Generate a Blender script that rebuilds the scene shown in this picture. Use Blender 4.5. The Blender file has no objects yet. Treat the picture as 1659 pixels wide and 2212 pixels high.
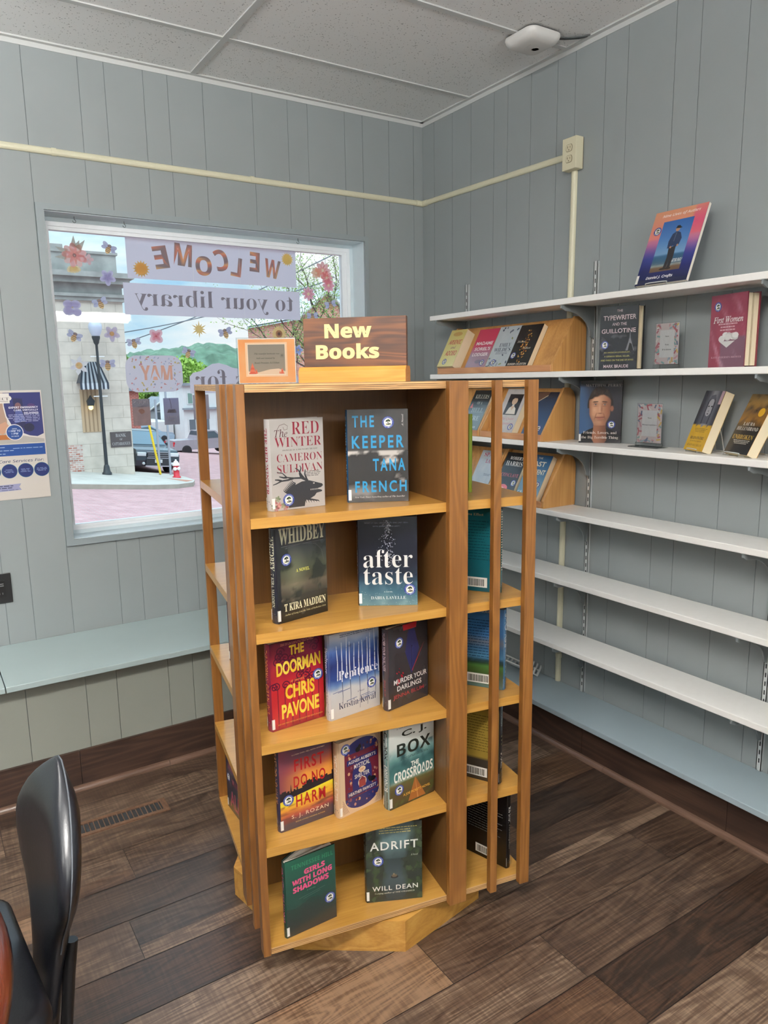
import bpy, bmesh, math, random
from mathutils import Vector, Matrix, noise
random.seed(7)
D = bpy.data
SC = bpy.context.scene
COL = SC.collection
PI = math.pi

# ---------------------------------------------------------------- camera
cam_data = D.cameras.new('camera')
cam_data.sensor_fit = 'VERTICAL'
cam_data.sensor_height = 24.0
cam_data.lens = 1592.39 * 24.0 / 2212.0
cam_data.clip_start = 0.02
cam_data.clip_end = 400
cam = D.objects.new('camera', cam_data)
COL.objects.link(cam)
_yaw, _pitch, _roll = 0.5694, -0.1772, -0.0161
_fw = Vector((math.sin(_yaw)*math.cos(_pitch), math.cos(_yaw)*math.cos(_pitch), math.sin(_pitch)))
_r = Vector((math.cos(_yaw), -math.sin(_yaw), 0))
_u = _r.cross(_fw)
_r2 = math.cos(_roll)*_r + math.sin(_roll)*_u
_u2 = -math.sin(_roll)*_r + math.cos(_roll)*_u
m = Matrix((( _r2.x, _u2.x, -_fw.x, -2.3787), (_r2.y, _u2.y, -_fw.y, -3.2933), (_r2.z, _u2.z, -_fw.z, 1.5504), (0, 0, 0, 1)))
cam.matrix_world = m
SC.camera = cam

# ---------------------------------------------------------------- exposure, world, sun, lamps
SC.view_settings.view_transform = 'Standard'
SC.view_settings.look = 'None'
SC.view_settings.gamma = 1.0
SC.view_settings.use_curve_mapping = False
SC.view_settings.exposure = 0.30
SC.cycles.use_denoising = True
SC.cycles.max_bounces = 8
SC.cycles.diffuse_bounces = 5
SC.cycles.transparent_max_bounces = 12
SC.cycles.sample_clamp_indirect = 4.0
SC.cycles.caustics_reflective = False
SC.cycles.caustics_refractive = False

SKY_STRENGTH = 0.86
ZENITH = 3.4
SUN_STRENGTH = 0.6
LAMP_STRENGTH = 24.0
UPLIGHT_STRENGTH = 85.0

world = D.worlds.new('cloudy sky')
SC.world = world
world.use_nodes = True
nt = world.node_tree
bg = nt.nodes['Background']
tc = nt.nodes.new('ShaderNodeTexCoord')
mp = nt.nodes.new('ShaderNodeMapping'); mp.inputs['Scale'].default_value = (1.6, 1.6, 5.0)
nz = nt.nodes.new('ShaderNodeTexNoise'); nz.inputs['Scale'].default_value = 2.2; nz.inputs['Detail'].default_value = 7; nz.inputs['Roughness'].default_value = 0.55
rp = nt.nodes.new('ShaderNodeValToRGB')
rp.color_ramp.elements[0].position = 0.40; rp.color_ramp.elements[0].color = (0.36, 0.66, 0.93, 1)
rp.color_ramp.elements[1].position = 0.60; rp.color_ramp.elements[1].color = (0.93, 0.97, 1.0, 1)
_e = rp.color_ramp.elements.new(0.5); _e.color = (0.64, 0.84, 0.96, 1)
nt.links.new(tc.outputs['Generated'], mp.inputs['Vector'])
nt.links.new(mp.outputs['Vector'], nz.inputs['Vector'])
nt.links.new(nz.outputs['Fac'], rp.inputs['Fac'])
nt.links.new(rp.outputs['Color'], bg.inputs['Color'])
# overcast sky: brighter towards the zenith than at the horizon
sx_ = nt.nodes.new('ShaderNodeSeparateXYZ'); nt.links.new(tc.outputs['Generated'], sx_.inputs[0])
mr_ = nt.nodes.new('ShaderNodeMapRange'); mr_.inputs['From Min'].default_value = 0.12; mr_.inputs['From Max'].default_value = 0.8
mr_.inputs['To Min'].default_value = SKY_STRENGTH; mr_.inputs['To Max'].default_value = SKY_STRENGTH*ZENITH
nt.links.new(sx_.outputs['Z'], mr_.inputs['Value']); nt.links.new(mr_.outputs['Result'], bg.inputs['Strength'])

sun_d = D.lights.new('sun', 'SUN'); sun_d.energy = SUN_STRENGTH; sun_d.angle = math.radians(35); sun_d.color = (1.0, 0.97, 0.92)
sun = D.objects.new('sun', sun_d); COL.objects.link(sun)
sun.rotation_euler = (math.radians(48), 0, math.radians(-25))   # light travels towards +y and down, onto the street fronts

portal_d = D.lights.new('window_portal', 'AREA'); portal_d.shape = 'RECTANGLE'; portal_d.size = 1.5; portal_d.size_y = 1.36
portal_d.cycles.is_portal = True
portal = D.objects.new('window_portal', portal_d); COL.objects.link(portal)
portal.location = (-1.1, 0.2, 1.57); portal.rotation_euler = (-PI/2, 0, 0)

# ---------------------------------------------------------------- helpers
def lin(c):
    out = []
    for v in c[:3]:
        v = max(0.0, min(1.0, v/255.0))
        out.append(v/12.92 if v <= 0.04045 else ((v+0.055)/1.055)**2.4)
    return tuple(out)+(1.0,)

MATS = {}
def mat(name, col=(200, 200, 200), rough=0.6, metal=0.0, noise_amt=0.0, noise_scale=30.0, bump=0.0, coat=0.0, emit=None, emit_s=0.0, spec=0.5, ink=False, stretch=(1, 1, 1), gain=1.0):
    if name in MATS: return MATS[name]
    m = D.materials.new(name); m.use_nodes = True
    n = m.node_tree.nodes; l = m.node_tree.links
    b = n['Principled BSDF']
    b.inputs['Roughness'].default_value = rough
    b.inputs['Metallic'].default_value = metal
    b.inputs['Specular IOR Level'].default_value = spec
    b.inputs['Coat Weight'].default_value = coat
    b.inputs['Coat Roughness'].default_value = 0.12
    tcn = n.new('ShaderNodeTexCoord'); mpn = n.new('ShaderNodeMapping'); mpn.inputs['Scale'].default_value = stretch
    l.new(tcn.outputs['Object'], mpn.inputs['Vector'])
    nzn = n.new('ShaderNodeTexNoise'); nzn.inputs['Scale'].default_value = noise_scale; nzn.inputs['Detail'].default_value = 4
    l.new(mpn.outputs['Vector'], nzn.inputs['Vector'])
    if ink:
        at = n.new('ShaderNodeAttribute'); at.attribute_name = 'ink'
        src = at.outputs['Color']
    else:
        rgb = n.new('ShaderNodeRGB'); rgb.outputs[0].default_value = lin(col); src = rgb.outputs[0]
    mr = n.new('ShaderNodeMapRange'); mr.inputs['From Min'].default_value = 0.25; mr.inputs['From Max'].default_value = 0.75
    mr.inputs['To Min'].default_value = gain*(1-noise_amt); mr.inputs['To Max'].default_value = gain*(1+noise_amt)
    l.new(nzn.outputs['Fac'], mr.inputs['Value'])
    mx = n.new('ShaderNodeVectorMath'); mx.operation = 'SCALE'
    l.new(src, mx.inputs[0]); l.new(mr.outputs['Result'], mx.inputs['Scale'])
    l.new(mx.outputs[0], b.inputs['Base Color'])
    if bump:
        bp = n.new('ShaderNodeBump'); bp.inputs['Strength'].default_value = bump; bp.inputs['Distance'].default_value = 0.002
        l.new(nzn.outputs['Fac'], bp.inputs['Height']); l.new(bp.outputs['Normal'], b.inputs['Normal'])
    if emit:
        b.inputs['Emission Color'].default_value = lin(emit); b.inputs['Emission Strength'].default_value = emit_s
    MATS[name] = m
    return m

def wood(name, cols, axis='z', rough=0.38, freq=1.0, contrast=1.0, coat=0.15, ply=False):
    """procedural wood; axis = the direction of the grain in object space"""
    if name in MATS: return MATS[name]
    m = D.materials.new(name); m.use_nodes = True
    n = m.node_tree.nodes; l = m.node_tree.links; b = n['Principled BSDF']
    b.inputs['Roughness'].default_value = rough; b.inputs['Coat Weight'].default_value = coat; b.inputs['Coat Roughness'].default_value = 0.2
    tcn = n.new('ShaderNodeTexCoord'); mpn = n.new('ShaderNodeMapping')
    sc = {'x': (1.1, 9, 9), 'y': (9, 1.1, 9), 'z': (9, 9, 1.1)}[axis]
    if ply: sc = (2.0, 2.0, 420.0)
    mpn.inputs['Scale'].default_value = [s*freq for s in sc]
    l.new(tcn.outputs['Object'], mpn.inputs['Vector'])
    big = n.new('ShaderNodeTexNoise'); big.inputs['Scale'].default_value = 1.0; big.inputs['Detail'].default_value = 1.5; big.inputs['Distortion'].default_value = 0.6
    l.new(mpn.outputs['Vector'], big.inputs['Vector'])
    mul = n.new('ShaderNodeMath'); mul.operation = 'MULTIPLY'; mul.inputs[1].default_value = 62.0
    l.new(big.outputs['Fac'], mul.inputs[0])
    sn = n.new('ShaderNodeMath'); sn.operation = 'SINE'; l.new(mul.outputs[0], sn.inputs[0])
    mp2 = n.new('ShaderNodeMapping')
    sf = {'x': (6, 190, 190), 'y': (190, 6, 190), 'z': (190, 190, 6)}[axis]
    mp2.inputs['Scale'].default_value = sf
    l.new(tcn.outputs['Object'], mp2.inputs['Vector'])
    fine = n.new('ShaderNodeTexNoise'); fine.inputs['Scale'].default_value = 1.0; fine.inputs['Detail'].default_value = 3
    l.new(mp2.outputs['Vector'], fine.inputs['Vector'])
    a1 = n.new('ShaderNodeMath'); a1.operation = 'MULTIPLY_ADD'; a1.inputs[1].default_value = 0.13*contrast; a1.inputs[2].default_value = 0.5
    l.new(sn.outputs[0], a1.inputs[0])
    a2 = n.new('ShaderNodeMath'); a2.operation = 'MULTIPLY_ADD'; a2.inputs[1].default_value = 0.5
    l.new(fine.outputs['Fac'], a2.inputs[0]); l.new(a1.outputs[0], a2.inputs[2])
    a3 = n.new('ShaderNodeMath'); a3.operation = 'SUBTRACT'; a3.inputs[1].default_value = 0.25; l.new(a2.outputs[0], a3.inputs[0])
    lo = n.new('ShaderNodeTexNoise'); lo.inputs['Scale'].default_value = 3.0; lo.inputs['Detail'].default_value = 2
    l.new(tcn.outputs['Object'], lo.inputs['Vector'])
    a4 = n.new('ShaderNodeMath'); a4.operation = 'MULTIPLY_ADD'; a4.inputs[1].default_value = 0.35; l.new(lo.outputs['Fac'], a4.inputs[0])
    l.new(a3.outputs[0], a4.inputs[2])
    a5 = n.new('ShaderNodeMath'); a5.operation = 'SUBTRACT'; a5.inputs[1].default_value = 0.175; l.new(a4.outputs[0], a5.inputs[0])
    rp = n.new('ShaderNodeValToRGB')
    rp.color_ramp.elements[0].position = 0.18; rp.color_ramp.elements[0].color = lin(cols[0])
    rp.color_ramp.elements[1].position = 0.82; rp.color_ramp.elements[1].color = lin(cols[2])
    e = rp.color_ramp.elements.new(0.5); e.color = lin(cols[1])
    l.new(a5.outputs[0], rp.inputs['Fac']); l.new(rp.outputs['Color'], b.inputs['Base Color'])
    bp = n.new('ShaderNodeBump'); bp.inputs['Strength'].default_value = 0.08; bp.inputs['Distance'].default_value = 0.001
    l.new(fine.outputs['Fac'], bp.inputs['Height']); l.new(bp.outputs['Normal'], b.inputs['Normal'])
    MATS[name] = m
    return m

class MB:
    """collects shapes; build() links them as one mesh object"""
    def __init__(s): s.v = []; s.f = []; s.mi = []; s.c = []; s.sm = []
    def add(s, verts, faces, mi=0, col=None, M=None, smooth=False):
        o = len(s.v)
        for p in verts:
            p = Vector(p)
            s.v.append(tuple(M @ p) if M else tuple(p))
        for k, f in enumerate(faces):
            s.f.append([o+i for i in f]); s.mi.append(mi); s.sm.append(smooth)
            s.c.append(col)
    def face(s, pts, mi=0, col=None): s.add(pts, [list(range(len(pts)))], mi, col)
    def box(s, x0, y0, z0, x1, y1, z1, mi=0, col=None, M=None, bev=0.0):
        if bev <= 0:
            v = [(x0,y0,z0),(x1,y0,z0),(x1,y1,z0),(x0,y1,z0),(x0,y0,z1),(x1,y0,z1),(x1,y1,z1),(x0,y1,z1)]
            s.add(v, [(3,2,1,0),(4,5,6,7),(0,1,5,4),(1,2,6,5),(2,3,7,6),(3,0,4,7)], mi, col, M)
        else:
            bm = bmesh.new(); bmesh.ops.create_cube(bm, size=1)
            bmesh.ops.scale(bm, vec=(x1-x0, y1-y0, z1-z0), verts=bm.verts)
            bmesh.ops.translate(bm, vec=((x0+x1)/2, (y0+y1)/2, (z0+z1)/2), verts=bm.verts)
            bmesh.ops.bevel(bm, geom=bm.edges[:], offset=bev, segments=2, affect='EDGES', profile=0.5)
            bm.verts.index_update()
            s.add([v.co[:] for v in bm.verts], [[v.index for v in f.verts] for f in bm.faces], mi, col, M); bm.free()
    def prism(s, poly, z0, z1, mi=0, col=None, M=None, smooth=False):
        """poly: ccw (x, y) outline, extruded along z"""
        n = len(poly)
        v = [(p[0], p[1], z0) for p in poly]+[(p[0], p[1], z1) for p in poly]
        s.add(v, [list(range(n-1, -1, -1)), list(range(n, 2*n))], mi, col, M)
        s.add(v, [(i, (i+1) % n, n+(i+1) % n, n+i) for i in range(n)], mi, col, M, smooth)
    def tube(s, pts, r, mi=0, col=None, seg=8, M=None, caps=True):
        pts = [Vector(p) for p in pts]; rings = []
        up = Vector((0, 0, 1))
        v = []
        for i, p in enumerate(pts):
            t = (pts[min(i+1, len(pts)-1)]-pts[max(i-1, 0)]).normalized()
            a = t.cross(up)
            if a.length < 1e-3: a = t.cross(Vector((1, 0, 0)))
            a.normalize(); b = t.cross(a)
            rr = r[i] if isinstance(r, (list, tuple)) else r
            for k in range(seg):
                q = 2*PI*k/seg
                v.append(p+a*rr*math.cos(q)+b*rr*math.sin(q))
        f = []
        for i in range(len(pts)-1):
            for k in range(seg):
                k2 = (k+1) % seg
                f.append((i*seg+k, i*seg+k2, (i+1)*seg+k2, (i+1)*seg+k))
        s.add(v, f, mi, col, M, True)
        if caps:
            s.add(v[:seg], [list(range(seg))], mi, col, M); s.add(v[-seg:], [list(range(seg))], mi, col, M)
    def lathe(s, prof, mi=0, col=None, seg=20, M=None, smooth=True):
        """prof: (r, z) list, revolved about z"""
        v = []
        for r, z in prof:
            for k in range(seg):
                a = 2*PI*k/seg; v.append((r*math.cos(a), r*math.sin(a), z))
        f = []
        for i in range(len(prof)-1):
            for k in range(seg):
                k2 = (k+1) % seg
                f.append((i*seg+k, i*seg+k2, (i+1)*seg+k2, (i+1)*seg+k))
        s.add(v, f, mi, col, M, smooth)
        if prof[0][0] > 1e-5: s.add(v[:seg], [list(range(seg-1, -1, -1))], mi, col, M)
        if prof[-1][0] > 1e-5: s.add(v[-seg:], [list(range(seg))], mi, col, M)
    def mesh(s, name, mats):
        me = D.meshes.new(name)
        me.from_pydata(s.v, [], s.f)
        if not isinstance(mats, (list, tuple)): mats = [mats]
        for mm in mats: me.materials.append(mm)
        me.polygons.foreach_set('material_index', s.mi)
        me.polygons.foreach_set('use_smooth', s.sm)
        if any(c is not None for c in s.c):
            at = me.color_attributes.new('ink', 'FLOAT_COLOR', 'CORNER')
            buf = []
            for f, c in zip(s.f, s.c):
                if c is None: c = (1, 1, 1, 1)
                if isinstance(c, list): 
                    for q in c: buf.extend(q)
                else:
                    for _ in f: buf.extend(c)
            at.data.foreach_set('color', buf)
        me.update()
        return me
    def build(s, name, mats, parent=None):
        o = D.objects.new(name, s.mesh(name, mats)); COL.objects.link(o)
        if parent: o.parent = parent
        return o

def tag(o, label=None, cat=None, group=None, kind=None):
    if label: o['label'] = label
    if cat: o['category'] = cat
    if group: o['group'] = group
    if kind: o['kind'] = kind
    return o
def thing(name, label, cat, loc=(0, 0, 0), rz=0.0, group=None, rot=None):
    o = D.objects.new(name, None); COL.objects.link(o)
    o.empty_display_size = 0.05
    o.location = loc; o.rotation_euler = rot if rot else (0, 0, rz)
    return tag(o, label, cat, group)
def struct(name, mb, mats): return tag(mb.build(name, mats), kind='structure')
def copy_tree(o, parent=None):
    c = o.copy(); COL.objects.link(c)
    if parent: c.parent = parent
    for ch in list(o.children): copy_tree(ch, c)
    return c
def slabel(o, t): o['label'] = t; return o

# ---------------------------------------------------------------- setting: walls, floor, ceiling
H = 2.8397
wall_paint = mat('wall_paint_grey_blue', (141, 147, 148), 0.55, noise_amt=0.03, noise_scale=4, bump=0.05)
groove_dark = mat('groove_shadow_gap', (112, 120, 123), 0.8)
sill_paint = mat('window_trim_paint', (138, 147, 150), 0.5, noise_amt=0.02)
reveal_paint = mat('window_reveal_paint', (212, 226, 232), 0.4, noise_amt=0.02)

WX0, WX1, WZ0, WZ1 = -1.8378, -0.3643, 0.9051, 2.2307
def strips(cuts, lo, hi):
    e = [lo]+[c for c in sorted(cuts) if lo < c < hi]+[hi]
    return [(a, b) for a, b in zip(e[:-1], e[1:])]
GB = [-1.869, -1.666, -1.567, -1.413, -1.312, -1.161, -0.933, -0.762, -0.66, -0.461, -0.361, -0.208, -0.058]
GB += [-2.02, -2.12, -2.272, -2.475, -2.576, -2.73, -2.83, -2.98, -3.2, -3.38, -3.48, -3.7, -3.8, -4.0, -4.3, -4.6, -4.9, -5.2, -5.5]
wb = MB(); g = 0.0011
for a, b in strips(GB, -6.0, 0.12):
    a2, b2 = a+g, b-g
    def put(x0, x1, z0, z1):
        if x1-x0 > 0.002 and z1-z0 > 0.002: wb.box(x0, 0.0, z0, x1, 0.006, z1)
    if b2 <= WX0 or a2 >= WX1: put(a2, b2, 0, H+0.05)
    else:
        put(a2, min(b2, WX0), 0, H+0.05); put(max(a2, WX1), b2, 0, H+0.05)
        put(max(a2, WX0), min(b2, WX1), 0, WZ0); put(max(a2, WX0), min(b2, WX1), WZ1, H+0.05)
for (x0, x1, z0, z1) in ((-6.12, WX0, -0.1, H+0.1), (WX1, 0.12, -0.1, H+0.1), (WX0, WX1, -0.1, WZ0), (WX0, WX1, WZ1, H+0.1)):
    wb.box(x0, 0.0022, z0, x1, 0.16, z1, 1)
struct('wall_back', wb, [wall_paint, groove_dark])
GR = [-0.1, -0.248, -0.39, -0.553, -0.644, -0.79, -0.943, -1.04, -1.191, -1.296, -1.499, -1.598, -1.77, -1.922, -2.02, -2.16, -2.34, -2.44, -2.6, -2.75, -2.85, -3.05, -3.15, -3.3, -3.5, -3.65, -3.85, -4.0, -4.2, -4.5, -4.8, -5.1, -5.4, -5.7, -6.0]
wr = MB()
for a, b in strips(GR, -6.5, 0.0): wr.box(0.0, a+g, 0, 0.006, b-g, H+0.05)
wr.box(0.0022, -6.6, -0.1, 0.12, 0.16, H+0.1, 1)
struct('wall_right', wr, [wall_paint, groove_dark])
far_paint = mat('far_wall_paint', (188, 194, 194), 0.6)
wl = MB(); wl.box(-6.12, -6.6, -0.1, -6.0, 0.0, H+0.1); struct('wall_left', wl, far_paint)
wf = MB(); wf.box(-6.12, -6.62, -0.1, 0.12, -6.5, H+0.1); struct('wall_front', wf, far_paint)

# floor planks: one mesh, plank tint and plank number kept in a colour attribute
def floor_material():
    m = D.materials.new('floor_plank_vinyl'); m.use_nodes = True
    n = m.node_tree.nodes; l = m.node_tree.links; b = n['Principled BSDF']
    at = n.new('ShaderNodeAttribute'); at.attribute_name = 'ink'
    sep = n.new('ShaderNodeSeparateColor'); l.new(at.outputs['Color'], sep.inputs[0])
    tcn = n.new('ShaderNodeTexCoord')
    off = n.new('ShaderNodeVectorMath'); off.operation = 'MULTIPLY_ADD'; off.inputs[1].default_value = (37.0, 11.0, 91.0)
    l.new(at.outputs['Color'], off.inputs[0]); l.new(tcn.outputs['Object'], off.inputs[2])
    def nz(scale, detail, dist=0.0):
        mpn = n.new('ShaderNodeMapping'); mpn.inputs['Scale'].default_value = scale; l.new(off.outputs[0], mpn.inputs['Vector'])
        t = n.new('ShaderNodeTexNoise'); t.inputs['Scale'].default_value = 1; t.inputs['Detail'].default_value = detail; t.inputs['Distortion'].default_value = dist
        l.new(mpn.outputs['Vector'], t.inputs['Vector']); return t.outputs['Fac']
    def math2(op, a, bb, c=None):
        k = n.new('ShaderNodeMath'); k.operation = op
        for i, x in enumerate((a, bb, c)):
            if x is None: continue
            if isinstance(x, (int, float)): k.inputs[i].default_value = x
            else: l.new(x, k.inputs[i])
        return k.outputs[0]
    grain = nz((9.0, 330, 1), 5)
    cath = math2('SINE', math2('MULTIPLY', nz((1.3, 11, 1), 1.5, 0.8), 70), 0)
    saw = nz((150, 9, 1), 3)
    blot = nz((2.2, 7, 1), 3, 0.4)
    f = math2('MULTIPLY_ADD', grain, 0.85, -0.42)
    f = math2('MULTIPLY_ADD', cath, 0.13, f)
    f = math2('MULTIPLY_ADD', math2('SUBTRACT', saw, 0.5), 0.5, f)
    f = math2('MULTIPLY_ADD', math2('SUBTRACT', blot, 0.5), 0.55, f)
    f = math2('ADD', f, math2('MULTIPLY_ADD', sep.outputs[0], 0.62, 0.19))
    rp = n.new('ShaderNodeValToRGB'); l.new(f, rp.inputs['Fac'])
    els = rp.color_ramp.elements
    els[0].position = 0.05; els[0].color = lin((34, 25, 20)); els[1].position = 1.0; els[1].color = lin((126, 108, 92))
    e = els.new(0.35); e.color = lin((60, 45, 36)); e = els.new(0.65); e.color = lin((86, 69, 56))
    warm = n.new('ShaderNodeMix'); warm.data_type = 'RGBA'; warm.blend_type = 'MULTIPLY'
    l.new(math2('MULTIPLY', sep.outputs[1], 0.8), warm.inputs['Factor']); l.new(rp.outputs['Color'], warm.inputs['A']); warm.inputs['B'].default_value = (1.0, 0.80, 0.62, 1)
    gap = n.new('ShaderNodeMix'); gap.data_type = 'RGBA'
    l.new(math2('GREATER_THAN', sep.outputs[2], 0.99), gap.inputs['Factor']); l.new(warm.outputs['Result'], gap.inputs['A']); gap.inputs['B'].default_value = (0.012, 0.010, 0.009, 1)
    l.new(gap.outputs['Result'], b.inputs['Base Color'])
    l.new(math2('MULTIPLY_ADD', grain, 0.22, 0.26), b.inputs['Roughness']); b.inputs['Specular IOR Level'].default_value = 0.75
    bp = n.new('ShaderNodeBump'); bp.inputs['Strength'].default_value = 0.25; bp.inputs['Distance'].default_value = 0.0015
    l.new(f, bp.inputs['Height']); l.new(bp.outputs['Normal'], b.inputs['Normal'])
    return m
FLOOR = floor_material()
fb = MB(); rnd = random.Random(3)
fb.box(-6.1, -6.6, -0.1, 0.1, 0.1, -0.002, col=(0.5, 0.5, 1.0, 1))
y = -6.6; row = 0
known = {-2.182: [-1.123, -0.30], -2.004: [-1.124, -0.743], -1.826: [-1.0, -0.50], -1.47: [-1.95], -1.114: [-1.993]}
while y < 0.1:
    y1 = y+0.178
    ends = None
    for kk, vv in known.items():
        if abs(kk-(y1)) < 0.02: ends = vv
    x = -6.2+rnd.uniform(0, 0.9)
    cuts = [-6.2]
    while x < 0.2:
        cuts.append(x); x += rnd.choice((0.9, 1.2, 1.2, 0.75))
    if ends:
        cuts = [c for c in cuts if all(abs(c-e) > 0.55 for e in ends)]+list(ends); cuts.sort()
    cuts.append(0.2)
    for a, b in zip(cuts[:-1], cuts[1:]):
        split = rnd.random() < 0.28
        ys = [y, y+rnd.choice((0.06, 0.09, 0.118)), y1] if split else [y, y1]
        for k in range(len(ys)-1):
            c = (rnd.random(), 1.0 if rnd.random() < 0.25 else rnd.random()*0.45, rnd.random()*0.9, 1)
            e0 = 0.0012 if k == 0 else 0.0; e1 = 0.0012 if k == len(ys)-2 else 0.0004
            fb.add([(a+0.001, ys[k]+e0, 0), (b-0.001, ys[k]+e0, 0), (b-0.001, ys[k+1]-e1, 0), (a+0.001, ys[k+1]-e1, 0)], [(0, 1, 2, 3)], 0, c)
    y = y1; row += 1
struct('floor', fb, FLOOR)

# ceiling
def ceiling_material():
    m = D.materials.new('ceiling_mineral_tile'); m.use_nodes = True
    n = m.node_tree.nodes; l = m.node_tree.links; b = n['Principled BSDF']; b.inputs['Roughness'].default_value = 0.95
    tcn = n.new('ShaderNodeTexCoord')
    v = n.new('ShaderNodeTexVoronoi'); v.inputs['Scale'].default_value = 95; v.inputs['Randomness'].default_value = 1
    l.new(tcn.outputs['Object'], v.inputs['Vector'])
    nn = n.new('ShaderNodeTexNoise'); nn.inputs['Scale'].default_value = 60; nn.inputs['Detail'].default_value = 2; l.new(tcn.outputs['Object'], nn.inputs['Vector'])
    th = n.new('ShaderNodeMath'); th.operation = 'MULTIPLY_ADD'; th.inputs[1].default_value = 0.75; th.inputs[2].default_value = -0.20; l.new(nn.outputs['Fac'], th.inputs[0])
    lt = n.new('ShaderNodeMath'); lt.operation = 'LESS_THAN'; l.new(v.outputs['Distance'], lt.inputs[0]); l.new(th.outputs[0], lt.inputs[1])
    mx = n.new('ShaderNodeMix'); mx.data_type = 'RGBA'; l.new(lt.outputs[0], mx.inputs['Factor'])
    mx.inputs['A'].default_value = lin((234, 235, 235)); mx.inputs['B'].default_value = lin((176, 178, 178))
    l.new(mx.outputs['Result'], b.inputs['Base Color'])
    return m
cb = MB(); cb.box(-6.1, -6.6, H, 0.1, 0.15, H+0.06); struct('ceiling', cb, ceiling_material())
grid_white = mat('ceiling_grid_white', (196, 198, 197), 0.5)
tees = MB()
for k in range(11):
    yy = -0.3905-0.603*k
    if yy > -6.5: tees.box(-6.0, yy-0.012, H-0.005, 0.0, yy+0.012, H+0.001)
for k in range(4):
    xx = -1.2058-1.219*k
    tees.box(xx-0.012, -6.5, H-0.0055, xx+0.012, 0.0, H+0.001)
tees.box(-6.0, -0.022, H-0.006, 0.0, 0.0, H+0.001); tees.box(-6.0, -0.003, H-0.024, 0.0, 0.0, H)
tees.box(-0.022, -6.5, H-0.006, 0.0, 0.0, H+0.001); tees.box(-0.003, -6.5, H-0.024, 0.0, 0.0, H)
struct('trim_1', tees, grid_white)

# lamp behind the camera, plus unseen pendant uplights added to brighten the ceiling
lamp_frame = mat('pendant_lamp_housing', (228, 228, 226), 0.4)
lamp_glow = mat('added_pendant_diffuser', (250, 250, 245), 0.5, emit=(255, 250, 243), emit_s=LAMP_STRENGTH)
lamp_up = mat('added_uplight_glow', (250, 250, 245), 0.5, emit=(250, 251, 250), emit_s=UPLIGHT_STRENGTH)  # glowing top added to each lamp to throw light on the ceiling
lamp_key = mat('pendant_diffuser_lit_bright', (250, 250, 245), 0.5, emit=(255, 250, 243), emit_s=LAMP_STRENGTH*4.0)
for (tx, ty, drop, where) in ((-2.75, -3.15, 0.16, 'behind the photographer'), (-3.75, -1.05, 0.62, 'added as uplight nearest the window wall'), (-0.95, -4.45, 0.62, 'added as uplight nearest the shelf wall'), (-4.85, -2.90, 0.62, 'added as uplight nearest the left wall'), (-3.03, -5.516, 0.62, 'added as uplight nearest the front wall')):
    t = thing('unseen_ceiling_light', 'lit fluorescent lamp hanging under the ceiling, the one %s' % where, 'ceiling light', (tx, ty, H-drop), group='hanging fluorescent lamps')
    MX_ = Matrix(((0, 0, 1, 0), (1, 0, 0, 0), (0, 1, 0, 0), (0, 0, 0, 1)))
    a = MB(); a.prism([(-0.12, 0.0), (-0.12, -0.02), (0.0, -0.05), (0.12, -0.02), (0.12, 0.0)], -0.60, 0.60, M=MX_); a.build('diffuser', lamp_key if 'photographer' in where else lamp_glow, t)
    a = MB(); a.prism([(-0.10, 0.0005), (0.10, 0.0005), (0.10, 0.03), (0.0, 0.045), (-0.10, 0.03)], -0.60, 0.60, M=MX_); a.build('added_uplight', lamp_up, t)
    for x in (-0.62, 0.60):
        a = MB(); a.box(x, -0.125, -0.052, x+0.02, 0.125, 0.05); a.build('end_cap', lamp_frame, t)
    for x in (-0.5, 0.5):
        a = MB(); a.tube([(x, 0, 0.04), (x, 0, drop-0.002)], 0.003, seg=6); a.build('hanger', lamp_frame, t)

# window: casing, reveal, vinyl frame, glass
wm = MB()
def ring(mb, x0, z0, x1, z1, w, y0, y1, mi=0, ws=None):
    wl_, wb_, wr_, wt_ = ws if ws else (w, w, w, w)
    mb.box(x0, y0, z0, x0+wl_, y1, z1, mi); mb.box(x1-wr_, y0, z0, x1, y1, z1, mi)
    mb.box(x0+wl_, y0, z0, x1-wr_, y1, z0+wb_, mi); mb.box(x0+wl_, y0, z1-wt_, x1-wr_, y1, z1, mi)
vinyl = mat('vinyl_window_frame', (244, 248, 252), 0.35, noise_amt=0.01)
win = MB()
ring(win, -1.868, 0.880, -0.345, 2.254, 0.028, -0.012, 0.004, 0, ws=(0.030, 0.0255, 0.020, 0.0235))
ring(win, WX0-0.001, WZ0-0.001, WX1+0.001, WZ1+0.001, 0.004, 0.002, 0.16, 1)
ring(win, WX0+0.003, WZ0+0.003, WX1-0.003, WZ1-0.003, 0.016, 0.109, 0.16, 1)
w1 = struct('window_1', win, [sill_paint, reveal_paint])
fr = MB()
ring(fr, WX0+0.018, WZ0+0.016, WX1-0.018, WZ1-0.018, 0.02, 0.112, 0.158, 0, ws=(0.010, 0.014, 0.02, 0.018))
ring(fr, -1.812, 0.930, -0.402, 2.196, 0.012, 0.118, 0.150, 0, ws=(0.006, 0.016, 0.024, 0.016))
f_ = fr.build('window_frame', vinyl, w1)
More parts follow.
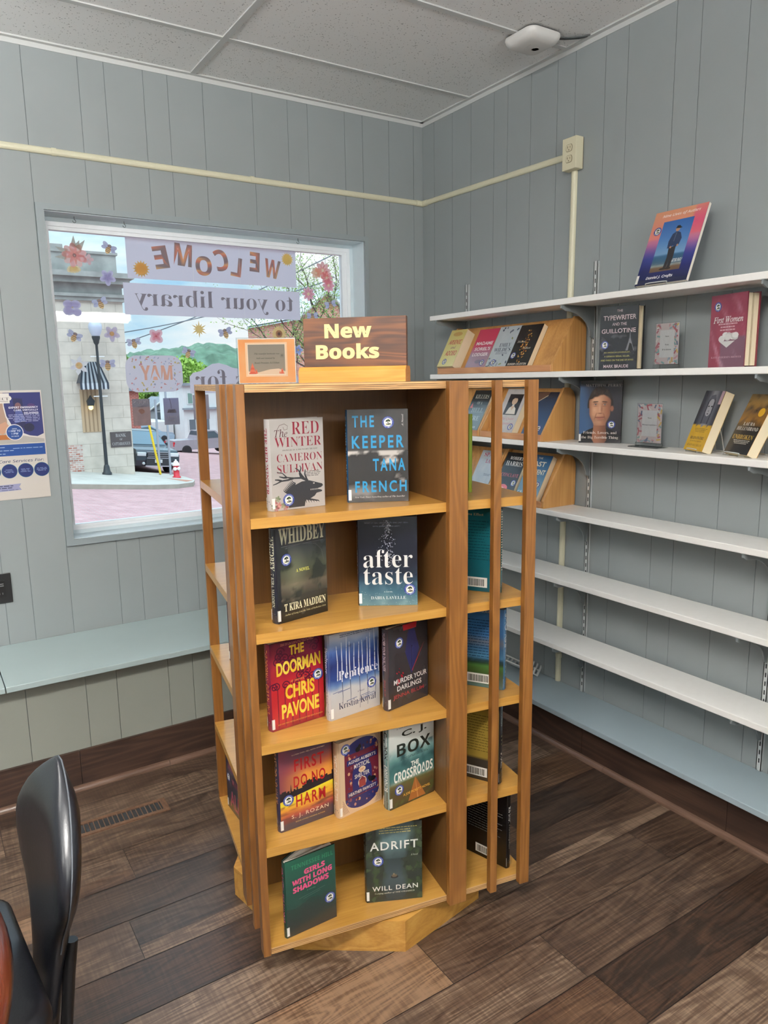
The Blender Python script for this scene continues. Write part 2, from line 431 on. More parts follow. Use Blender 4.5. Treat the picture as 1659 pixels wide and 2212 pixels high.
def glass_material():
    m = D.materials.new('window_glass'); m.use_nodes = True
    n = m.node_tree.nodes; l = m.node_tree.links
    n.remove(n['Principled BSDF']); out = n['Material Output']
    tr = n.new('ShaderNodeBsdfTransparent'); tr.inputs[0].default_value = (0.96, 0.975, 0.97, 1)
    gl = n.new('ShaderNodeBsdfGlossy'); gl.inputs['Roughness'].default_value = 0.02
    fz = n.new('ShaderNodeFresnel'); fz.inputs['IOR'].default_value = 1.3
    mx = n.new('ShaderNodeMixShader'); l.new(fz.outputs[0], mx.inputs[0]); l.new(tr.outputs[0], mx.inputs[1]); l.new(gl.outputs[0], mx.inputs[2])
    l.new(mx.outputs[0], out.inputs['Surface'])
    return m
GLASS = glass_material()
gb = MB(); gb.box(-1.808, 0.132, 0.944, -0.424, 0.136, 2.182); gb.build('window_glass', GLASS, w1)

# baseboards, quarter rounds and built-in benches
base_wood = wood('baseboard_dark_plank', ((34, 23, 18), (54, 37, 29), (78, 57, 45)), 'x', 0.45, 0.8, 0.8, 0.05)
base_wood_y = wood('baseboard_dark_plank_along_wall', ((34, 23, 18), (54, 37, 29), (78, 57, 45)), 'y', 0.45, 0.8, 0.8, 0.05)
qr_wood = wood('quarter_round_wood', ((70, 51, 41), (94, 71, 58), (116, 92, 78)), 'x', 0.35, 1.0, 0.6, 0.2)
qr_wood_y = wood('quarter_round_wood_along_wall', ((70, 51, 41), (94, 71, 58), (116, 92, 78)), 'y', 0.35, 1.0, 0.6, 0.2)
bb = MB()
for a, b in ((-6.0, -3.0), (-2.998, -1.957), (-1.955, -0.6), (-0.598, -0.2)): bb.box(a, -0.4241, 0.0, b, -0.412, 0.158)
struct('baseboard_back', bb, base_wood)
bb = MB()
for a, b in ((-6.5, -3.3), (-3.298, -1.995), (-1.993, -1.352), (-1.35, -0.41)): bb.box(-0.187, a, 0.0, -0.175, b, 0.1595)
struct('baseboard_right', bb, base_wood_y)
def qround(mb, p0, p1, inward, r=0.019):
    """quarter round between p0 and p1, its foot reaching `inward`"""
    pts = []
    for k in range(7):
        a = PI/2*k/6; pts.append((r*math.cos(a), r*math.sin(a)))
    sec = [(0, 0)]+pts
    v = []
    for p in (p0, p1):
        for q in sec: v.append(Vector(p)+Vector(inward)*q[0]+Vector((0, 0, 1))*q[1])
    n = len(sec)
    mb.add(v, [(i, (i+1) % n, n+(i+1) % n, n+i) for i in range(n)]+[list(range(n)), list(range(2*n-1, n-1, -1))])
q1 = MB(); 
for a, b in ((-6.0, -1.62), (-1.618, -0.2)): qround(q1, (a, -0.4241, 0), (b, -0.4241, 0), (0, -1, 0))
struct('trim_2', q1, qr_wood)
q2 = MB()
for a, b in ((-6.5, -1.475), (-1.473, -0.44)): qround(q2, (-0.187, a, 0), (-0.187, b, 0), (-1, 0, 0))
struct('trim_3', q2, qr_wood_y)

bench_paint = mat('bench_paint_pale_blue', (162, 178, 179), 0.38, noise_amt=0.02, noise_scale=6, bump=0.03)
bench_front = mat('bench_panel_paint', (142, 145, 137), 0.55, noise_amt=0.02, noise_scale=6)
low_paint = mat('low_bench_paint_grey_blue', (154, 169, 176), 0.42, noise_amt=0.02, noise_scale=5)
t = thing('window_bench', 'pale blue painted built-in bench along the wall under the window', 'bench', (0, 0, 0))
a = MB(); a.box(-2.186, -0.4887, 0.4755, -0.005, -0.003, 0.4975, bev=0.002); a.box(-6.0, -0.4887, 0.4755, -2.189, -0.003, 0.4975, bev=0.002); a.build('bench_top', bench_paint, t)
a = MB()
for p, q in strips([-2.12, -1.91, -1.795, -1.592, -1.49, -1.29, -1.19, -1.0, -0.8, -0.6, -2.4, -2.6, -2.9, -3.3, -3.7, -4.2, -4.7, -5.2], -6.0, -0.25): a.box(p+0.001, -0.410, 0.0, q-0.001, -0.400, 0.4755)
a.box(-6.0, -0.402, 0.0, -0.25, -0.39, 0.47, 1); a.build('bench_panel', [bench_front, groove_dark], t)
t = thing('low_bench', 'grey-blue painted low ledge running along the floor below the white shelves', 'bench', (0, 0, 0))
a = MB(); a.box(-0.2403, -6.4, 0.163, -0.002, -0.492, 0.185, bev=0.002); a.build('bench_top', low_paint, t)
a = MB(); a.box(-0.172, -6.4, 0.0, -0.15, -0.43, 0.163); a.build('bench_panel', low_paint, t)
# ---------------------------------------------------------------- revolving bookcase
BO = Vector((-1.7385, -1.7233, 0)); TH = -0.184
BW = Matrix.Translation(BO) @ Matrix.Rotation(TH, 4, 'Z')
def l2w(u, v, z): return BW @ Vector((u, v, z))
S = 0.762; TK = 0.02; DU = 0.5026; W1 = 0.0534; MU = 0.6322; W2 = 0.0219; W3 = 0.0314
ZT = 1.5451; ZB = 0.1001; HS = [1.24, 0.961, 0.6765, 0.3995]; ZF = 0.118
TAN = ((118, 74, 34), (152, 100, 48), (178, 126, 66))
GOLD = ((148, 101, 42), (172, 126, 58), (190, 147, 76))
wood_slat = wood('honey_wood_upright', ((94, 57, 24), (120, 77, 34), (142, 97, 48)), 'z', 0.33, 1.3, 0.7, 0.25)
wood_panel = wood('honey_plywood_panel', ((84, 55, 27), (100, 68, 35), (114, 80, 42)), 'z', 0.4, 0.8, 0.4, 0.15)
wood_shelf = wood('honey_wood_shelf', GOLD, 'x', 0.30, 1.0, 0.35, 0.3)
ply_light = wood('plywood_edge_light_ply', ((150, 110, 66), (186, 146, 96), (206, 170, 120)), 'x', 0.5, 1.5, 0.8, 0.1)
ply_dark = wood('plywood_edge_dark_ply', ((52, 32, 18), (96, 62, 34), (160, 116, 70)), 'x', 0.55, 2.2, 1.4, 0.05)
bc = thing('revolving_bookcase', 'tall square honey-coloured wooden revolving bookcase in the middle of the floor', 'bookcase', BO, TH)
def board(name, z0, z1, lip=None):
    a = MB()
    a.add([(0, 0, z1), (S, 0, z1), (S, S, z1), (0, S, z1), (0, 0, z0), (S, 0, z0), (S, S, z0), (0, S, z0)], [(0, 1, 2, 3), (7, 6, 5, 4)], 0)
    lay = [0.0, 0.16, 0.24, 0.42, 0.50, 0.66, 0.75, 1.0] if lip is None else [0.0, 1.0]
    for k in range(len(lay)-1):
        za, zb = z0+(z1-z0)*lay[k], z0+(z1-z0)*lay[k+1]
        a.add([(0, 0, zb), (S, 0, zb), (S, S, zb), (0, S, zb), (0, 0, za), (S, 0, za), (S, S, za), (0, S, za)], [(0, 4, 5, 1), (1, 5, 6, 2), (2, 6, 7, 3), (3, 7, 4, 0)], 1+k % 2)
    return a.build(name, [wood_shelf, wood_shelf if lip is not None else ply_light, ply_dark], bc)
board('top_board', ZT-0.0175, ZT)
for z in HS:
    o = board('shelf', z-0.018, z, 1)
    a = MB()
    ring_ = 0.0185
    for k in range(4):
        M = Matrix.Translation((S/2, S/2, 0)) @ Matrix.Rotation(k*PI/2, 4, 'Z') @ Matrix.Translation((-S/2, -S/2, 0))
        a.box(0.0, -0.0005, z-0.0243, S, 0.018, z-0.0002, M=M)
    a.build('shelf_edge', wood_shelf, o)
board('bottom_board', ZB, ZF)
for k in range(4):
    M = Matrix.Translation((S/2, S/2, 0)) @ Matrix.Rotation(k*PI/2, 4, 'Z') @ Matrix.Translation((-S/2, -S/2, 0))
    a = MB(); a.box(DU, 0.001, ZF, DU+0.018, DU, ZT-0.0175, M=M); a.build('divider_panel', wood_panel, bc)
    for nm, u0, w in (('divider_post', DU, W1), ('middle_slat', MU, W2), ('corner_slat', S-W3, W3)):
        a = MB(); a.box(u0, -TK, ZB-0.004, u0+w, 0.0-0.0005, ZT+0.0005, M=M, bev=0.0012); a.build(nm, wood_slat, bc)
a = MB(); R8 = 0.4031; b8 = -1.7929-TH
poly = [(S/2+R8*math.cos(b8+k*PI/4), S/2+R8*math.sin(b8+k*PI/4)) for k in range(8)]
poly_in = [(S/2+(R8-0.03)*math.cos(b8+k*PI/4), S/2+(R8-0.03)*math.sin(b8+k*PI/4)) for k in range(8)]
for k in range(8):
    k2 = (k+1) % 8
    a.prism([poly[k], poly[k2], poly_in[k2], poly_in[k]], 0.0, 0.094)
base_oct = a.build('base_plinth', wood('honey_wood_base', GOLD, 'x', 0.36, 1.1, 1.0, 0.25), bc)
a = MB(); a.lathe([(0.20, 0.07), (0.20, ZB)], seg=32, M=Matrix.Translation((S/2, S/2, 0))); a.prism(poly_in, 0.06, 0.07); a.build('swivel_plate', mat('dark_steel', (60, 60, 62), 0.4, 0.9), bc)

# ---------------------------------------------------------------- white wall shelves on slotted standards
lam = mat('white_laminate_shelf', (244, 243, 240), 0.42, noise_amt=0.015, noise_scale=40, bump=0.02)
std_m = mat('white_shelf_standard', (196, 200, 200), 0.4, 0.1)
brk_m = mat('grey_shelf_bracket', (128, 134, 136), 0.42, 0.1)
slot_m = mat('dark_slot', (34, 36, 38), 0.8)
ZS = [1.8494, 1.5730, 1.2901, 1.013, 0.7337, 0.4495]
nm_ = ['topmost white shelf, holding one large book on a wire easel', 'second white shelf from the top, holding the long wooden rack', 'third white shelf from the top, holding a face-out portrait book and two yellow books', 'fourth white shelf from the top, holding the lowest wooden racks', 'empty white shelf, the upper of the two empty lower ones', 'empty white shelf nearest the low grey-blue bench']
for z, lb in zip(ZS, nm_):
    a = MB(); a.box(-0.1995, -6.2, z-0.0227, -0.020, -0.326, z, bev=0.0025)
    tag(a.build('wall_shelf', lam), lb, 'shelf', 'white shelves on the right wall')
def bracket_mesh():
    a = MB(); pts = [(0, 0), (-0.185, 0), (-0.187, -0.012)]
    for k in range(9):
        q = PI/2*k/8
        pts.append((-0.165+0.145*math.sin(q)*1.0, -0.022-0.095*(1-math.cos(q))))
    pts += [(-0.004, -0.125), (0, -0.12)]
    M = Matrix(((1, 0, 0, 0), (0, 0, -1, 0.0), (0, 1, 0, 0), (0, 0, 0, 1)))
    a.prism(pts, -0.003, 0.003, M=M)
    a.box(-0.187, -0.006, -0.002, -0.0, 0.006, 0.0)
    return a.mesh('shelf_bracket', brk_m)
brk = bracket_mesh(); first = True
YS = [(-0.376, 'by the corner'), (-1.185, 'in the middle of the view'), (-1.992, 'at the right edge of the view')]
zn = ['topmost', 'second', 'third', 'fourth', 'fifth', 'lowest']
for yy, wh in YS:
    t = thing('shelf_standard', 'slotted white metal shelf upright on the right wall %s' % wh, 'shelf upright', (0, yy, 0.187), group='slotted shelf uprights')
    a = MB(); a.box(-0.012, -0.009, 0, 0.0, -0.0065, 1.815); a.box(-0.012, 0.0065, 0, 0.0, 0.009, 1.815)
    a.box(-0.003, -0.0065, 0, 0.0, 0.0065, 1.815); a.box(-0.012, -0.009, 0, -0.0105, 0.009, 1.815)
    a.build('channel', std_m, t)
    a = MB(); k = 0.03
    while k < 1.79:
        for dx in (-0.0035,):
            a.box(-0.0126, -0.0022, k, -0.0118, 0.0022, k+0.016)
        k += 0.0315
    a.build('slots', slot_m, t)
    for z, nn in zip(ZS, zn):
        o = D.objects.new('shelf_bracket', brk); COL.objects.link(o); o.location = (-0.013, yy, z-0.0232)
        tag(o, 'curved grey bracket under the %s white shelf, %s' % (nn, wh), 'bracket', 'curved grey shelf brackets')

# ---------------------------------------------------------------- surface conduit, outlet box
cream = mat('cream_conduit', (214, 210, 184), 0.42, noise_amt=0.03, noise_scale=12)
cream_d = mat('cream_conduit_shadow', (188, 182, 152), 0.5)
def channel(mb, p0, p1, n, w=0.026, d=0.013):
    p0 = Vector(p0); p1 = Vector(p1); t = (p1-p0).normalized(); n = Vector(n); b = t.cross(n)
    prof = []
    for k in range(7):
        q = PI*k/6; prof.append((0.5*w*math.cos(q), 0.004+(d-0.004)*math.sin(q)))
    prof = [(w/2, 0)]+prof+[(-w/2, 0)]
    v = []
    for p in (p0, p1):
        for x, yv in prof: v.append(p+b*x+n*yv)
    k = len(prof); mb.add(v, [(i, i+1, k+i+1, k+i) for i in range(k-1)]+[list(range(k)), list(range(2*k-1, k-1, -1))], smooth=False)
t = thing('conduit_run', 'cream surface conduit crossing the window wall above the window', 'conduit', (0, 0, 0), group='cream surface conduits')
a = MB(); channel(a, (-5.99, -0.0005, 2.455), (-0.048, -0.0005, 2.447), (0, -1, 0)); a.build('raceway', cream, t)
for x in (-1.79, -0.96):
    a = MB(); channel(a, (x, -0.0005, 2.4495), (x+0.018, -0.0005, 2.4495), (0, -1, 0), 0.03, 0.0155); a.build('coupling', cream, t)
t = thing('conduit_elbow', 'cream conduit elbow folded into the room corner', 'conduit', (0, 0, 0), group='cream surface conduits')
a = MB(); channel(a, (-0.048, -0.0005, 2.447), (-0.001, -0.0005, 2.447), (0, -1, 0), 0.030, 0.016); channel(a, (-0.0005, -0.001, 2.447), (-0.0005, -0.04, 2.4465), (-1, 0, 0), 0.030, 0.016); a.build('elbow_cover', cream, t)
t = thing('conduit_run', 'cream conduit on the right wall between the corner and the outlet box', 'conduit', (0, 0, 0), group='cream surface conduits')
a = MB(); channel(a, (-0.0005, -0.04, 2.447), (-0.0005, -1.0205, 2.432), (-1, 0, 0)); a.build('raceway', cream, t)
t = thing('conduit_drop', 'cream conduit dropping from the outlet box behind the white shelves', 'conduit', (0, 0, 0), group='cream surface conduits')
a = MB(); channel(a, (-0.0005, -1.052, 2.3665), (-0.0005, -1.035, 0.186), (-1, 0, 0), 0.027, 0.016); a.build('raceway', cream, t)
a = MB(); channel(a, (-0.0005, -1.0372, 0.3), (-0.0005, -1.0375, 0.32), (-1, 0, 0), 0.032, 0.018); a.build('coupling', cream, t)
t = thing('outlet_box', 'cream two-socket outlet box high on the right wall', 'outlet', (0, -1.0577, 2.427))
a = MB(); a.box(-0.045, -0.0365, -0.06, -0.004, 0.0365, 0.06, bev=0.002); a.build('box_body', mat('cream_outlet_box', (212, 206, 178), 0.4), t)
a = MB(); a.box(-0.004, -0.0345, -0.058, 0.0, 0.0345, 0.058); a.build('back_plate', mat('outlet_back_plate', (96, 88, 70), 0.7), t)
recept = mat('cream_receptacle', (206, 198, 168), 0.45)
for dz in (0.0205, -0.0205):
    a = MB(); pts = []
    for k in range(24):
        q = 2*PI*k/24; pts.append((0.0165*math.cos(q), max(-0.0125, min(0.0125, 0.0165*math.sin(q)))))
    M = Matrix(((0, 0, -1, -0.0455), (-1, 0, 0, 0), (0, 1, 0, dz), (0, 0, 0, 1)))
    a.prism(pts, 0, 0.0014, 0, M=M)
    a.prism([(p[0]*1.09, p[1]*1.1) for p in pts], -0.0002, 0.0003, 1, M=M)
    for (x0, y0, x1, y1) in ((-0.0075, -0.001, -0.0055, 0.007), (0.0055, -0.001, 0.0075, 0.006)): a.box(x0, y0, 0.0012, x1, y1, 0.0018, 1, M=M)
    a.lathe([(0.0022, 0.0012), (0.0022, 0.0018)], 1, seg=10, M=M @ Matrix.Translation((0, -0.007, 0)))
    a.build('receptacle', [recept, mat('socket_slot_brown', (92, 82, 58), 0.7)], t)

# ---------------------------------------------------------------- access point on the ceiling
t = thing('wireless_access_point', 'white rounded wireless access point on the ceiling', 'router', (-0.205, -1.007, H))
def rsq(hx, hy, r, n=6):
    p = []
    for cx, cy, a0 in ((hx-r, hy-r, 0), (-hx+r, hy-r, PI/2), (-hx+r, -hy+r, PI), (hx-r, -hy+r, 1.5*PI)):
        for k in range(n+1):
            q = a0+PI/2*k/n; p.append((cx+r*math.cos(q), cy+r*math.sin(q)))
    return p
a = MB(); lv = [(0.083, 0.034, -0.007), (0.084, 0.034, -0.014), (0.081, 0.034, -0.024), (0.074, 0.032, -0.034), (0.064, 0.03, -0.040), (0.05, 0.026, -0.043)]
rings = [[(x, y, z) for x, y in rsq(hh, hh, rr)] for hh, rr, z in lv]
vv = [p for rr in rings for p in rr]; n_ = len(rings[0]); ff = []
for i in range(len(rings)-1):
    for k in range(n_): ff.append((i*n_+k, i*n_+(k+1) % n_, (i+1)*n_+(k+1) % n_, (i+1)*n_+k))
ff.append(list(range((len(rings)-1)*n_, len(rings)*n_)))
apw = mat('access_point_white', (214, 213, 210), 0.35)
apg = mat('access_point_grey', (176, 174, 172), 0.4)
a.add(vv, ff, smooth=True); a.prism(rsq(0.075, 0.075, 0.03), -0.008, 0.0, 1); a.build('housing', [apw, mat('access_point_base_dark', (60, 60, 60), 0.6)], t)
a = MB(); a.lathe([(0.016, -0.0432), (0.016, -0.0438), (0.0135, -0.0438), (0.0135, -0.0432)], seg=28, M=Matrix.Translation((0.02, 0.005, 0))); a.build('emblem_ring', apg, t)
a = MB(); a.box(-0.026, -0.016, -0.0434, -0.0245, 0.012, -0.0428); a.build('status_slit', apg, t)
cab = mat('grey_network_cable', (72, 76, 78), 0.5)
a = MB(); a.tube([(0.07, -0.04, -0.012), (0.11, -0.06, -0.012), (0.16, -0.085, -0.007), (0.197, -0.12, 0.0)], 0.0032); a.build('network_cable', cab, t)
a = MB(); a.tube([(0.07, -0.052, -0.011), (0.11, -0.078, -0.013), (0.16, -0.10, -0.007), (0.197, -0.132, 0.0)], 0.0028); a.build('network_cable', cab, t)

# ---------------------------------------------------------------- black outlet at left, floor register, table, chair
blk = mat('black_plastic', (26, 26, 28), 0.35)
t = thing('wall_outlet', 'black outlet plate with charging ports low on the window wall', 'outlet', (-2.132, 0, 0.738))
a = MB(); a.box(-0.041, -0.006, -0.062, 0.041, 0, 0.062, bev=0.002); a.build('cover_plate', blk, t)
a = MB(); a.box(-0.017, -0.0085, -0.034, 0.017, -0.006, 0.034); a.build('receptacle', mat('black_receptacle', (18, 18, 19), 0.3), t)
grey_metal = mat('grey_port_metal', (150, 152, 155), 0.35, 0.6)
for z in (0.010, 0.018): 
    a = MB(); a.box(-0.008, -0.0095, z, 0.012, -0.0085, z+0.004); a.build('charging_port', grey_metal, t)
a = MB(); a.box(-0.006, -0.009, -0.024, -0.004, -0.0085, -0.016); a.box(0.005, -0.009, -0.024, 0.007, -0.0085, -0.016); a.build('socket_slots', grey_metal, t)

rust = mat('worn_brown_register', (112, 84, 66), 0.5, 0.3, noise_amt=0.3, noise_scale=90)
t = thing('floor_register', 'long worn brown metal heating register set in the floor by the bench', 'floor vent', (-1.883, -0.714, 0), rz=-0.02)
a = MB()
for (x0, y0, x1, y1) in ((-0.168, -0.045, 0.168, -0.030), (-0.168, 0.030, 0.168, 0.045), (-0.168, -0.03, -0.148, 0.03), (0.148, -0.03, 0.168, 0.03)): a.box(x0, y0, 0.0003, x1, y1, 0.005)
a.build('frame', rust, t)
a = MB(); a.box(-0.148, -0.03, 0.0004, 0.148, 0.03, 0.001); a.build('duct_opening', slot_m, t)
for k in range(18):
    x = -0.140+k*0.0165
    a = MB(); a.box(x-0.001, -0.03, 0.001, x+0.0015, 0.03, 0.0045, M=Matrix.Shear('XZ', 4, (0, 0)) if False else None); a.build('louver', rust, t)

cherry = wood('red_cherry_table', ((54, 20, 12), (78, 32, 20), (98, 48, 30)), 'y', 0.18, 0.7, 0.5, 0.6)
t = thing('round_table', 'reddish wooden round table, its polished edge at the left of the view', 'table', (-2.934, -2.16, 0))
a = MB(); a.lathe([(0.0, 0.70), (0.55, 0.70), (0.585, 0.705), (0.598, 0.715), (0.602, 0.725), (0.598, 0.738), (0.585, 0.746), (0.56, 0.748), (0.0, 0.748)], seg=96); a.build('tabletop', cherry, t)
a = MB(); a.lathe([(0.05, 0.06), (0.05, 0.70)], seg=20); a.build('pedestal', cherry, t)
for k in range(4):
    q = k*PI/2+0.4; a = MB(); a.tube([(0.03*math.cos(q), 0.03*math.sin(q), 0.09), (0.2*math.cos(q), 0.2*math.sin(q), 0.06), (0.38*math.cos(q), 0.38*math.sin(q), 0.025)], [0.035, 0.03, 0.025]); a.build('foot', cherry, t)

leather = mat('black_leather', (22, 23, 28), 0.30, noise_amt=0.2, noise_scale=260, bump=0.12)
thread = mat('seam_thread', (70, 74, 80), 0.6)
chrome_b = mat('black_tube_metal', (24, 24, 26), 0.3, 0.4)
CH = thing('side_chair', 'black leather padded chair at the lower left, beside the round table', 'chair', (-2.250, -1.80, -0.012), rz=0.09)
# chair frame: -x is the way it faces, y along its width, back leans to +x
def back_half(zz):
    k = [(0.28, 0.05), (0.40, 0.062), (0.50, 0.088), (0.56, 0.13), (0.61, 0.175), (0.65, 0.188), (0.69, 0.178), (0.73, 0.15), (0.77, 0.108), (0.80, 0.068), (0.82, 0.034), (0.832, 0.010)]
    for (z0, h0), (z1, h1) in zip(k[:-1], k[1:]):
        if z0 <= zz <= z1:
            f = (zz-z0)/(z1-z0); return h0+(h1-h0)*f
    return 0.01
def back_x(zz): return -0.018+0.13*(zz-0.30)
a = MB(); lev = [0.28, 0.32, 0.36, 0.42, 0.47, 0.51, 0.55, 0.59, 0.63, 0.66, 0.69, 0.72, 0.75, 0.775, 0.795, 0.81, 0.82, 0.828, 0.832]
rings = []
for zz in lev:
    hh = back_half(zz); rr = []
    th = (0.020+0.010*min(1, max(0, (zz-0.35)/0.25))) if zz < 0.76 else max(0.004, 0.026*(0.832-zz)/0.072+0.004)
    for k in range(28):
        q = 2*PI*k/28
        cx = math.copysign(abs(math.cos(q))**0.75, math.cos(q)); cy = math.copysign(abs(math.sin(q))**0.6, math.sin(q))
        yv = hh*cy
        curve = -0.045*(yv/0.19)**2
        rr.append((back_x(zz)+th*cx+curve*0.5, yv, zz))
    rings.append(rr)
vv = [p for rr in rings for p in rr]; ff = []
for i in range(len(rings)-1):
    for k in range(28): ff.append((i*28+k, i*28+(k+1) % 28, (i+1)*28+(k+1) % 28, (i+1)*28+k))
ff.append(list(range(27, -1, -1))); ff.append(list(range(len(vv)-28, len(vv))))
a.add(vv, ff, smooth=True); back = a.build('backrest', leather, CH)
for sgn in (0,):
    a = MB(); pts = []
    for zz in lev[4:]: pts.append((back_x(zz)-0.0225*(back_half(zz)/0.19)**2+0.004, -back_half(zz)-0.0012, zz))
    for zz in reversed(lev[4:]): pts.append((back_x(zz)-0.0225*(back_half(zz)/0.19)**2+0.004, back_half(zz)+0.0012, zz))
    a.tube(pts, 0.0018, seg=6); a.build('piping', thread, back)
a = MB(); sv = []
lv = [(0.0, 0.41), (0.008, 0.405), (0.012, 0.43), (0.008, 0.452), (-0.004, 0.463), (-0.03, 0.468), (-0.08, 0.469)]
for off, z in lv:
    for x, yv in rsq(0.215+off, 0.21+off, 0.06+off*0.5): sv.append((x-0.262, yv, z))
n_ = len(rsq(0.2, 0.2, 0.05)); ff = []
for i in range(len(lv)-1):
    for k in range(n_): ff.append((i*n_+k, i*n_+(k+1) % n_, (i+1)*n_+(k+1) % n_, (i+1)*n_+k))
ff += [list(range(n_-1, -1, -1)), list(range(len(sv)-n_, len(sv)))]
a.add(sv, ff, smooth=True); a.build('seat', leather, CH)
for sgn in (-1, 1):
    a = MB(); a.tube([(0.030, sgn*0.060, 0.475), (0.018, sgn*0.062, 0.40), (0.004, sgn*0.066, 0.30), (-0.02, sgn*0.10, 0.24), (-0.10, sgn*0.16, 0.30), (-0.20, sgn*0.17, 0.40)], 0.012, seg=12)
    a.build('back_support', chrome_b, CH)
    for x0, x1 in ((-0.12, -0.03), (-0.40, -0.46)):
        a = MB(); a.tube([(x0, sgn*0.17, 0.40), ((x0+x1)/2, sgn*0.185, 0.2), (x1, sgn*0.20, 0.0)], 0.011, seg=10); a.build('leg', chrome_b, CH)
# ---------------------------------------------------------------- printed art: flat shapes in a 0..1 x 0..1 page, laid on covers and sheets
_TC = {}
def _map(sx, up, lo, h=None):
    o = ''
    for c in sx:
        if 'A' <= c <= 'Z': o += chr(up+ord(c)-65)
        elif 'a' <= c <= 'z': o += '\u210e' if (h and c == 'h') else chr(lo+ord(c)-97)
        else: o += c
    return o
FONTS = {'sans': None, 'bold': (0x1D5D4, 0x1D5EE), 'serif': (0x1D400, 0x1D41A), 'ital': (0x1D434, 0x1D44E, 1), 'sital': (0x1D608, 0x1D622)}
def textmesh(body, font='sans', weight=0.0, spacing=1.0):
    k = (body, font, weight, spacing)
    if k in _TC: return _TC[k]
    cu = D.curves.new('lettering', 'FONT'); f = FONTS[font]
    cu.body = _map(body, *f) if f else body
    cu.resolution_u = 3; cu.offset = weight; cu.space_character = spacing
    o = D.objects.new('lettering', cu); me = D.meshes.new_from_object(o)
    v = [(p.co.x, p.co.y) for p in me.vertices]; fc = [tuple(p.vertices) for p in me.polygons]
    D.objects.remove(o); D.curves.remove(cu); D.meshes.remove(me)
    xs = [p[0] for p in v] or [0]; ys = [p[1] for p in v] or [0]
    bb = (min(xs), min(ys), max(xs), max(ys))
    _TC[k] = (v, fc, bb); return _TC[k]
def fbm(x, y, oct=4, seed=0.0):
    s, a, t = 0.0, 0.5, 0.0
    for i in range(oct):
        s += a*noise.noise((x, y, seed+i*7.3)); t += a; a *= 0.5; x *= 2.03; y *= 2.03
    return s/t
def mixc(a, b, t):
    t = max(0.0, min(1.0, t)); return tuple(a[i]+(b[i]-a[i])*t for i in range(3))
def grad(stops, t):
    for (p0, c0), (p1, c1) in zip(stops[:-1], stops[1:]):
        if t <= p1: return mixc(c0, c1, (t-p0)/max(1e-6, p1-p0))
    return stops[-1][1]
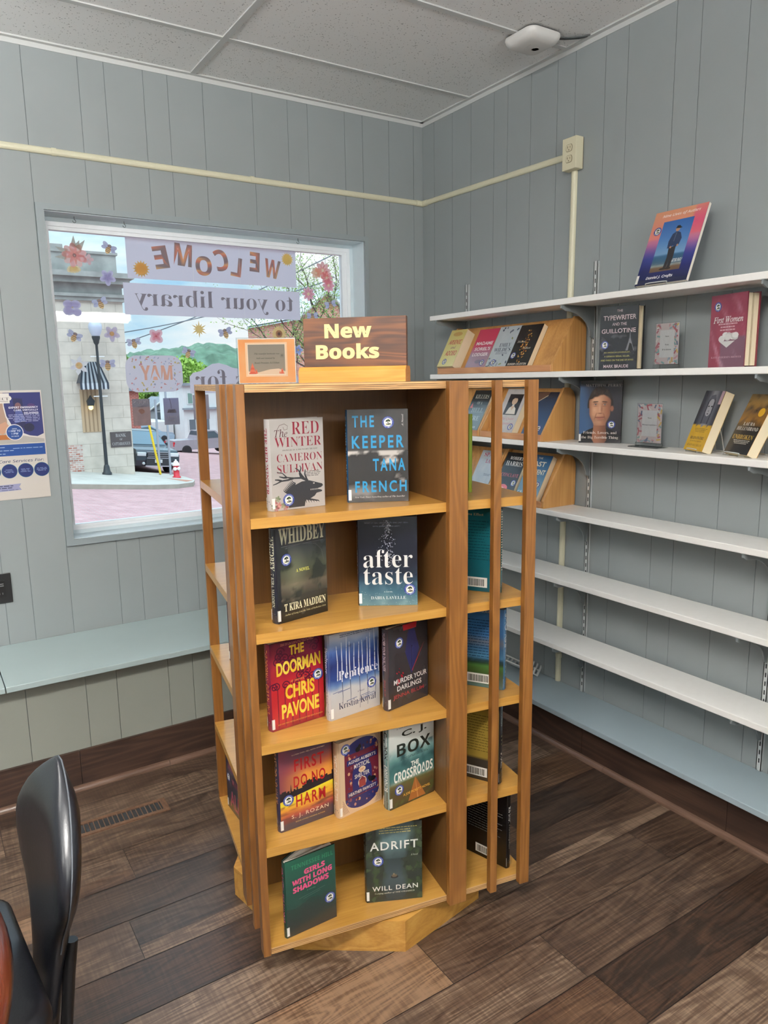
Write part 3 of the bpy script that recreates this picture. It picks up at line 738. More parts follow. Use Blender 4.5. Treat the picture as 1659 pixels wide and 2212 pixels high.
class Art:
    """asp = width/height of the page; x and y run 0..1 over it"""
    def __init__(s, asp): s.asp = asp; s.items = []; s.lay = 1
    def poly(s, pts, col): s.items.append((list(pts), [list(range(len(pts)))], lin(col), s.lay)); s.lay += 0.02; return s
    def rect(s, x0, y0, x1, y1, col): return s.poly([(x0, y0), (x1, y0), (x1, y1), (x0, y1)], col)
    def ell(s, cx, cy, rx, ry=None, col=(0, 0, 0), n=20, rot=0.0):
        ry = rx*s.asp if ry is None else ry; p = []
        for k in range(n):
            q = 2*PI*k/n; x = rx*math.cos(q); y = ry*math.sin(q)/s.asp
            p.append((cx+x*math.cos(rot)-y*math.sin(rot), cy+(x*math.sin(rot)+y*math.cos(rot))*s.asp))
        return s.poly(p, col)
    def line(s, pts, w, col):
        a = s.asp; P = [Vector((x*a, y)) for x, y in pts]; L = []; R = []
        for i, p in enumerate(P):
            t = P[min(i+1, len(P)-1)]-P[max(i-1, 0)]
            if t.length < 1e-9: t = Vector((1, 0))
            t.normalize(); nn = Vector((-t.y, t.x)); ww = (w[i] if isinstance(w, (list, tuple)) else w)/2
            L.append(p+nn*ww); R.append(p-nn*ww)
        v = [(p.x/a, p.y) for p in L+R]; n = len(L)
        s.items.append((v, [(i, n+i, n+i+1, i+1) for i in range(n-1)], lin(col), s.lay)); s.lay += 0.02; return s
    def text(s, body, cx, cy, W, Hh, col, font='sans', weight=0.0, rot=0, spacing=1.0, mirror=False, colf=None, skew=0.0):
        v, f, (x0, y0, x1, y1) = textmesh(body, font, weight, spacing)
        if x1-x0 < 1e-6: return s
        sx = W/(x1-x0); sy = Hh/(y1-y0); mx = (x0+x1)/2; my = (y0+y1)/2; o = []
        for x, y in v:
            px = (x-mx)*sx*(-1 if mirror else 1); py = (y-my)*sy
            if rot == -90: px, py = (y-my)*sy, -(x-mx)*sx
            elif rot == 90: px, py = -(y-my)*sy, (x-mx)*sx
            elif rot:
                ca, sa = math.cos(math.radians(rot)), math.sin(math.radians(rot)); qx = px*s.asp
                px, py = (qx*ca-py*sa)/s.asp, qx*sa+py*ca
            o.append((cx+px, cy+py+skew*px))
        if rot in (90, -90): pass
        if colf: s.items.append((o, f, [[lin(colf(*o[i])) for i in q] for q in f], s.lay))
        else: s.items.append((o, f, lin(col), s.lay))
        s.lay += 0.02; return s
    def vtext(s, body, cx, cy, W, L, col, font='sans', weight=0.0, up=False, spacing=1.0):
        """lettering that runs down (or up) a spine: W across, L along"""
        v, f, (x0, y0, x1, y1) = textmesh(body, font, weight, spacing); o = []
        for x, y in v:
            a = ((x-x0)/(x1-x0)-0.5)*L; b = ((y-y0)/(y1-y0)-0.5)*W
            o.append((cx+b, cy-a) if not up else (cx-b, cy+a))
        s.items.append((o, f, lin(col), s.lay)); s.lay += 0.02; return s
    def field(s, fn, nx=30, ny=44, box=(0, 0, 1, 1)):
        """a picture: fn(x, y) gives the colour printed at each grid corner"""
        x0, y0, x1, y1 = box; v = []; c = []
        for j in range(ny+1):
            for i in range(nx+1):
                x = x0+(x1-x0)*i/nx; y = y0+(y1-y0)*j/ny; v.append((x, y)); c.append(lin(fn(x, y)))
        f = []; fc = []
        for j in range(ny):
            for i in range(nx):
                q = (j*(nx+1)+i, j*(nx+1)+i+1, (j+1)*(nx+1)+i+1, (j+1)*(nx+1)+i); f.append(q); fc.append([c[k] for k in q])
        s.items.append((v, f, fc, s.lay)); s.lay += 0.02; return s
    def lines(s, x0, x1, ys, h, col, rag=0.2, align='l', seed=1):
        r = random.Random(seed)
        for y in ys:
            w = (x1-x0)*(1-rag*r.random()); a = x0 if align == 'l' else (x0+x1-w)/2 if align == 'c' else x1-w
            x = a
            while x < a+w-0.01:
                e = min(a+w, x+0.02+0.07*r.random()); s.rect(x, y, e, y+h, col); x = e+0.012
        return s
    def emit(s, mb, fn, mi=0):
        for v, f, c, lay in s.items:
            vv = [fn(x, y, lay) for x, y in v]
            if isinstance(c, list):
                o = len(mb.v)
                for p in vv: mb.v.append(tuple(p))
                for q, cc in zip(f, c): mb.f.append([o+i for i in q]); mb.mi.append(mi); mb.c.append(list(cc)); mb.sm.append(False)
            else: mb.add(vv, f, mi, c)

ink_gloss = mat('printed_jacket_gloss', rough=0.26, ink=True, coat=0.3, noise_amt=0.0, gain=0.82)
ink_matte = mat('printed_cover_satin', rough=0.42, ink=True, noise_amt=0.0, gain=0.85)
ink_flat = mat('printed_paper_flat', rough=0.75, ink=True, noise_amt=0.0, gain=0.8)
paper_m = mat('book_page_edges', (222, 208, 178), 0.85, noise_amt=0.10, noise_scale=1.0, stretch=(1, 900, 1))
paper_w = mat('book_page_edges_white', (226, 220, 206), 0.85, noise_amt=0.08, noise_scale=1.0, stretch=(1, 900, 1))

def seal_mesh():
    a = Art(1.0); R = 0.5
    a.ell(0.5, 0.5, 0.5, 0.5, (44, 58, 128), 40); a.ell(0.5, 0.5, 0.475, 0.475, (58, 72, 142), 40); a.ell(0.5, 0.5, 0.34, 0.34, (240, 240, 232), 36)
    for txt, a0, a1, flip in (('CATTARAUGUS', 160, 20, 1), ('FREE LIBRARY', 215, 325, -1)):
        for i, ch in enumerate(txt):
            if ch == ' ': continue
            q = math.radians(a0+(a1-a0)*i/(len(txt)-1)); r = 0.405
            a.text(ch, 0.5+r*math.cos(q), 0.5+r*math.sin(q), 0.052, 0.072, (210, 214, 232), 'sans', 0.01, rot=math.degrees(q)-90 if flip == 1 else math.degrees(q)+90)
    a.poly([(0.44, 0.30), (0.57, 0.30), (0.53, 0.42), (0.53, 0.58), (0.48, 0.58), (0.47, 0.42)], (24, 30, 20))
    for x, y, r in ((0.42, 0.63, 0.10), (0.53, 0.68, 0.11), (0.63, 0.62, 0.085), (0.36, 0.58, 0.06)): a.ell(x, y, r, r*0.75, (26, 44, 24), 14)
    a.ell(0.52, 0.70, 0.06, 0.04, (62, 92, 46), 10)
    for x, y in ((0.60, 0.38), (0.69, 0.36), (0.38, 0.33)): a.ell(x, y, 0.045, 0.075, (34, 32, 28), 10); a.ell(x, y+0.09, 0.026, 0.026, (150, 120, 90), 8)
    a.rect(0.28, 0.275, 0.72, 0.30, (120, 140, 80)); a.poly([(0.3, 0.29), (0.4, 0.29), (0.36, 0.38)], (214, 190, 90))
    b = MB(); a.emit(b, lambda x, y, l: ((x-0.5)*0.0305, -0.00004*l, (y-0.5)*0.0305))
    return b.mesh('library_sticker', ink_gloss)
SEAL = seal_mesh()

BOOKN = [0]
def book(name, label, loc, rz, w, h, T, front=None, spine=None, back=None, base=(60, 60, 60), spinec=None, seal=None, hard=True, tilt=0.0, opened=0.0, tag_label=True, group=None, gloss=True, pages=None, rot=None, roll=0.0):
    t = thing(name, label, 'book', loc, rz, group, rot=rot if rot else (-tilt, 0, rz))
    ink = ink_gloss if gloss else ink_matte
    tb = 0.0032 if hard else 0.0006
    spinec = spinec or base; cb = lin(base); cs = lin(spinec)
    k = math.tan(opened); bl = 0.004 if hard else 0.0015
    e = MB()
    def fy(x): return 0.0                    # front face plane
    def by(x): return T+max(0, x)*k          # back face plane
    hinge = 0.010 if hard else 0.0
    e.box(hinge, 0, 0, w, tb, h, 0, cb)
    e.add([(hinge*0.2, 0.0005, 0), (hinge, 0.0, 0), (hinge, tb, 0), (hinge*0.2, tb+0.0005, 0), (hinge*0.2, 0.0005, h), (hinge, 0.0, h), (hinge, tb, h), (hinge*0.2, tb+0.0005, h)], [(0, 1, 5, 4), (2, 3, 7, 6), (0, 3, 2, 1), (4, 5, 6, 7)], 0, cs) if hinge else None
    xs = [0, w]
    e.add([(0, by(0), 0), (w, by(w), 0), (w, by(w)-tb, 0), (0, by(0)-tb, 0), (0, by(0), h), (w, by(w), h), (w, by(w)-tb, h), (0, by(0)-tb, h)], [(1, 0, 4, 5), (3, 2, 6, 7), (0, 1, 2, 3), (7, 6, 5, 4), (1, 5, 6, 2)], 0, cb)
    n = 8
    def sx(f): return -bl*4*f*(1-f)
    so = [(sx(i/n), T*i/n) for i in range(n+1)]; si = [(sx(i/n)+0.002, T*i/n) for i in range(n+1)]
    v = [(x, y, z) for z in (0, h) for x, y in so]+[(x, y, z) for z in (0, h) for x, y in si]; m_ = n+1
    e.add(v, [(i+1, i, m_+i, m_+i+1) for i in range(n)], 0, cs, smooth=True)
    e.add(v, [(2*m_+i, 2*m_+i+1, 3*m_+i+1, 3*m_+i) for i in range(n)]+[(i, i+1, 2*m_+i+1, 2*m_+i) for i in range(n)]+[(m_+i+1, m_+i, 3*m_+i, 3*m_+i+1) for i in range(n)], 0, cs)
    ey = 0.00022
    if front: front.emit(e, lambda x, y, l: (x*w, -ey*l, y*h))
    if back: back.emit(e, lambda x, y, l: (w-x*w, by(w-x*w)+ey*l, y*h))
    if spine: spine.emit(e, lambda x, y, l: (sx(1-x)-ey*l, T-x*T, y*h))
    e.build('cover', ink, t)
    pi = 0.004 if hard else 0.0004; pf = w-(0.005 if hard else 0.0006)
    pm = pages or paper_m
    if not opened:
        a = MB(); a.box(0.0022, tb, pi, pf, T-tb, h-pi); a.build('page_block', pm, t)
    else:
        for y0, y1, s0, s1 in ((tb, T*0.52, 0.0, k*0.16), (T*0.54, T-tb, k*0.86, k)):
            a = MB(); v = []
            for z in (pi, h-pi):
                v += [(0.0022, y0, z), (pf, y0+pf*s0, z), (pf, y1+pf*s1, z), (0.0022, y1, z)]
            a.add(v, [(3, 2, 1, 0), (4, 5, 6, 7), (0, 1, 5, 4), (1, 2, 6, 5), (2, 3, 7, 6), (3, 0, 4, 7)]); a.build('page_block', pm, t)
    if seal:
        o = D.objects.new('library_sticker', SEAL); COL.objects.link(o); o.parent = t; o.location = (seal[0]*w, -0.0006, seal[1]*h); slabel(o, 'round blue and white library sticker')
    if tag_label:
        a = Art(1.0); a.rect(0.0, 0.025, 1.0, 0.14, (236, 234, 228)); r = random.Random(BOOKN[0])
        a.rect(0.25, 0.098, 0.75, 0.106, (60, 60, 60)); a.rect(0.2, 0.075, 0.85, 0.083, (60, 60, 60))
        b = MB(); ek = 0.0008
        a.emit(b, lambda x, y, l: (sx(1-x)-ek-ey*l*0.3, T-x*T, y*h))
        b.add([(-0.0006, -0.0006, 0.025*h), (w*0.045, -0.0006, 0.025*h), (w*0.045, -0.0006, 0.14*h), (-0.0006, -0.0006, 0.14*h)], [(0, 1, 2, 3)], 0, lin((236, 234, 228)))
        slabel(b.build('spine_label', ink_matte, t), 'white call-number label on the spine')
    BOOKN[0] += 1
    return t
def on_case(u, v, ang): 
    p = l2w(u, v, 0); return (p.x, p.y), TH+math.radians(ang)
G1 = 'face-out books in the front bays of the revolving bookcase'

# --- covers of the front bays
def A0(w=0.155, h=0.235): return Art(w/h)
def spine_title(txt, col, font='sans', y0=0.20, y1=0.93, W=0.5, weight=0.01): 
    a = Art(0.12); a.vtext(txt, 0.5, (y0+y1)/2, W, (y1-y0), col, font, weight); return a

f = A0(); f.field(lambda x, y: mixc((180, 174, 170), (160, 155, 152), 0.5+fbm(x*2, y*3)), 8, 12)
RD = (122, 26, 44)
f.text('The', 0.20, 0.845, 0.24, 0.085, (70, 24, 34), 'ital', 0.0); f.line([(0.12, 0.87), (0.18, 0.93), (0.27, 0.945), (0.33, 0.92), (0.32, 0.885), (0.26, 0.88), (0.245, 0.91)], 0.004, (70, 24, 34))
f.text('RED', 0.66, 0.895, 0.52, 0.135, RD, 'serif', -0.011); f.text('WINTER', 0.52, 0.745, 0.88, 0.105, RD, 'serif', -0.011)
f.text('POWER IS A HUNGRY BEAST', 0.55, 0.658, 0.66, 0.016, (60, 50, 50), 'serif', -0.01)
f.text('CAMERON', 0.54, 0.575, 0.86, 0.088, RD, 'serif', -0.013); f.text('SULLIVAN', 0.54, 0.455, 0.86, 0.092, RD, 'serif', -0.013)
f.lines(0.62, 0.93, [0.405, 0.388, 0.371, 0.354], 0.006, (70, 66, 66), 0.3, 'c', 3)
BK = (44, 44, 48)
f.poly([(0.30, 0.02), (0.28, 0.12), (0.33, 0.20), (0.42, 0.265), (0.56, 0.30), (0.70, 0.305), (0.80, 0.285), (0.95, 0.255), (0.97, 0.235), (0.93, 0.215), (0.86, 0.205), (0.95, 0.18), (0.94, 0.165), (0.84, 0.155), (0.80, 0.125), (0.72, 0.10), (0.62, 0.085), (0.60, 0.02)], BK)
for k in range(9): 
    x = 0.22+0.02*k; y = 0.19+0.012*k; f.line([(0.40, 0.15+0.012*k), (x+0.05, y+0.0), (x, y+0.02), (x-0.01, y+0.045)], [0.03, 0.02, 0.01, 0.003], BK)
for k in range(6): f.line([(0.60, 0.11), (0.62+0.05*k, 0.09-0.005*k), (0.64+0.05*k, 0.05)], [0.02, 0.012, 0.003], BK)
for p in ([(0.68, 0.30), (0.55, 0.34), (0.40, 0.345), (0.28, 0.36), (0.20, 0.41), (0.10, 0.425)], [(0.40, 0.345), (0.30, 0.33), (0.18, 0.325), (0.08, 0.30), (0.02, 0.29)], [(0.62, 0.32), (0.56, 0.37), (0.50, 0.43), (0.44, 0.455)], [(0.55, 0.34), (0.52, 0.39), (0.55, 0.45), (0.53, 0.48)], [(0.28, 0.36), (0.22, 0.36), (0.14, 0.375)], [(0.18, 0.325), (0.12, 0.34), (0.06, 0.345)], [(0.66, 0.31), (0.62, 0.38), (0.63, 0.43)]): 
    f.line(p, [0.022*(1-i/len(p))+0.003 for i in range(len(p))], BK)
f.ell(0.79, 0.268, 0.018, 0.008, (170, 166, 160), 8)
for k in range(7): f.poly([(0.72+0.028*k, 0.205), (0.735+0.028*k, 0.205), (0.727+0.028*k, 0.188)], (214, 208, 200))
for x, y, c in ((0.04, 0.09, (150, 92, 92)), (0.12, 0.06, (170, 110, 106)), (0.07, 0.03, (120, 66, 70)), (0.24, 0.03, (130, 74, 76)), (0.10, 0.13, (92, 106, 76)), (0.02, 0.05, (80, 96, 66)), (0.20, 0.055, (94, 104, 74))):
    for q in range(5): f.ell(x+0.025*math.cos(q*1.26), y+0.02*math.sin(q*1.26), 0.028, 0.012, mixc(c, (230, 200, 190), 0.1*q), 8, rot=q*1.26)
sp = spine_title('THE RED WINTER', (150, 60, 76), 'serif', 0.18, 0.9, 0.42)
(px, py), rz = on_case(0.070, 0.071, 12.5)
book('hardcover_book', 'pale grey hardcover with red lettering and a black antlered beast, on the top bay', (px, py, HS[0]+0.0005), rz, 0.146, 0.222, 0.031, f, sp, base=(170, 164, 161), spinec=(184, 180, 178), seal=(0.30, 0.11), group=G1)

f = A0()
def kp(x, y):
    n = fbm(x*3+3, y*4, 5, 2.0)
    g = mixc((66, 63, 62), (44, 42, 42), 0.5+n)
    if y < 0.56:
        w = fbm(x*2.4+1, y*5+4, 4, 9.0)+0.10*math.sin(y*14)-abs(y-0.40)*0.5
        if 0.50 < y < 0.56: w += 0.25
        if w > 0.10 and y > 0.2: g = mixc(g, (182, 176, 170), (w-0.10)*9)
        elif y < 0.2: g = mixc(g, (120, 118, 116), (w+0.05)*2)
        else: g = mixc(g, (26, 24, 24), 0.6)
    return g
f.field(kp, 40, 60)
BL = (44, 138, 186)
for tx, cx, cy, W, Hh in (('THE', 0.26, 0.875, 0.36, 0.125), ('KEEPER', 0.50, 0.655, 0.86, 0.135), ('TANA', 0.68, 0.405, 0.54, 0.135), ('FRENCH', 0.54, 0.17, 0.86, 0.125)): f.text(tx, cx, cy, W, Hh, BL, 'sans', 0.022, spacing=1.35)
f.text('New York Times bestselling author of The Searcher', 0.52, 0.055, 0.84, 0.022, (206, 200, 196), 'ital')
f.vtext('A Novel', 0.91, 0.88, 0.03, 0.13, (206, 200, 196), 'ital', 0.0, up=True)
(px, py), rz = on_case(0.279, 0.109, -15.7)
book('hardcover_book', 'dark grey hardcover with wide-spaced bright blue lettering, on the top bay', (px, py, HS[0]+0.0005), rz, 0.155, 0.237, 0.030, f, spine_title('THE KEEPER TANA FRENCH', (150, 190, 214)), base=(56, 54, 54), spinec=(28, 84, 128), seal=(0.67, 0.86), group=G1)

f = A0()
def wh(x, y):
    if y > 0.80 or x < 0.06: return (24, 25, 30)
    d = math.hypot((x-0.35)*1.2, (y-0.5)*1.1)
    g = grad([(0, (22, 22, 20)), (0.25, (46, 42, 34)), (0.38, (92, 82, 66)), (0.44, (70, 66, 50)), (0.55, (64, 68, 52)), (0.8, (50, 54, 58))], y)
    g = mixc(g, (134, 134, 104), max(0, 0.55-d*1.6))
    g = mixc(g, (24, 28, 22), max(0, min(0.9, 4*fbm(x*3, y*4, 4, 5.0)-0.3+(0.9 if (x > 0.62 and y > 0.4) else 0)*(0.9-y))))
    if y < 0.4: g = mixc(g, (120, 108, 90), max(0, 2.2*fbm(x*5, y*16, 4, 8)-0.4))
    return g
f.field(wh, 36, 54)
f.text('WHIDBEY', 0.52, 0.905, 0.92, 0.17, (200, 196, 164), 'serif', 0.01, skew=0.0)
f.line([(0.10, 0.80), (0.94, 0.80)], 0.004, (96, 96, 98)); f.line([(0.20, 0.78), (0.5, 0.80), (0.78, 0.775), (0.9, 0.70), (0.95, 0.58)], 0.004, (80, 80, 78))
f.text('A NOVEL', 0.51, 0.525, 0.27, 0.036, (220, 214, 96), 'serif', 0.0); f.text('T KIRA MADDEN', 0.54, 0.155, 0.84, 0.082, (222, 216, 178), 'serif', 0.005)
f.text('Author of Long Live the Tribe of Fatherless Girls', 0.54, 0.075, 0.84, 0.024, (196, 186, 140), 'ital', 0.004)
sp = Art(0.12); sp.vtext('WHIDBEY', 0.5, 0.74, 0.62, 0.36, (206, 202, 172), 'serif', 0.01); sp.vtext('T KIRA MADDEN', 0.5, 0.35, 0.40, 0.36, (196, 192, 164), 'serif', 0.0)
(px, py), rz = on_case(0.068, 0.051, 20.2)
book('hardcover_book', 'black hardcover with a murky moonlit landscape and cream title, on the second bay', (px, py, HS[1]+0.0005), rz, 0.153, 0.240, 0.029, f, sp, base=(22, 23, 28), spinec=(28, 30, 40), seal=(0.19, 0.66), group=G1)

f = A0()
f.field(lambda x, y: mixc(grad([(0, (92, 124, 130)), (0.12, (60, 98, 112)), (0.25, (46, 74, 92)), (0.36, (28, 40, 56)), (0.5, (20, 24, 36)), (1, (15, 19, 33))], y-0.10*fbm(x*4, y*4, 4, 3)), (150, 180, 184), 0.7*max(0, fbm(x*6, y*6, 4, 6)) if y < 0.28 else 0), 30, 46)
r = random.Random(4)
for k in range(190):
    y = 0.46+0.5*r.random(); x = 0.5+r.gauss(0, 0.055)*(1.15 if y < 0.8 else 0.6); q = 0.003+0.005*r.random(); f.ell(x, y, q, q*0.66, (206, 208, 214), 5)
for k in range(60): f.ell(r.random(), 0.2*r.random(), 0.004, 0.003, (170, 190, 196), 5)
f.text('after', 0.50, 0.535, 0.84, 0.205, (222, 220, 216), 'serif', -0.010); f.text('taste', 0.50, 0.335, 0.84, 0.19, (222, 220, 216), 'serif', -0.010)
f.text('A NOVEL', 0.5, 0.157, 0.15, 0.012, (220, 224, 226)); f.text('DARIA LAVELLE', 0.5, 0.09, 0.6, 0.034, (216, 224, 226), 'serif', -0.010)
f.text('WHAT IF YOU COULD HAVE ONE LAST MEAL', 0.48, 0.935, 0.74, 0.013, (150, 156, 170), spacing=1.2); f.text('WITH SOMEONE YOU LOST?', 0.48, 0.897, 0.46, 0.013, (150, 156, 170), spacing=1.2)
(px, py), rz = on_case(0.302, 0.110, -22.3)
book('hardcover_book', 'navy hardcover with large white two-line lowercase title and falling salt grains', (px, py, HS[1]+0.0005), rz, 0.154, 0.239, 0.028, f, spine_title('AFTERTASTE', (200, 204, 210), 'serif'), base=(18, 22, 36), spinec=(26, 34, 52), seal=(0.87, 0.18), group=G1)

f = A0()
def dm(x, y):
    g = grad([(0, (120, 24, 34)), (0.1, (176, 40, 44)), (0.5, (176, 36, 42)), (0.75, (120, 24, 46)), (1, (84, 18, 46))], y+0.05*fbm(x*3, y*3))
    return mixc(g, (200, 60, 50), max(0, fbm(x*5, y*5, 3, 4))*0.8)
f.field(dm, 16, 24)
DK = (70, 14, 38)
for k in range(7): f.line([(0.12+0.13*k, 0.02), (0.12+0.13*k, 0.52)], 0.012, (112, 24, 40))
def curl(x, y, r_, sgn, turns=1.6): f.line([(x+sgn*r_*(1-q/26)*math.cos(q*turns*2*PI/26)/f.asp, y+r_*(1-q/26)*math.sin(q*turns*2*PI/26)) for q in range(25)], 0.012, DK)
for k in range(20): curl(0.1+0.8*((k*0.37) % 1), 0.50+0.47*((k*0.61) % 1), 0.055, 1 if k % 2 else -1)
for k in range(5): curl(0.05+0.22*k, 0.50, 0.05, 1 if k % 2 else -1)
def yel(x, y): return mixc((226, 178, 42), (238, 214, 84), 0.5+1.6*fbm(x*6, y*6, 3, 1))
f.text('THE', 0.50, 0.885, 0.28, 0.11, None, 'sans', 0.03, colf=yel, skew=0.02); f.text('DOORMAN', 0.53, 0.705, 0.84, 0.155, None, 'sans', 0.035, colf=yel, skew=0.03)
f.text('CHRIS', 0.54, 0.415, 0.56, 0.165, None, 'sans', 0.035, colf=yel, skew=0.02); f.text('PAVONE', 0.54, 0.205, 0.72, 0.17, None, 'sans', 0.035, colf=yel, skew=0.02)
f.text('a novel', 0.5, 0.535, 0.26, 0.035, (214, 150, 80), 'ital'); f.text('NEW YORK TIMES BESTSELLING AUTHOR OF TWO NIGHTS IN LISBON', 0.53, 0.06, 0.86, 0.016, (220, 160, 70), 'sital'); f.lines(0.2, 0.95, [0.97, 0.955], 0.005, (196, 120, 96), 0.2, 'l', 6)
(px, py), rz = on_case(0.043, 0.060, 13.3)
book('hardcover_book', 'red hardcover with wrought-iron curls and bold yellow lettering, on the third bay', (px, py, HS[2]+0.0005), rz, 0.152, 0.232, 0.028, f, spine_title('THE DOORMAN  CHRIS PAVONE', (206, 130, 62), 'sans'), base=(140, 30, 42), spinec=(120, 28, 50), seal=(0.89, 0.53), group=G1)

f = A0()
def pn(x, y):
    n = fbm(x*4, y*5, 5, 3.0); yy = y+0.06*n
    g = grad([(0, (188, 184, 180)), (0.33, (196, 194, 194)), (0.40, (104, 132, 176)), (0.47, (44, 66, 126)), (0.62, (34, 46, 100)), (0.78, (64, 92, 150)), (0.9, (140, 152, 178)), (1, (190, 188, 188))], yy)
    return mixc(g, (20, 26, 60), max(0, fbm(x*9, y*9, 3, 7))*0.9 if 0.45 < y < 0.85 else 0)
f.field(pn, 36, 54)
r = random.Random(9)
for k in range(11):
    x = 0.14+0.085*k+r.uniform(-0.02, 0.02); y0 = 0.42+0.08*r.random(); y1 = 0.84+0.12*r.random()
    f.line([(x, y0), (x+r.uniform(-0.012, 0.012), (y0+y1)/2), (x+r.uniform(-0.01, 0.01), y1)], [0.013, 0.010, 0.006], (214, 216, 222))
    if k % 2: f.line([(x, y0), (x+0.01, 0.25), (x, 0.05+0.1*r.random())], [0.009, 0.006, 0.004], (70, 76, 96))
    for q in range(4): yq = y0+(y1-y0)*r.random(); f.line([(x-0.012, yq), (x+0.01, yq+0.004)], 0.004, (60, 66, 90))
for k in range(9): 
    x = r.random()*0.8; y = 0.10+0.22*r.random(); f.line([(x, y), (x+0.2, y+0.012)], 0.007, (96, 106, 140))
f.text('Penitence', 0.56, 0.505, 0.80, 0.105, (236, 236, 240), 'serif', -0.012, skew=0.0); f.text('Kristin Koval', 0.53, 0.145, 0.76, 0.078, (48, 52, 78), 'serif', -0.012); f.text('A Novel', 0.60, 0.255, 0.14, 0.02, (60, 64, 90), 'serif', -0.010)
f.lines(0.2, 0.95, [0.965, 0.945], 0.007, (70, 76, 100), 0.15, 'l', 8)
sp = Art(0.12); sp.field(lambda x, y: pn(0.02+x*0.1, y), 4, 24); sp.vtext('Penitence', 0.5, 0.70, 0.5, 0.30, (220, 226, 236), 'serif', -0.01); sp.vtext('Kristin Koval', 0.5, 0.32, 0.4, 0.26, (92, 98, 120), 'serif', -0.01)
(px, py), rz = on_case(0.198, 0.057, 15.3)
book('hardcover_book', 'blue and white hardcover with bare birch trunks, on the third bay', (px, py, HS[2]+0.0005), rz, 0.158, 0.234, 0.024, f, sp, base=(150, 156, 172), spinec=(120, 132, 160), seal=(0.83, 0.315), group=G1)

f = A0()
f.field(lambda x, y: mixc((40, 38, 42), (56, 54, 58), 0.5+fbm(x*3, y*3, 3, 2)), 10, 14)
f.poly([(0.38, 0.93), (0.70, 0.93), (0.72, 1.0), (0.36, 1.0)], (164, 26, 42)); f.poly([(0.50, 0.92), (0.66, 0.92), (0.78, 0.66), (0.58, 0.36), (0.42, 0.66)], (38, 42, 84)); f.line([(0.59, 0.70), (0.58, 0.37)], 0.005, (20, 22, 50)); f.ell(0.59, 0.71, 0.012, 0.008, (20, 22, 50), 8)
f.line([(0.59, 0.40), (0.72, 0.53), (0.90, 0.71)], [0.012, 0.009, 0.002], (170, 34, 48))
for x, y, q in ((0.25, 0.33, 0.03), (0.33, 0.38, 0.022), (0.21, 0.30, 0.02), (0.36, 0.41, 0.014), (0.26, 0.44, 0.012), (0.21, 0.43, 0.012), (0.27, 0.48, 0.008)): f.ell(x, y, q, q*1.2, (150, 28, 42), 9, rot=0.6)
f.text('MURDER YOUR', 0.55, 0.325, 0.84, 0.062, (226, 222, 218), 'sans', 0.012); f.text('DARLINGS', 0.52, 0.235, 0.62, 0.062, (226, 222, 218), 'sans', 0.012); f.text('JENNA BLUM', 0.50, 0.135, 0.78, 0.062, (156, 52, 58), 'sans', 0.008)
sp = Art(0.12); sp.rect(0, 0.42, 1, 1, (132, 20, 40)); sp.vtext('MURDER YOUR DARLINGS', 0.5, 0.72, 0.36, 0.46, (220, 190, 194), 'sans'); sp.vtext('JENNA BLUM', 0.5, 0.28, 0.34, 0.2, (150, 60, 66))
(px, py), rz = on_case(0.357, 0.050, 20.0)
book('hardcover_book', 'charcoal hardcover with a navy necktie and red slash, right end of the third bay', (px, py, HS[2]+0.0005), rz, 0.148, 0.228, 0.024, f, sp, base=(42, 40, 44), spinec=(60, 50, 54), seal=(0.27, 0.80), group=G1)

f = A0()
def fd(x, y):
    k = y-0.08*(x-0.5)
    n = fbm(x*2, y*6, 4, 1.0)*0.08; k += n
    g = grad([(0, (58, 50, 56)), (0.09, (70, 54, 60)), (0.16, (150, 60, 58)), (0.28, (222, 150, 50)), (0.37, (232, 214, 48)), (0.42, (226, 190, 50)), (0.47, (226, 150, 60)), (0.62, (214, 140, 56)), (0.74, (170, 82, 62)), (0.86, (92, 58, 72)), (1, (62, 52, 70))], k)
    if k > 0.47: g = mixc(g, (120, 54, 70), max(0, 0.9-x*1.8))
    if k < 0.33: g = mixc(g, (90, 44, 40), max(0, 2*fbm(x*3, y*26, 3, 5)))
    return g
f.field(fd, 30, 54)
r = random.Random(5); sk = [(0.0, 0.385)]
x = 0.0
while x < 1.0:
    wd = r.uniform(0.02, 0.045); hh = r.uniform(0.02, 0.075)+(0.02 if x > 0.4 else 0)
    b0 = 0.415+0.075*x
    sk += [(x, b0+hh), (x+wd, b0+hh)]; x += wd
sk += [(1.0, 0.43), (1.0, 0.455), (0.0, 0.37)]
f.poly(sk, (30, 22, 26)); f.poly([(0.185, 0.42), (0.20, 0.53), (0.205, 0.56), (0.21, 0.53), (0.225, 0.42)], (30, 22, 26))
RC = (162, 26, 30)
f.text('FIRST', 0.56, 0.765, 0.56, 0.15, RC, 'sans', 0.02, spacing=1.2); f.text('DO NO', 0.56, 0.565, 0.60, 0.14, RC, 'sans', 0.02, spacing=1.2); f.text('HARM', 0.57, 0.325, 0.56, 0.145, RC, 'sans', 0.02, spacing=1.2)
f.text('S. J. ROZAN', 0.55, 0.14, 0.70, 0.06, (226, 200, 170), 'sans', 0.0, spacing=1.2); f.text('EDGAR AWARD-WINNING AUTHOR', 0.55, 0.075, 0.56, 0.014, (200, 160, 90)); f.text('A LYDIA CHIN / BILL SMITH MYSTERY', 0.55, 0.90, 0.62, 0.014, (220, 180, 150))
(px, py), rz = on_case(0.051, 0.050, 10.2)
book('hardcover_book', 'sunset-coloured hardcover with a black skyline and red title, on the fourth bay', (px, py, HS[3]+0.0005), rz, 0.154, 0.228, 0.024, f, spine_title('FIRST DO NO HARM', (200, 140, 80), 'sans', 0.35, 0.96, 0.5), base=(70, 54, 62), spinec=(44, 38, 58), seal=(0.15, 0.37), group=G1)

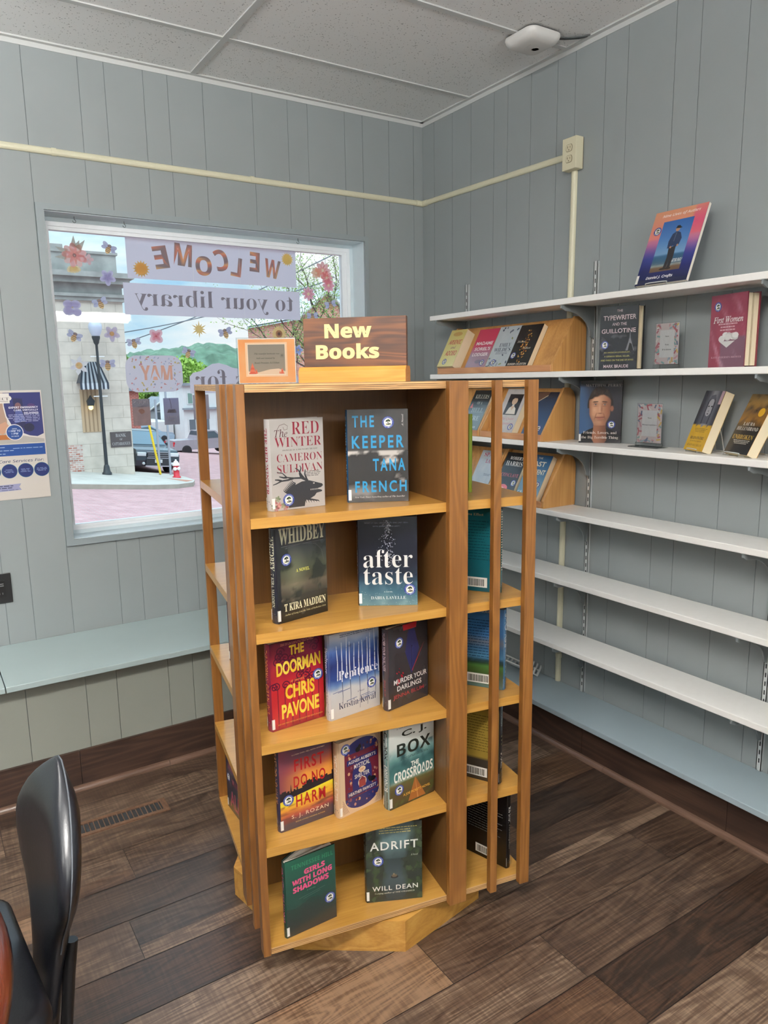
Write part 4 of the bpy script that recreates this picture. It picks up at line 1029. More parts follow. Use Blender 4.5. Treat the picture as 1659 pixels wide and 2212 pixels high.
f = A0()
f.rect(0, 0, 1, 1, (212, 180, 146)); NV = (40, 40, 92); MR = (98, 32, 46)
for k in range(5): f.line([(0.84+0.03*k, 0.98), (0.97, 0.80+0.03*k)], 0.004, (90, 60, 70)); f.line([(0.84+0.03*k, 0.02), (0.97, 0.2-0.03*k)], 0.004, (90, 60, 70)); f.line([(0.06, 0.22-0.03*k), (0.2-0.03*k, 0.03)], 0.004, (90, 60, 70))
f.ell(0.53, 0.80, 0.41, 0.17, NV, 30); f.ell(0.53, 0.21, 0.41, 0.17, NV, 30); f.rect(0.12, 0.21, 0.94, 0.80, MR)
r = random.Random(11)
for k in range(90):
    q = r.uniform(0.012, 0.03); f.ell(0.16+0.74*r.random(), 0.1+0.82*r.random(), q, q*0.8, r.choice(((150, 90, 80), (54, 56, 110), (176, 130, 112), (70, 26, 40), (122, 74, 84), (196, 150, 110))), 6)
f.ell(0.48, 0.86, 0.04, 0.03, (20, 20, 26), 10); f.ell(0.44, 0.83, 0.06, 0.035, (20, 20, 26), 10)
f.ell(0.53, 0.48, 0.235, 0.235, NV, 30); f.rect(0.295, 0.28, 0.765, 0.48, NV)
f.rect(0.17, 0.655, 0.90, 0.73, NV); f.rect(0.17, 0.225, 0.90, 0.30, NV)
CR = (226, 214, 196)
f.text("AGNES AUBERT'S", 0.535, 0.692, 0.66, 0.042, CR, 'sans', 0.012); f.text('HEATHER FAWCETT', 0.535, 0.262, 0.66, 0.042, CR, 'sans', 0.012)
f.text('MYSTICAL', 0.53, 0.615, 0.38, 0.06, CR, 'sans', 0.01); f.ell(0.53, 0.545, 0.085, 0.04, (220, 190, 150), 14); f.text('CAT', 0.53, 0.545, 0.09, 0.026, (180, 70, 50), 'sans', 0.02); f.text('SHELTER', 0.53, 0.475, 0.36, 0.055, CR, 'sans', 0.01)
f.ell(0.53, 0.375, 0.10, 0.07, (222, 200, 170), 18); f.rect(0.45, 0.31, 0.61, 0.40, (146, 60, 54)); f.poly([(0.44, 0.40), (0.62, 0.40), (0.53, 0.45)], (120, 46, 50))
f.ell(0.77, 0.36, 0.09, 0.035, (18, 18, 26), 12); f.ell(0.70, 0.39, 0.04, 0.03, (18, 18, 26), 10)
sp = Art(0.12); sp.rect(0, 0, 1, 1, (40, 40, 86)); sp.rect(0.0, 0.0, 1, 0.2, (150, 80, 70)); sp.vtext('MYSTICAL   SHELTER', 0.5, 0.53, 0.5, 0.62, CR, 'sans', 0.01); sp.ell(0.5, 0.50, 0.36, 0.045, (216, 180, 136), 12)
(px, py), rz = on_case(0.212, 0.047, 17.9)
book('hardcover_book', 'cream-edged hardcover with a dark blue and maroon arched cat picture, on the fourth bay', (px, py, HS[3]+0.0005), rz, 0.142, 0.215, 0.027, f, sp, base=(206, 174, 140), seal=(0.15, 0.89), group=G1)

f = A0()
def cj(x, y):
    n = fbm(x*3+2, y*4, 5, 4.0)
    g = grad([(0, (58, 50, 36)), (0.2, (84, 70, 42)), (0.285, (96, 88, 52)), (0.30, (150, 160, 140)), (0.36, (70, 116, 112)), (0.5, (56, 98, 98)), (0.6, (110, 150, 146)), (0.75, (200, 206, 200)), (1, (226, 226, 220))], y+0.10*n*(1 if y > 0.3 else 0.2))
    if 0.3 < y < 0.72: g = mixc(g, (36, 70, 74), max(0, 2.2*fbm(x*5, y*7, 4, 1)))
    if y < 0.3: g = mixc(g, (70, 84, 44), max(0, 2*fbm(x*7, y*12, 3, 2)))
    return g
f.field(cj, 34, 52)
f.poly([(0.40, 0.02), (0.80, 0.02), (0.575, 0.29), (0.555, 0.29)], (150, 92, 46)); f.line([(0.56, 0.29), (0.62, 0.02)], [0.003, 0.02], (176, 120, 70))
f.text('C. J.', 0.55, 0.875, 0.56, 0.095, (26, 36, 32), 'sans', 0.02); f.text('BOX', 0.54, 0.70, 0.76, 0.155, (26, 36, 32), 'bold', 0.0, skew=0.0)
f.text('THE', 0.56, 0.475, 0.18, 0.06, (238, 236, 226), 'sans', 0.03); f.text('CROSSROADS', 0.53, 0.375, 0.88, 0.125, (238, 236, 226), 'bold', 0.01)
f.text('#1 NEW YORK TIMES BESTSELLING AUTHOR', 0.56, 0.965, 0.80, 0.014, (60, 70, 66)); f.text('A JOE PICKETT NOVEL', 0.60, 0.12, 0.62, 0.04, (222, 168, 66), 'sans', 0.012); f.lines(0.2, 0.9, [0.585, 0.57], 0.006, (40, 60, 60), 0.2, 'c', 2)
sp = Art(0.12); sp.field(lambda x, y: cj(0.05+0.05*x, y), 3, 24); sp.vtext('C. J. BOX', 0.5, 0.78, 0.55, 0.34, (30, 40, 38), 'sans', 0.02); sp.vtext('CROSSROADS', 0.5, 0.38, 0.5, 0.32, (226, 224, 214), 'bold')
(px, py), rz = on_case(0.348, 0.029, 14.9)
book('hardcover_book', 'hardcover with a stormy teal sky, dirt road and large white title, on the fourth bay', (px, py, HS[3]+0.0005), rz, 0.156, 0.236, 0.029, f, sp, base=(120, 140, 136), seal=(0.20, 0.21), group=G1)

f = A0()
f.field(lambda x, y: mixc(grad([(0, (34, 34, 34)), (0.15, (26, 40, 38)), (0.45, (22, 62, 54)), (1, (28, 84, 66))], y+0.1*fbm(x*3, y*3, 3)), (60, 54, 48), 0.6*max(0, 0.2-y)*4*x), 16, 24)
for k in range(8): f.ell(0.3+0.08*k, 0.30+0.03*math.sin(k*2), 0.035, 0.05, (26, 44, 42), 10); f.rect(0.27+0.08*k, 0.10, 0.33+0.08*k, 0.28, (25, 42, 40))
f.text('TENNESSEE HILL', 0.54, 0.90, 0.84, 0.06, (44, 116, 86), 'bold', 0.005); PK = (216, 84, 130)
f.text('GIRLS', 0.58, 0.795, 0.42, 0.07, PK, 'bold', 0.03, skew=0.03); f.text('WITH LONG', 0.53, 0.70, 0.80, 0.075, PK, 'bold', 0.03, skew=0.03); f.text('SHADOWS', 0.50, 0.605, 0.72, 0.075, PK, 'bold', 0.03, skew=0.03)
f.text('A NOVEL', 0.5, 0.535, 0.18, 0.014, (90, 130, 110)); f.line([(0.25, 0.46), (0.78, 0.50)], 0.003, (80, 110, 100)); f.line([(0.34, 0.44), (0.68, 0.47)], 0.003, (80, 110, 100))
(px, py), rz = on_case(0.047, 0.015, 10.4)
book('hardcover_book', 'dark green hardcover with bold pink title, standing fanned open on the bottom bay', (px, py, ZF+0.0005), rz, 0.146, 0.218, 0.018, f, spine_title('GIRLS WITH LONG SHADOWS', (196, 80, 120), 'bold'), base=(24, 48, 42), spinec=(30, 62, 54), seal=(0.87, 0.31), opened=0.42, group=G1, pages=paper_w)

f = A0()
def ad(x, y):
    n = fbm(x*5, y*6, 5, 2.5); c = abs(x-0.5)
    sky = mixc((92, 116, 118), (50, 66, 66), abs(y-0.78)*4+0.5*n)
    edge = 0.12+0.30*max(0, y-0.5)+0.12*n
    wood_ = mixc((52, 66, 40), (22, 28, 24), 0.5+1.5*fbm(x*9, y*11, 4, 5))
    if y > 0.55: return mixc(sky, wood_, (c-edge)*8)
    wat = mixc((60, 74, 76), (30, 40, 42), abs(y-0.3)*3)
    return mixc(wat, wood_, (c-0.10-0.35*max(0, 0.55-y)*0.4+0.1*n)*9)
f.field(ad, 36, 54)
f.ell(0.5, 0.31, 0.07, 0.022, (26, 26, 24), 12); f.ell(0.5, 0.325, 0.05, 0.02, (96, 84, 66), 10); f.ell(0.49, 0.345, 0.012, 0.014, (140, 120, 96), 8)
def adc(x, y): return mixc((232, 230, 222), (150, 158, 150), 1.4*max(0, fbm(x*12, y*14, 3, 8)))
f.text('ADRIFT', 0.50, 0.715, 0.86, 0.105, None, 'sans', 0.012, colf=adc, spacing=1.15); f.text('WILL DEAN', 0.51, 0.17, 0.82, 0.06, (226, 224, 216), 'sans', 0.008, spacing=1.15)
f.text('A Novel', 0.86, 0.575, 0.13, 0.022, (200, 200, 190), 'ital'); f.text('Twisting author of THE CHAMBER', 0.5, 0.105, 0.72, 0.024, (214, 210, 190), 'ital', 0.003)
f.lines(0.08, 0.95, [0.935, 0.905, 0.875], 0.008, (206, 190, 110), 0.4, 'c', 4)
(px, py), rz = on_case(0.285, 0.057, -14.7)
book('hardcover_book', 'dark forest-green hardcover with a tiny rowing boat on a river, on the bottom bay', (px, py, ZF+0.0005), rz, 0.156, 0.238, 0.024, f, spine_title('ADRIFT WILL DEAN', (170, 176, 160)), base=(30, 36, 34), spinec=(36, 40, 40), seal=(0.21, 0.525), group=G1, opened=0.12)

# --- books seen from behind through the slats at the right
G2 = 'books in the right-hand bays of the revolving bookcase'
def backcover(base1, base2, txtc, title=None, tcol=(200, 170, 90), band=None, land=None, tp=(0.45, 0.925, 0.5)):
    b = A0()
    b.field(lambda x, y: (land(x, y) if land else mixc(base2, base1, y+0.2*fbm(x*3, y*3))), 16, 26)
    if title: b.text(title, *tp, 0.03, tcol, 'serif', -0.010)
    b.lines(0.12, 0.92, [0.84-0.035*k for k in range(14)], 0.008, txtc, 0.25, 'l', 5)
    b.rect(0.30, 0.05, 0.78, 0.17, (226, 224, 216))
    r = random.Random(3); x = 0.34
    while x < 0.72: w_ = r.choice((0.006, 0.01, 0.016)); b.rect(x, 0.065, x+w_, 0.15, (40, 40, 44)); x += w_+r.choice((0.008, 0.012))
    return b
def rb(name, label, u, v, ang, z, T, back, spine, base, spinec, w=0.155, h=0.237, tl=True):
    q = math.radians(ang); Yd = (-math.sin(q), math.cos(q))
    (px, py), rz = on_case(u-T*Yd[0], v-T*Yd[1], ang)
    return book(name, label, (px, py, z+0.0005), rz, w, h, T, None, spine, back, base=base, spinec=spinec, group=G2, tag_label=tl)
sp = Art(0.14); sp.rect(0, 0.5, 1, 1, (24, 84, 92)); sp.rect(0, 0, 1, 0.5, (188, 130, 60)); sp.vtext('THE WAYWARD EFFECT', 0.5, 0.6, 0.5, 0.7, (230, 220, 190), 'serif') if False else sp.lines(0.2, 0.8, [0.96-0.03*k for k in range(24)], 0.016, (226, 216, 190), 0.3, 'c', 4)
rb('hardcover_book', 'teal hardcover with its back cover to the slats, on the second right-hand bay', 0.694, 0.053, 133, HS[1], 0.024, backcover((22, 92, 98), (18, 74, 84), (14, 56, 64), 'The Love Effect', (190, 170, 120)), sp, (20, 84, 92), (28, 92, 98))
def land(x, y):
    n = fbm(x*4, y*6, 4, 2)
    return grad([(0, (86, 112, 108)), (0.12, (70, 84, 62)), (0.2, (60, 84, 40)), (0.27, (70, 110, 52)), (0.33, (24, 32, 36)), (0.38, (70, 120, 150)), (0.5, (56, 92, 124)), (0.58, (96, 98, 106)), (0.66, (52, 96, 140)), (1, (56, 104, 150))], y+0.04*n)
sp = Art(0.14); sp.field(land, 3, 30); sp.vtext('SAOIRSE', 0.5, 0.74, 0.62, 0.42, (214, 220, 224), 'sans', 0.02); sp.vtext('CHARLENE HURTUBISE', 0.5, 0.33, 0.36, 0.34, (206, 210, 200), 'sans')
rb('hardcover_book', 'blue hardcover with a green coastal field on its back, on the third right-hand bay', 0.705, 0.044, 134, HS[2], 0.026, backcover(None, None, (24, 44, 66), 'SAOIRSE', (190, 200, 210), land=land, tp=(0.68, 0.955, 0.3)), sp, (56, 100, 140), (66, 116, 160))
sp = Art(0.14); sp.rect(0, 0, 1, 1, (38, 38, 38)); sp.vtext('STORM', 0.55, 0.30, 0.5, 0.2, (216, 212, 200), 'bold'); sp.vtext('MARKUS', 0.5, 0.84, 0.4, 0.2, (140, 150, 146)); sp.lines(0.3, 0.7, [0.5, 0.55, 0.6], 0.02, (120, 120, 90), 0.3, 'c')
def yb(x, y): return (150, 124, 52) if 0.30 < y < 0.93 else (52, 46, 40)
rb('hardcover_book', 'black-spined hardcover with a mustard yellow back cover, on the fourth right-hand bay', 0.683, 0.026, 128.8, HS[3], 0.028, backcover(None, None, (88, 70, 28), land=yb), sp, (60, 54, 44), (36, 36, 36))
sp = Art(0.14); sp.rect(0, 0, 1, 1, (14, 14, 16)); sp.vtext('BIG SHOT', 0.5, 0.72, 0.5, 0.22, (206, 204, 198), 'bold'); sp.vtext('christopher', 0.5, 0.42, 0.4, 0.34, (160, 158, 150), 'ital')
rb('hardcover_book', 'all-black hardcover, back cover to the slats on the bottom right-hand bay', 0.716, 0.031, 116, ZF, 0.020, backcover((16, 16, 18), (12, 12, 14), (120, 116, 110)), sp, (14, 14, 16), (14, 14, 16))
rb('hardcover_book', 'thin lime green book, only its edge showing beside the post on the top right-hand bay', 0.634, 0.119, 120, HS[0], 0.016, None, None, (120, 140, 36), (132, 152, 40), 0.14, 0.215, tl=False)
# left-hand bays
G3 = 'books in the left-hand bays of the revolving bookcase'
f = A0(); f.field(lambda x, y: mixc((30, 34, 46), (40, 44, 70), y), 6, 8)
f.text('ANATOMY', 0.55, 0.72, 0.86, 0.14, (150, 52, 74), 'sans', 0.02); f.text('OF AN', 0.5, 0.50, 0.36, 0.09, (150, 52, 74), 'sans', 0.02); f.text('ALIBI', 0.58, 0.20, 0.8, 0.26, (150, 60, 84), 'sans', 0.02); f.lines(0.1, 0.9, [0.88, 0.85], 0.02, (150, 170, 170), 0.3)
p = l2w(-0.0, 0, 0)
(px, py), rz = on_case(0.019, 0.697, -80.3)
book('hardcover_book', 'navy hardcover with dull red lettering, facing the window on the bottom left-hand bay', (px, py, ZF+0.0005), rz, 0.152, 0.226, 0.026, f, None, base=(34, 38, 54), seal=(0.14, 0.52), group=G3)
(px, py), rz = on_case(0.035, 0.600, -83)
book('hardcover_book', 'maroon book, only a sliver showing past the left slat on the third left-hand bay', (px, py, HS[2]+0.0005), rz, 0.152, 0.226, 0.026, None, None, base=(92, 40, 52), group=G3)
# ---------------------------------------------------------------- signs standing on the bookcase
burnt = wood('burnt_dark_plank', ((44, 22, 12), (84, 48, 26), (122, 74, 40)), 'x', 0.5, 1.6, 1.2, 0.1)
pine = wood('yellow_pine_base', ((176, 112, 46), (204, 138, 62), (220, 160, 84)), 'x', 0.38, 1.2, 0.6, 0.2)
p = l2w(0.19, 0.225, ZT+0.0008); RZ = TH+math.radians(-34)
t = thing('wooden_sign', 'dark burnt plank sign with cream lettering in a pine base on the bookcase top', 'sign', p, RZ)
a = MB(); L = 0.282
prof = [(0, 0), (0.07, 0), (0.07, 0.030), (0.060, 0.040), (0.010, 0.040), (0, 0.030)]
M = Matrix(((0, 0, 1, 0), (1, 0, 0, 0), (0, 1, 0, 0), (0, 0, 0, 1)))
a.prism(prof, 0.0, L, M=M); a.build('sign_base', pine, t)
a = MB(); a.box(0.008, 0.026, 0.0402, 0.280, 0.044, 0.164, bev=0.001); plank = a.build('plank', burnt, t)
f = Art(0.272/0.124); CRM = (226, 204, 140)
f.text('New', 0.44, 0.73, 0.46, 0.29, CRM, 'bold', 0.025); f.text('Books', 0.43, 0.315, 0.62, 0.31, CRM, 'bold', 0.025)
a = MB(); f.emit(a, lambda x, y, l: (0.008+x*0.272, 0.0258-0.0003*l, 0.040+y*0.124)); a.build('lettering', mat('vinyl_letters', rough=0.45, ink=True), plank)
p = l2w(0.046, 0.284, ZT+0.0008); RZ2 = TH+math.radians(-22)
t = thing('notice_card', 'orange bordered notice card in a clear holder on the bookcase top', 'sign', p, RZ2)
clear = D.materials.new('clear_acrylic'); clear.use_nodes = True
_n = clear.node_tree.nodes; _l = clear.node_tree.links; _n.remove(_n['Principled BSDF'])
_t = _n.new('ShaderNodeBsdfTransparent'); _t.inputs[0].default_value = (0.95, 0.96, 0.96, 1); _g = _n.new('ShaderNodeBsdfGlossy'); _g.inputs['Roughness'].default_value = 0.05
_f = _n.new('ShaderNodeFresnel'); _f.inputs['IOR'].default_value = 1.4; _m = _n.new('ShaderNodeMixShader')
_l.new(_f.outputs[0], _m.inputs[0]); _l.new(_t.outputs[0], _m.inputs[1]); _l.new(_g.outputs[0], _m.inputs[2]); _l.new(_m.outputs[0], _n['Material Output'].inputs['Surface'])
f = Art(0.149/0.1145); f.rect(0, 0, 1, 1, (240, 236, 230)); f.field(lambda x, y: mixc((244, 152, 84), (248, 178, 118), 0.5+1.2*fbm(x*2, y*2, 3, 4)), 12, 10, (0.012, 0.012, 0.988, 0.975))
f.rect(0.13, 0.15, 0.855, 0.905, (250, 206, 170)); f.rect(0.165, 0.185, 0.825, 0.87, (250, 228, 206)); f.field(lambda x, y: mixc((166, 150, 132), (142, 132, 120), y), 4, 6, (0.175, 0.20, 0.815, 0.86))
f.poly([(0.175, 0.20), (0.175, 0.27), (0.35, 0.245), (0.55, 0.31), (0.70, 0.325), (0.815, 0.26), (0.815, 0.20)], (240, 204, 176))
for x, y, s_ in ((0.245, 0.21, 0.24), (0.31, 0.22, 0.10), (0.76, 0.21, 0.13), (0.72, 0.215, 0.06)):
    for k in range(4): f.poly([(x-0.07*s_/0.24*(1-k*0.2), y+s_*k*0.2), (x+0.07*s_/0.24*(1-k*0.2), y+s_*k*0.2), (x, y+s_*(k*0.2+0.42))], (224, 92, 62) if k % 2 == 0 else (236, 116, 80))
for k in range(8): q = k*PI/4; f.line([(0.765, 0.615), (0.765+0.035*math.cos(q), 0.615+0.05*math.sin(q))], 0.006, (84, 76, 68))
for i, tx in enumerate(('This beautiful bookcase was', 'built and donated by', 'Board President, Ed Eshart.')): f.text(tx, 0.50-0.02*(i == 1), 0.655-0.10*i, (0.44, 0.32, 0.44)[i], 0.045, (40, 34, 30), 'ital', 0.008)
a = MB(); f.emit(a, lambda x, y, l: (x*0.149, 0.0018-0.0002*l, 0.001+y*0.1145)); a.box(0, 0.0018, 0.001, 0.149, 0.0024, 0.1155, col=lin((238, 236, 230))); a.build('card', ink_flat, t)
a = MB(); a.box(-0.003, -0.0006, 0, 0.152, 0.0008, 0.118); a.box(-0.003, 0.003, 0, 0.152, 0.0042, 0.117); a.box(-0.003, 0.0042, 0.0, 0.152, 0.06, 0.0018); a.build('card_holder', clear, t)

# ---------------------------------------------------------------- slanted wooden display racks
rack_w = wood('rack_birch_veneer', ((158, 108, 56), (188, 138, 80), (206, 160, 100)), 'z', 0.4, 0.7, 0.7, 0.15)
rack_l = wood('rack_oak_lip', ((156, 102, 62), (188, 132, 86), (206, 156, 108)), 'y', 0.4, 0.9, 0.8, 0.15)
def rack(label, y0, y1, z):
    t = thing('display_rack', label, 'book rack', (0, (y0+y1)/2, z+0.0005), group='slanted wooden racks on the white shelves')
    hw = (y1-y0)/2
    prof = [(-0.197, 0), (-0.012, 0), (-0.012, 0.160)]
    for k in range(1, 9): q = PI/2*k/8; prof.append((-0.060+0.048*math.cos(q), 0.160+0.057*math.sin(q)))
    prof += [(-0.078, 0.217), (-0.197, 0.030)]
    M = Matrix(((1, 0, 0, 0), (0, 0, 1, 0), (0, 1, 0, 0), (0, 0, 0, 1)))
    for a0 in (-hw, hw-0.011):
        a = MB(); a.prism(prof, a0, a0+0.011, M=M); a.build('side_panel', rack_w, t)
    a = MB(); n = Vector((-0.876, 0, 0.482)); tt = Vector((0.482, 0, 0.876)); o = Vector((-0.166, 0, 0.010))
    P = [o, o+tt*0.232, o+tt*0.232-n*0.006, o-n*0.006]
    a.add([(q.x, s_, q.z) for s_ in (-hw+0.011, hw-0.011) for q in P], [(0, 1, 5, 4), (1, 2, 6, 5), (2, 3, 7, 6), (3, 0, 4, 7)]); a.build('slanted_back', rack_w, t)
    a = MB(); a.box(-0.2005, -hw+0.011, 0, -0.188, hw-0.011, 0.027, bev=0.002); a.box(-0.188, -hw+0.011, 0.002, -0.03, hw-0.011, 0.010); a.build('front_lip', rack_l, t)
    return t
rack('long slanted wooden book rack on the second white shelf from the top', -1.147, -0.385, ZS[1])
rack('slanted wooden rack on the third white shelf, the one nearer the room corner', -1.100+0.402, -0.300, ZS[2])
rack('slanted wooden rack holding a deep blue book, on the third white shelf', -1.100, -0.700, ZS[2])
rack('slanted wooden rack farther from the camera, on the fourth white shelf', -0.757, -0.360, ZS[3])
rack('slanted wooden rack ending above the empty white shelves, on the fourth white shelf', -1.112, -0.759, ZS[3])
G4 = 'small books on the slanted wooden racks'
def rbook(label, y, w, h, T, z, front, base, opened=0.0, hard=False, seal=None, tilt=0.503):
    x = -0.166-0.876*(T+0.0008); zz = z+0.0115+0.482*(T+0.0008)
    x += 0.0; zz += 0.0
    return book('paperback_book', label, (x, y, zz), -PI/2, w, h, T, front, None, None, base=base, hard=hard, tilt=tilt, opened=0, tag_label=False, group=G4, seal=seal)
def cover(asp, fn, nx=14, ny=22): f = Art(asp); f.field(fn, nx, ny); return f
f = cover(0.6, lambda x, y: mixc((222, 212, 140), (214, 196, 120), y)); f.text('ARSENIC', 0.55, 0.66, 0.8, 0.12, (176, 56, 62), 'sital', 0.02); f.text('and', 0.55, 0.52, 0.3, 0.08, (120, 70, 90), 'ital', 0.01); f.text('ADOBO', 0.55, 0.36, 0.7, 0.13, (176, 56, 62), 'sital', 0.02); f.ell(0.5, 0.88, 0.3, 0.06, (196, 160, 96), 12)
rbook('pale yellow paperback with slanting red title, first on the long rack', -0.398, 0.118, 0.195, 0.05, ZS[1], f, (220, 206, 140), seal=(0.36, 0.13))
f = cover(0.66, lambda x, y: mixc((158, 130, 146), (196, 62, 92), (y-0.35)*4)); f.text('MADAME', 0.52, 0.64, 0.82, 0.085, (240, 226, 228), 'sans', 0.03); f.text("SOREL'S", 0.52, 0.50, 0.78, 0.085, (240, 226, 228), 'sans', 0.03); f.text('LODGER', 0.52, 0.36, 0.78, 0.085, (240, 226, 228), 'sans', 0.03); f.ell(0.55, 0.18, 0.16, 0.05, (120, 110, 128), 9); f.rect(0.1, 0.0, 0.9, 0.03, (214, 196, 206))
rbook('rose red paperback with white capitals, on the long rack', -0.569, 0.139, 0.205, 0.018, ZS[1], f, (180, 70, 96), seal=(0.78, 0.15))
f = cover(0.66, lambda x, y: mixc((196, 204, 208), (180, 192, 198), 0.5+fbm(x*5, y*5)))
r = random.Random(8)
for k in range(34):
    x = r.random(); y = r.random()
    if 0.33 < y < 0.62: continue
    f.ell(x, y, 0.03+0.05*r.random(), 0.012+0.02*r.random(), r.choice(((70, 78, 92), (110, 118, 130), (150, 160, 168), (140, 150, 110))), 8, rot=r.random()*3)
f.text("EMILY", 0.55, 0.55, 0.52, 0.085, (60, 66, 78), 'serif', -0.005); f.text("WILDE'S", 0.50, 0.44, 0.76, 0.09, (60, 66, 78), 'serif', -0.005); f.lines(0.25, 0.8, [0.365, 0.335], 0.012, (110, 118, 126), 0.2, 'c')
rbook('pale grey paperback with leafy border and dark serif title, on the long rack', -0.712, 0.139, 0.208, 0.018, ZS[1], f, (190, 198, 202), seal=(0.30, 0.14))
f = cover(0.64, lambda x, y: (26, 22, 20))
for k in range(120):
    q = r.random()*6.3; rr = 0.06+0.34*r.random(); x = 0.52+rr*0.6*math.cos(q)*0.8; y = 0.5+rr*math.sin(q); f.ell(x, y, 0.01+0.025*r.random(), 0.008+0.016*r.random(), r.choice(((120, 76, 34), (176, 122, 54), (84, 44, 30), (60, 30, 24), (214, 170, 90))), 6, rot=q)
f.text('Delicious', 0.30, 0.60, 0.36, 0.055, (206, 200, 184), 'ital'); f.text('Ghost', 0.68, 0.44, 0.30, 0.055, (206, 200, 184), 'ital'); f.text('ROGER CELESTIN', 0.5, 0.06, 0.84, 0.05, (226, 216, 204), 'bold', 0.0)
rbook('black paperback with a golden tangled figure, last on the long rack', -0.857, 0.134, 0.200, 0.026, ZS[1], f, (28, 24, 22), seal=(0.17, 0.27))
f = cover(0.64, lambda x, y: mixc((110, 128, 136), (30, 36, 38), (y-0.45)*4))
f.text('KILLERS', 0.52, 0.84, 0.76, 0.10, (170, 172, 160), 'serif', 0.0); f.text('OF A', 0.52, 0.68, 0.3, 0.07, (150, 156, 150), 'serif'); f.text('HELL', 0.55, 0.50, 0.66, 0.11, (150, 168, 172), 'serif'); f.text('FIRE', 0.52, 0.30, 0.6, 0.11, (176, 190, 194), 'serif'); f.text('TERRENCE', 0.5, 0.08, 0.6, 0.04, (220, 224, 224), 'bold'); f.poly([(0.06, 0.55), (0.22, 0.55), (0.14, 0.68)], (196, 90, 90)); f.ell(0.28, 0.28, 0.05, 0.04, (206, 96, 106), 8)
rbook('grey and black paperback with ornate lettering, seen just right of the divider post', -0.550, 0.125, 0.205, 0.028, ZS[2], f, (90, 100, 104))
f = cover(0.62, lambda x, y: mixc((204, 198, 194), (190, 186, 184), 0.5+1.5*fbm(x*7, y*7, 3, 3)))
f.rect(0.22, 0.40, 0.86, 0.88, (24, 22, 26)); f.ell(0.55, 0.72, 0.13, 0.085, (206, 176, 150), 16); f.poly([(0.40, 0.74), (0.44, 0.82), (0.56, 0.85), (0.68, 0.81), (0.70, 0.70), (0.66, 0.78), (0.50, 0.79)], (40, 28, 24)); f.poly([(0.32, 0.42), (0.40, 0.56), (0.50, 0.60), (0.51, 0.64), (0.60, 0.64), (0.61, 0.60), (0.72, 0.55), (0.78, 0.42)], (218, 212, 200)); f.poly([(0.47, 0.60), (0.63, 0.60), (0.55, 0.50)], (206, 176, 150))
f.text('The Quiet', 0.5, 0.31, 0.66, 0.075, (196, 150, 150), 'ital', 0.01); f.text('Companion', 0.5, 0.20, 0.76, 0.075, (196, 150, 150), 'ital', 0.01)
rbook('white paperback with a dark framed portrait, seen between the two slats', -0.778, 0.132, 0.210, 0.032, ZS[2], f, (196, 192, 190), seal=(0.82, 0.13))
f = cover(0.64, lambda x, y: grad([(0, (70, 96, 130)), (0.4, (50, 76, 112)), (0.8, (42, 54, 76)), (1, (36, 36, 46))], y+0.2*(1-x)*fbm(x*3, y*3)))
f.poly([(0.0, 0.98), (0.0, 0.70), (0.55, 0.92), (0.6, 1.0)], (92, 66, 52)); f.line([(0.0, 0.70), (0.55, 0.92)], 0.02, (196, 176, 150)); f.ell(0.30, 0.33, 0.03, 0.03, (220, 210, 196), 8); f.ell(0.36, 0.40, 0.03, 0.012, (200, 120, 110), 8)
rbook('deep blue paperback on the end of the rack on the third white shelf', -0.950, 0.128, 0.205, 0.016, ZS[2], f, (48, 66, 98), seal=(0.70, 0.17))
f = cover(0.64, lambda x, y: mixc((172, 184, 196), (196, 200, 206), 0.5+fbm(x*4, y*4))); f.text('SPARE', 0.55, 0.90, 0.74, 0.10, (176, 70, 96), 'serif'); f.text('LAND', 0.64, 0.74, 0.5, 0.10, (176, 70, 96), 'serif'); f.lines(0.55, 0.95, [0.42, 0.39], 0.012, (110, 120, 130), 0.2); f.ell(0.62, 0.2, 0.2, 0.03, (206, 210, 214), 10)
rbook('pale blue-grey paperback with rose lettering, on the fourth white shelf', -0.602, 0.128, 0.205, 0.024, ZS[3], f, (180, 190, 198), seal=(0.18, 0.14))
f = cover(0.62, lambda x, y: mixc((40, 42, 50), (16, 18, 22), y*2-0.4)); f.text('ROBERT', 0.55, 0.87, 0.66, 0.075, (214, 212, 208), 'serif'); f.text('HARRIS', 0.52, 0.74, 0.82, 0.11, (214, 212, 208), 'serif'); f.text('CONCLAVE', 0.52, 0.47, 0.86, 0.085, (190, 90, 104), 'serif'); f.ell(0.42, 0.16, 0.22, 0.09, (236, 120, 130), 14); f.ell(0.40, 0.13, 0.10, 0.05, (250, 210, 200), 12)
rbook('black paperback with white and red capitals, seen between slats on the fourth white shelf', -0.786, 0.128, 0.205, 0.032, ZS[3], f, (28, 28, 34), seal=(0.84, 0.30))
f = cover(0.64, lambda x, y: grad([(0, (126, 160, 180)), (0.4, (100, 140, 166)), (0.7, (56, 100, 136)), (1, (46, 84, 122))], y+0.1*fbm(x*5, y*5))); f.text('THE', 0.5, 0.93, 0.2, 0.04, (220, 214, 190), 'sans'); f.text('LAST', 0.5, 0.80, 0.66, 0.11, (226, 220, 196), 'sans', 0.02); f.text('MOMENT', 0.52, 0.62, 0.84, 0.11, (226, 220, 196), 'sans', 0.02); f.text('CE', 0.14, 0.15, 0.2, 0.05, (220, 224, 224), 'bold')
rbook('blue paperback with cream capitals, last on the rack on the fourth white shelf', -0.928, 0.130, 0.208, 0.028, ZS[3], f, (70, 110, 144), seal=(0.80, 0.34))

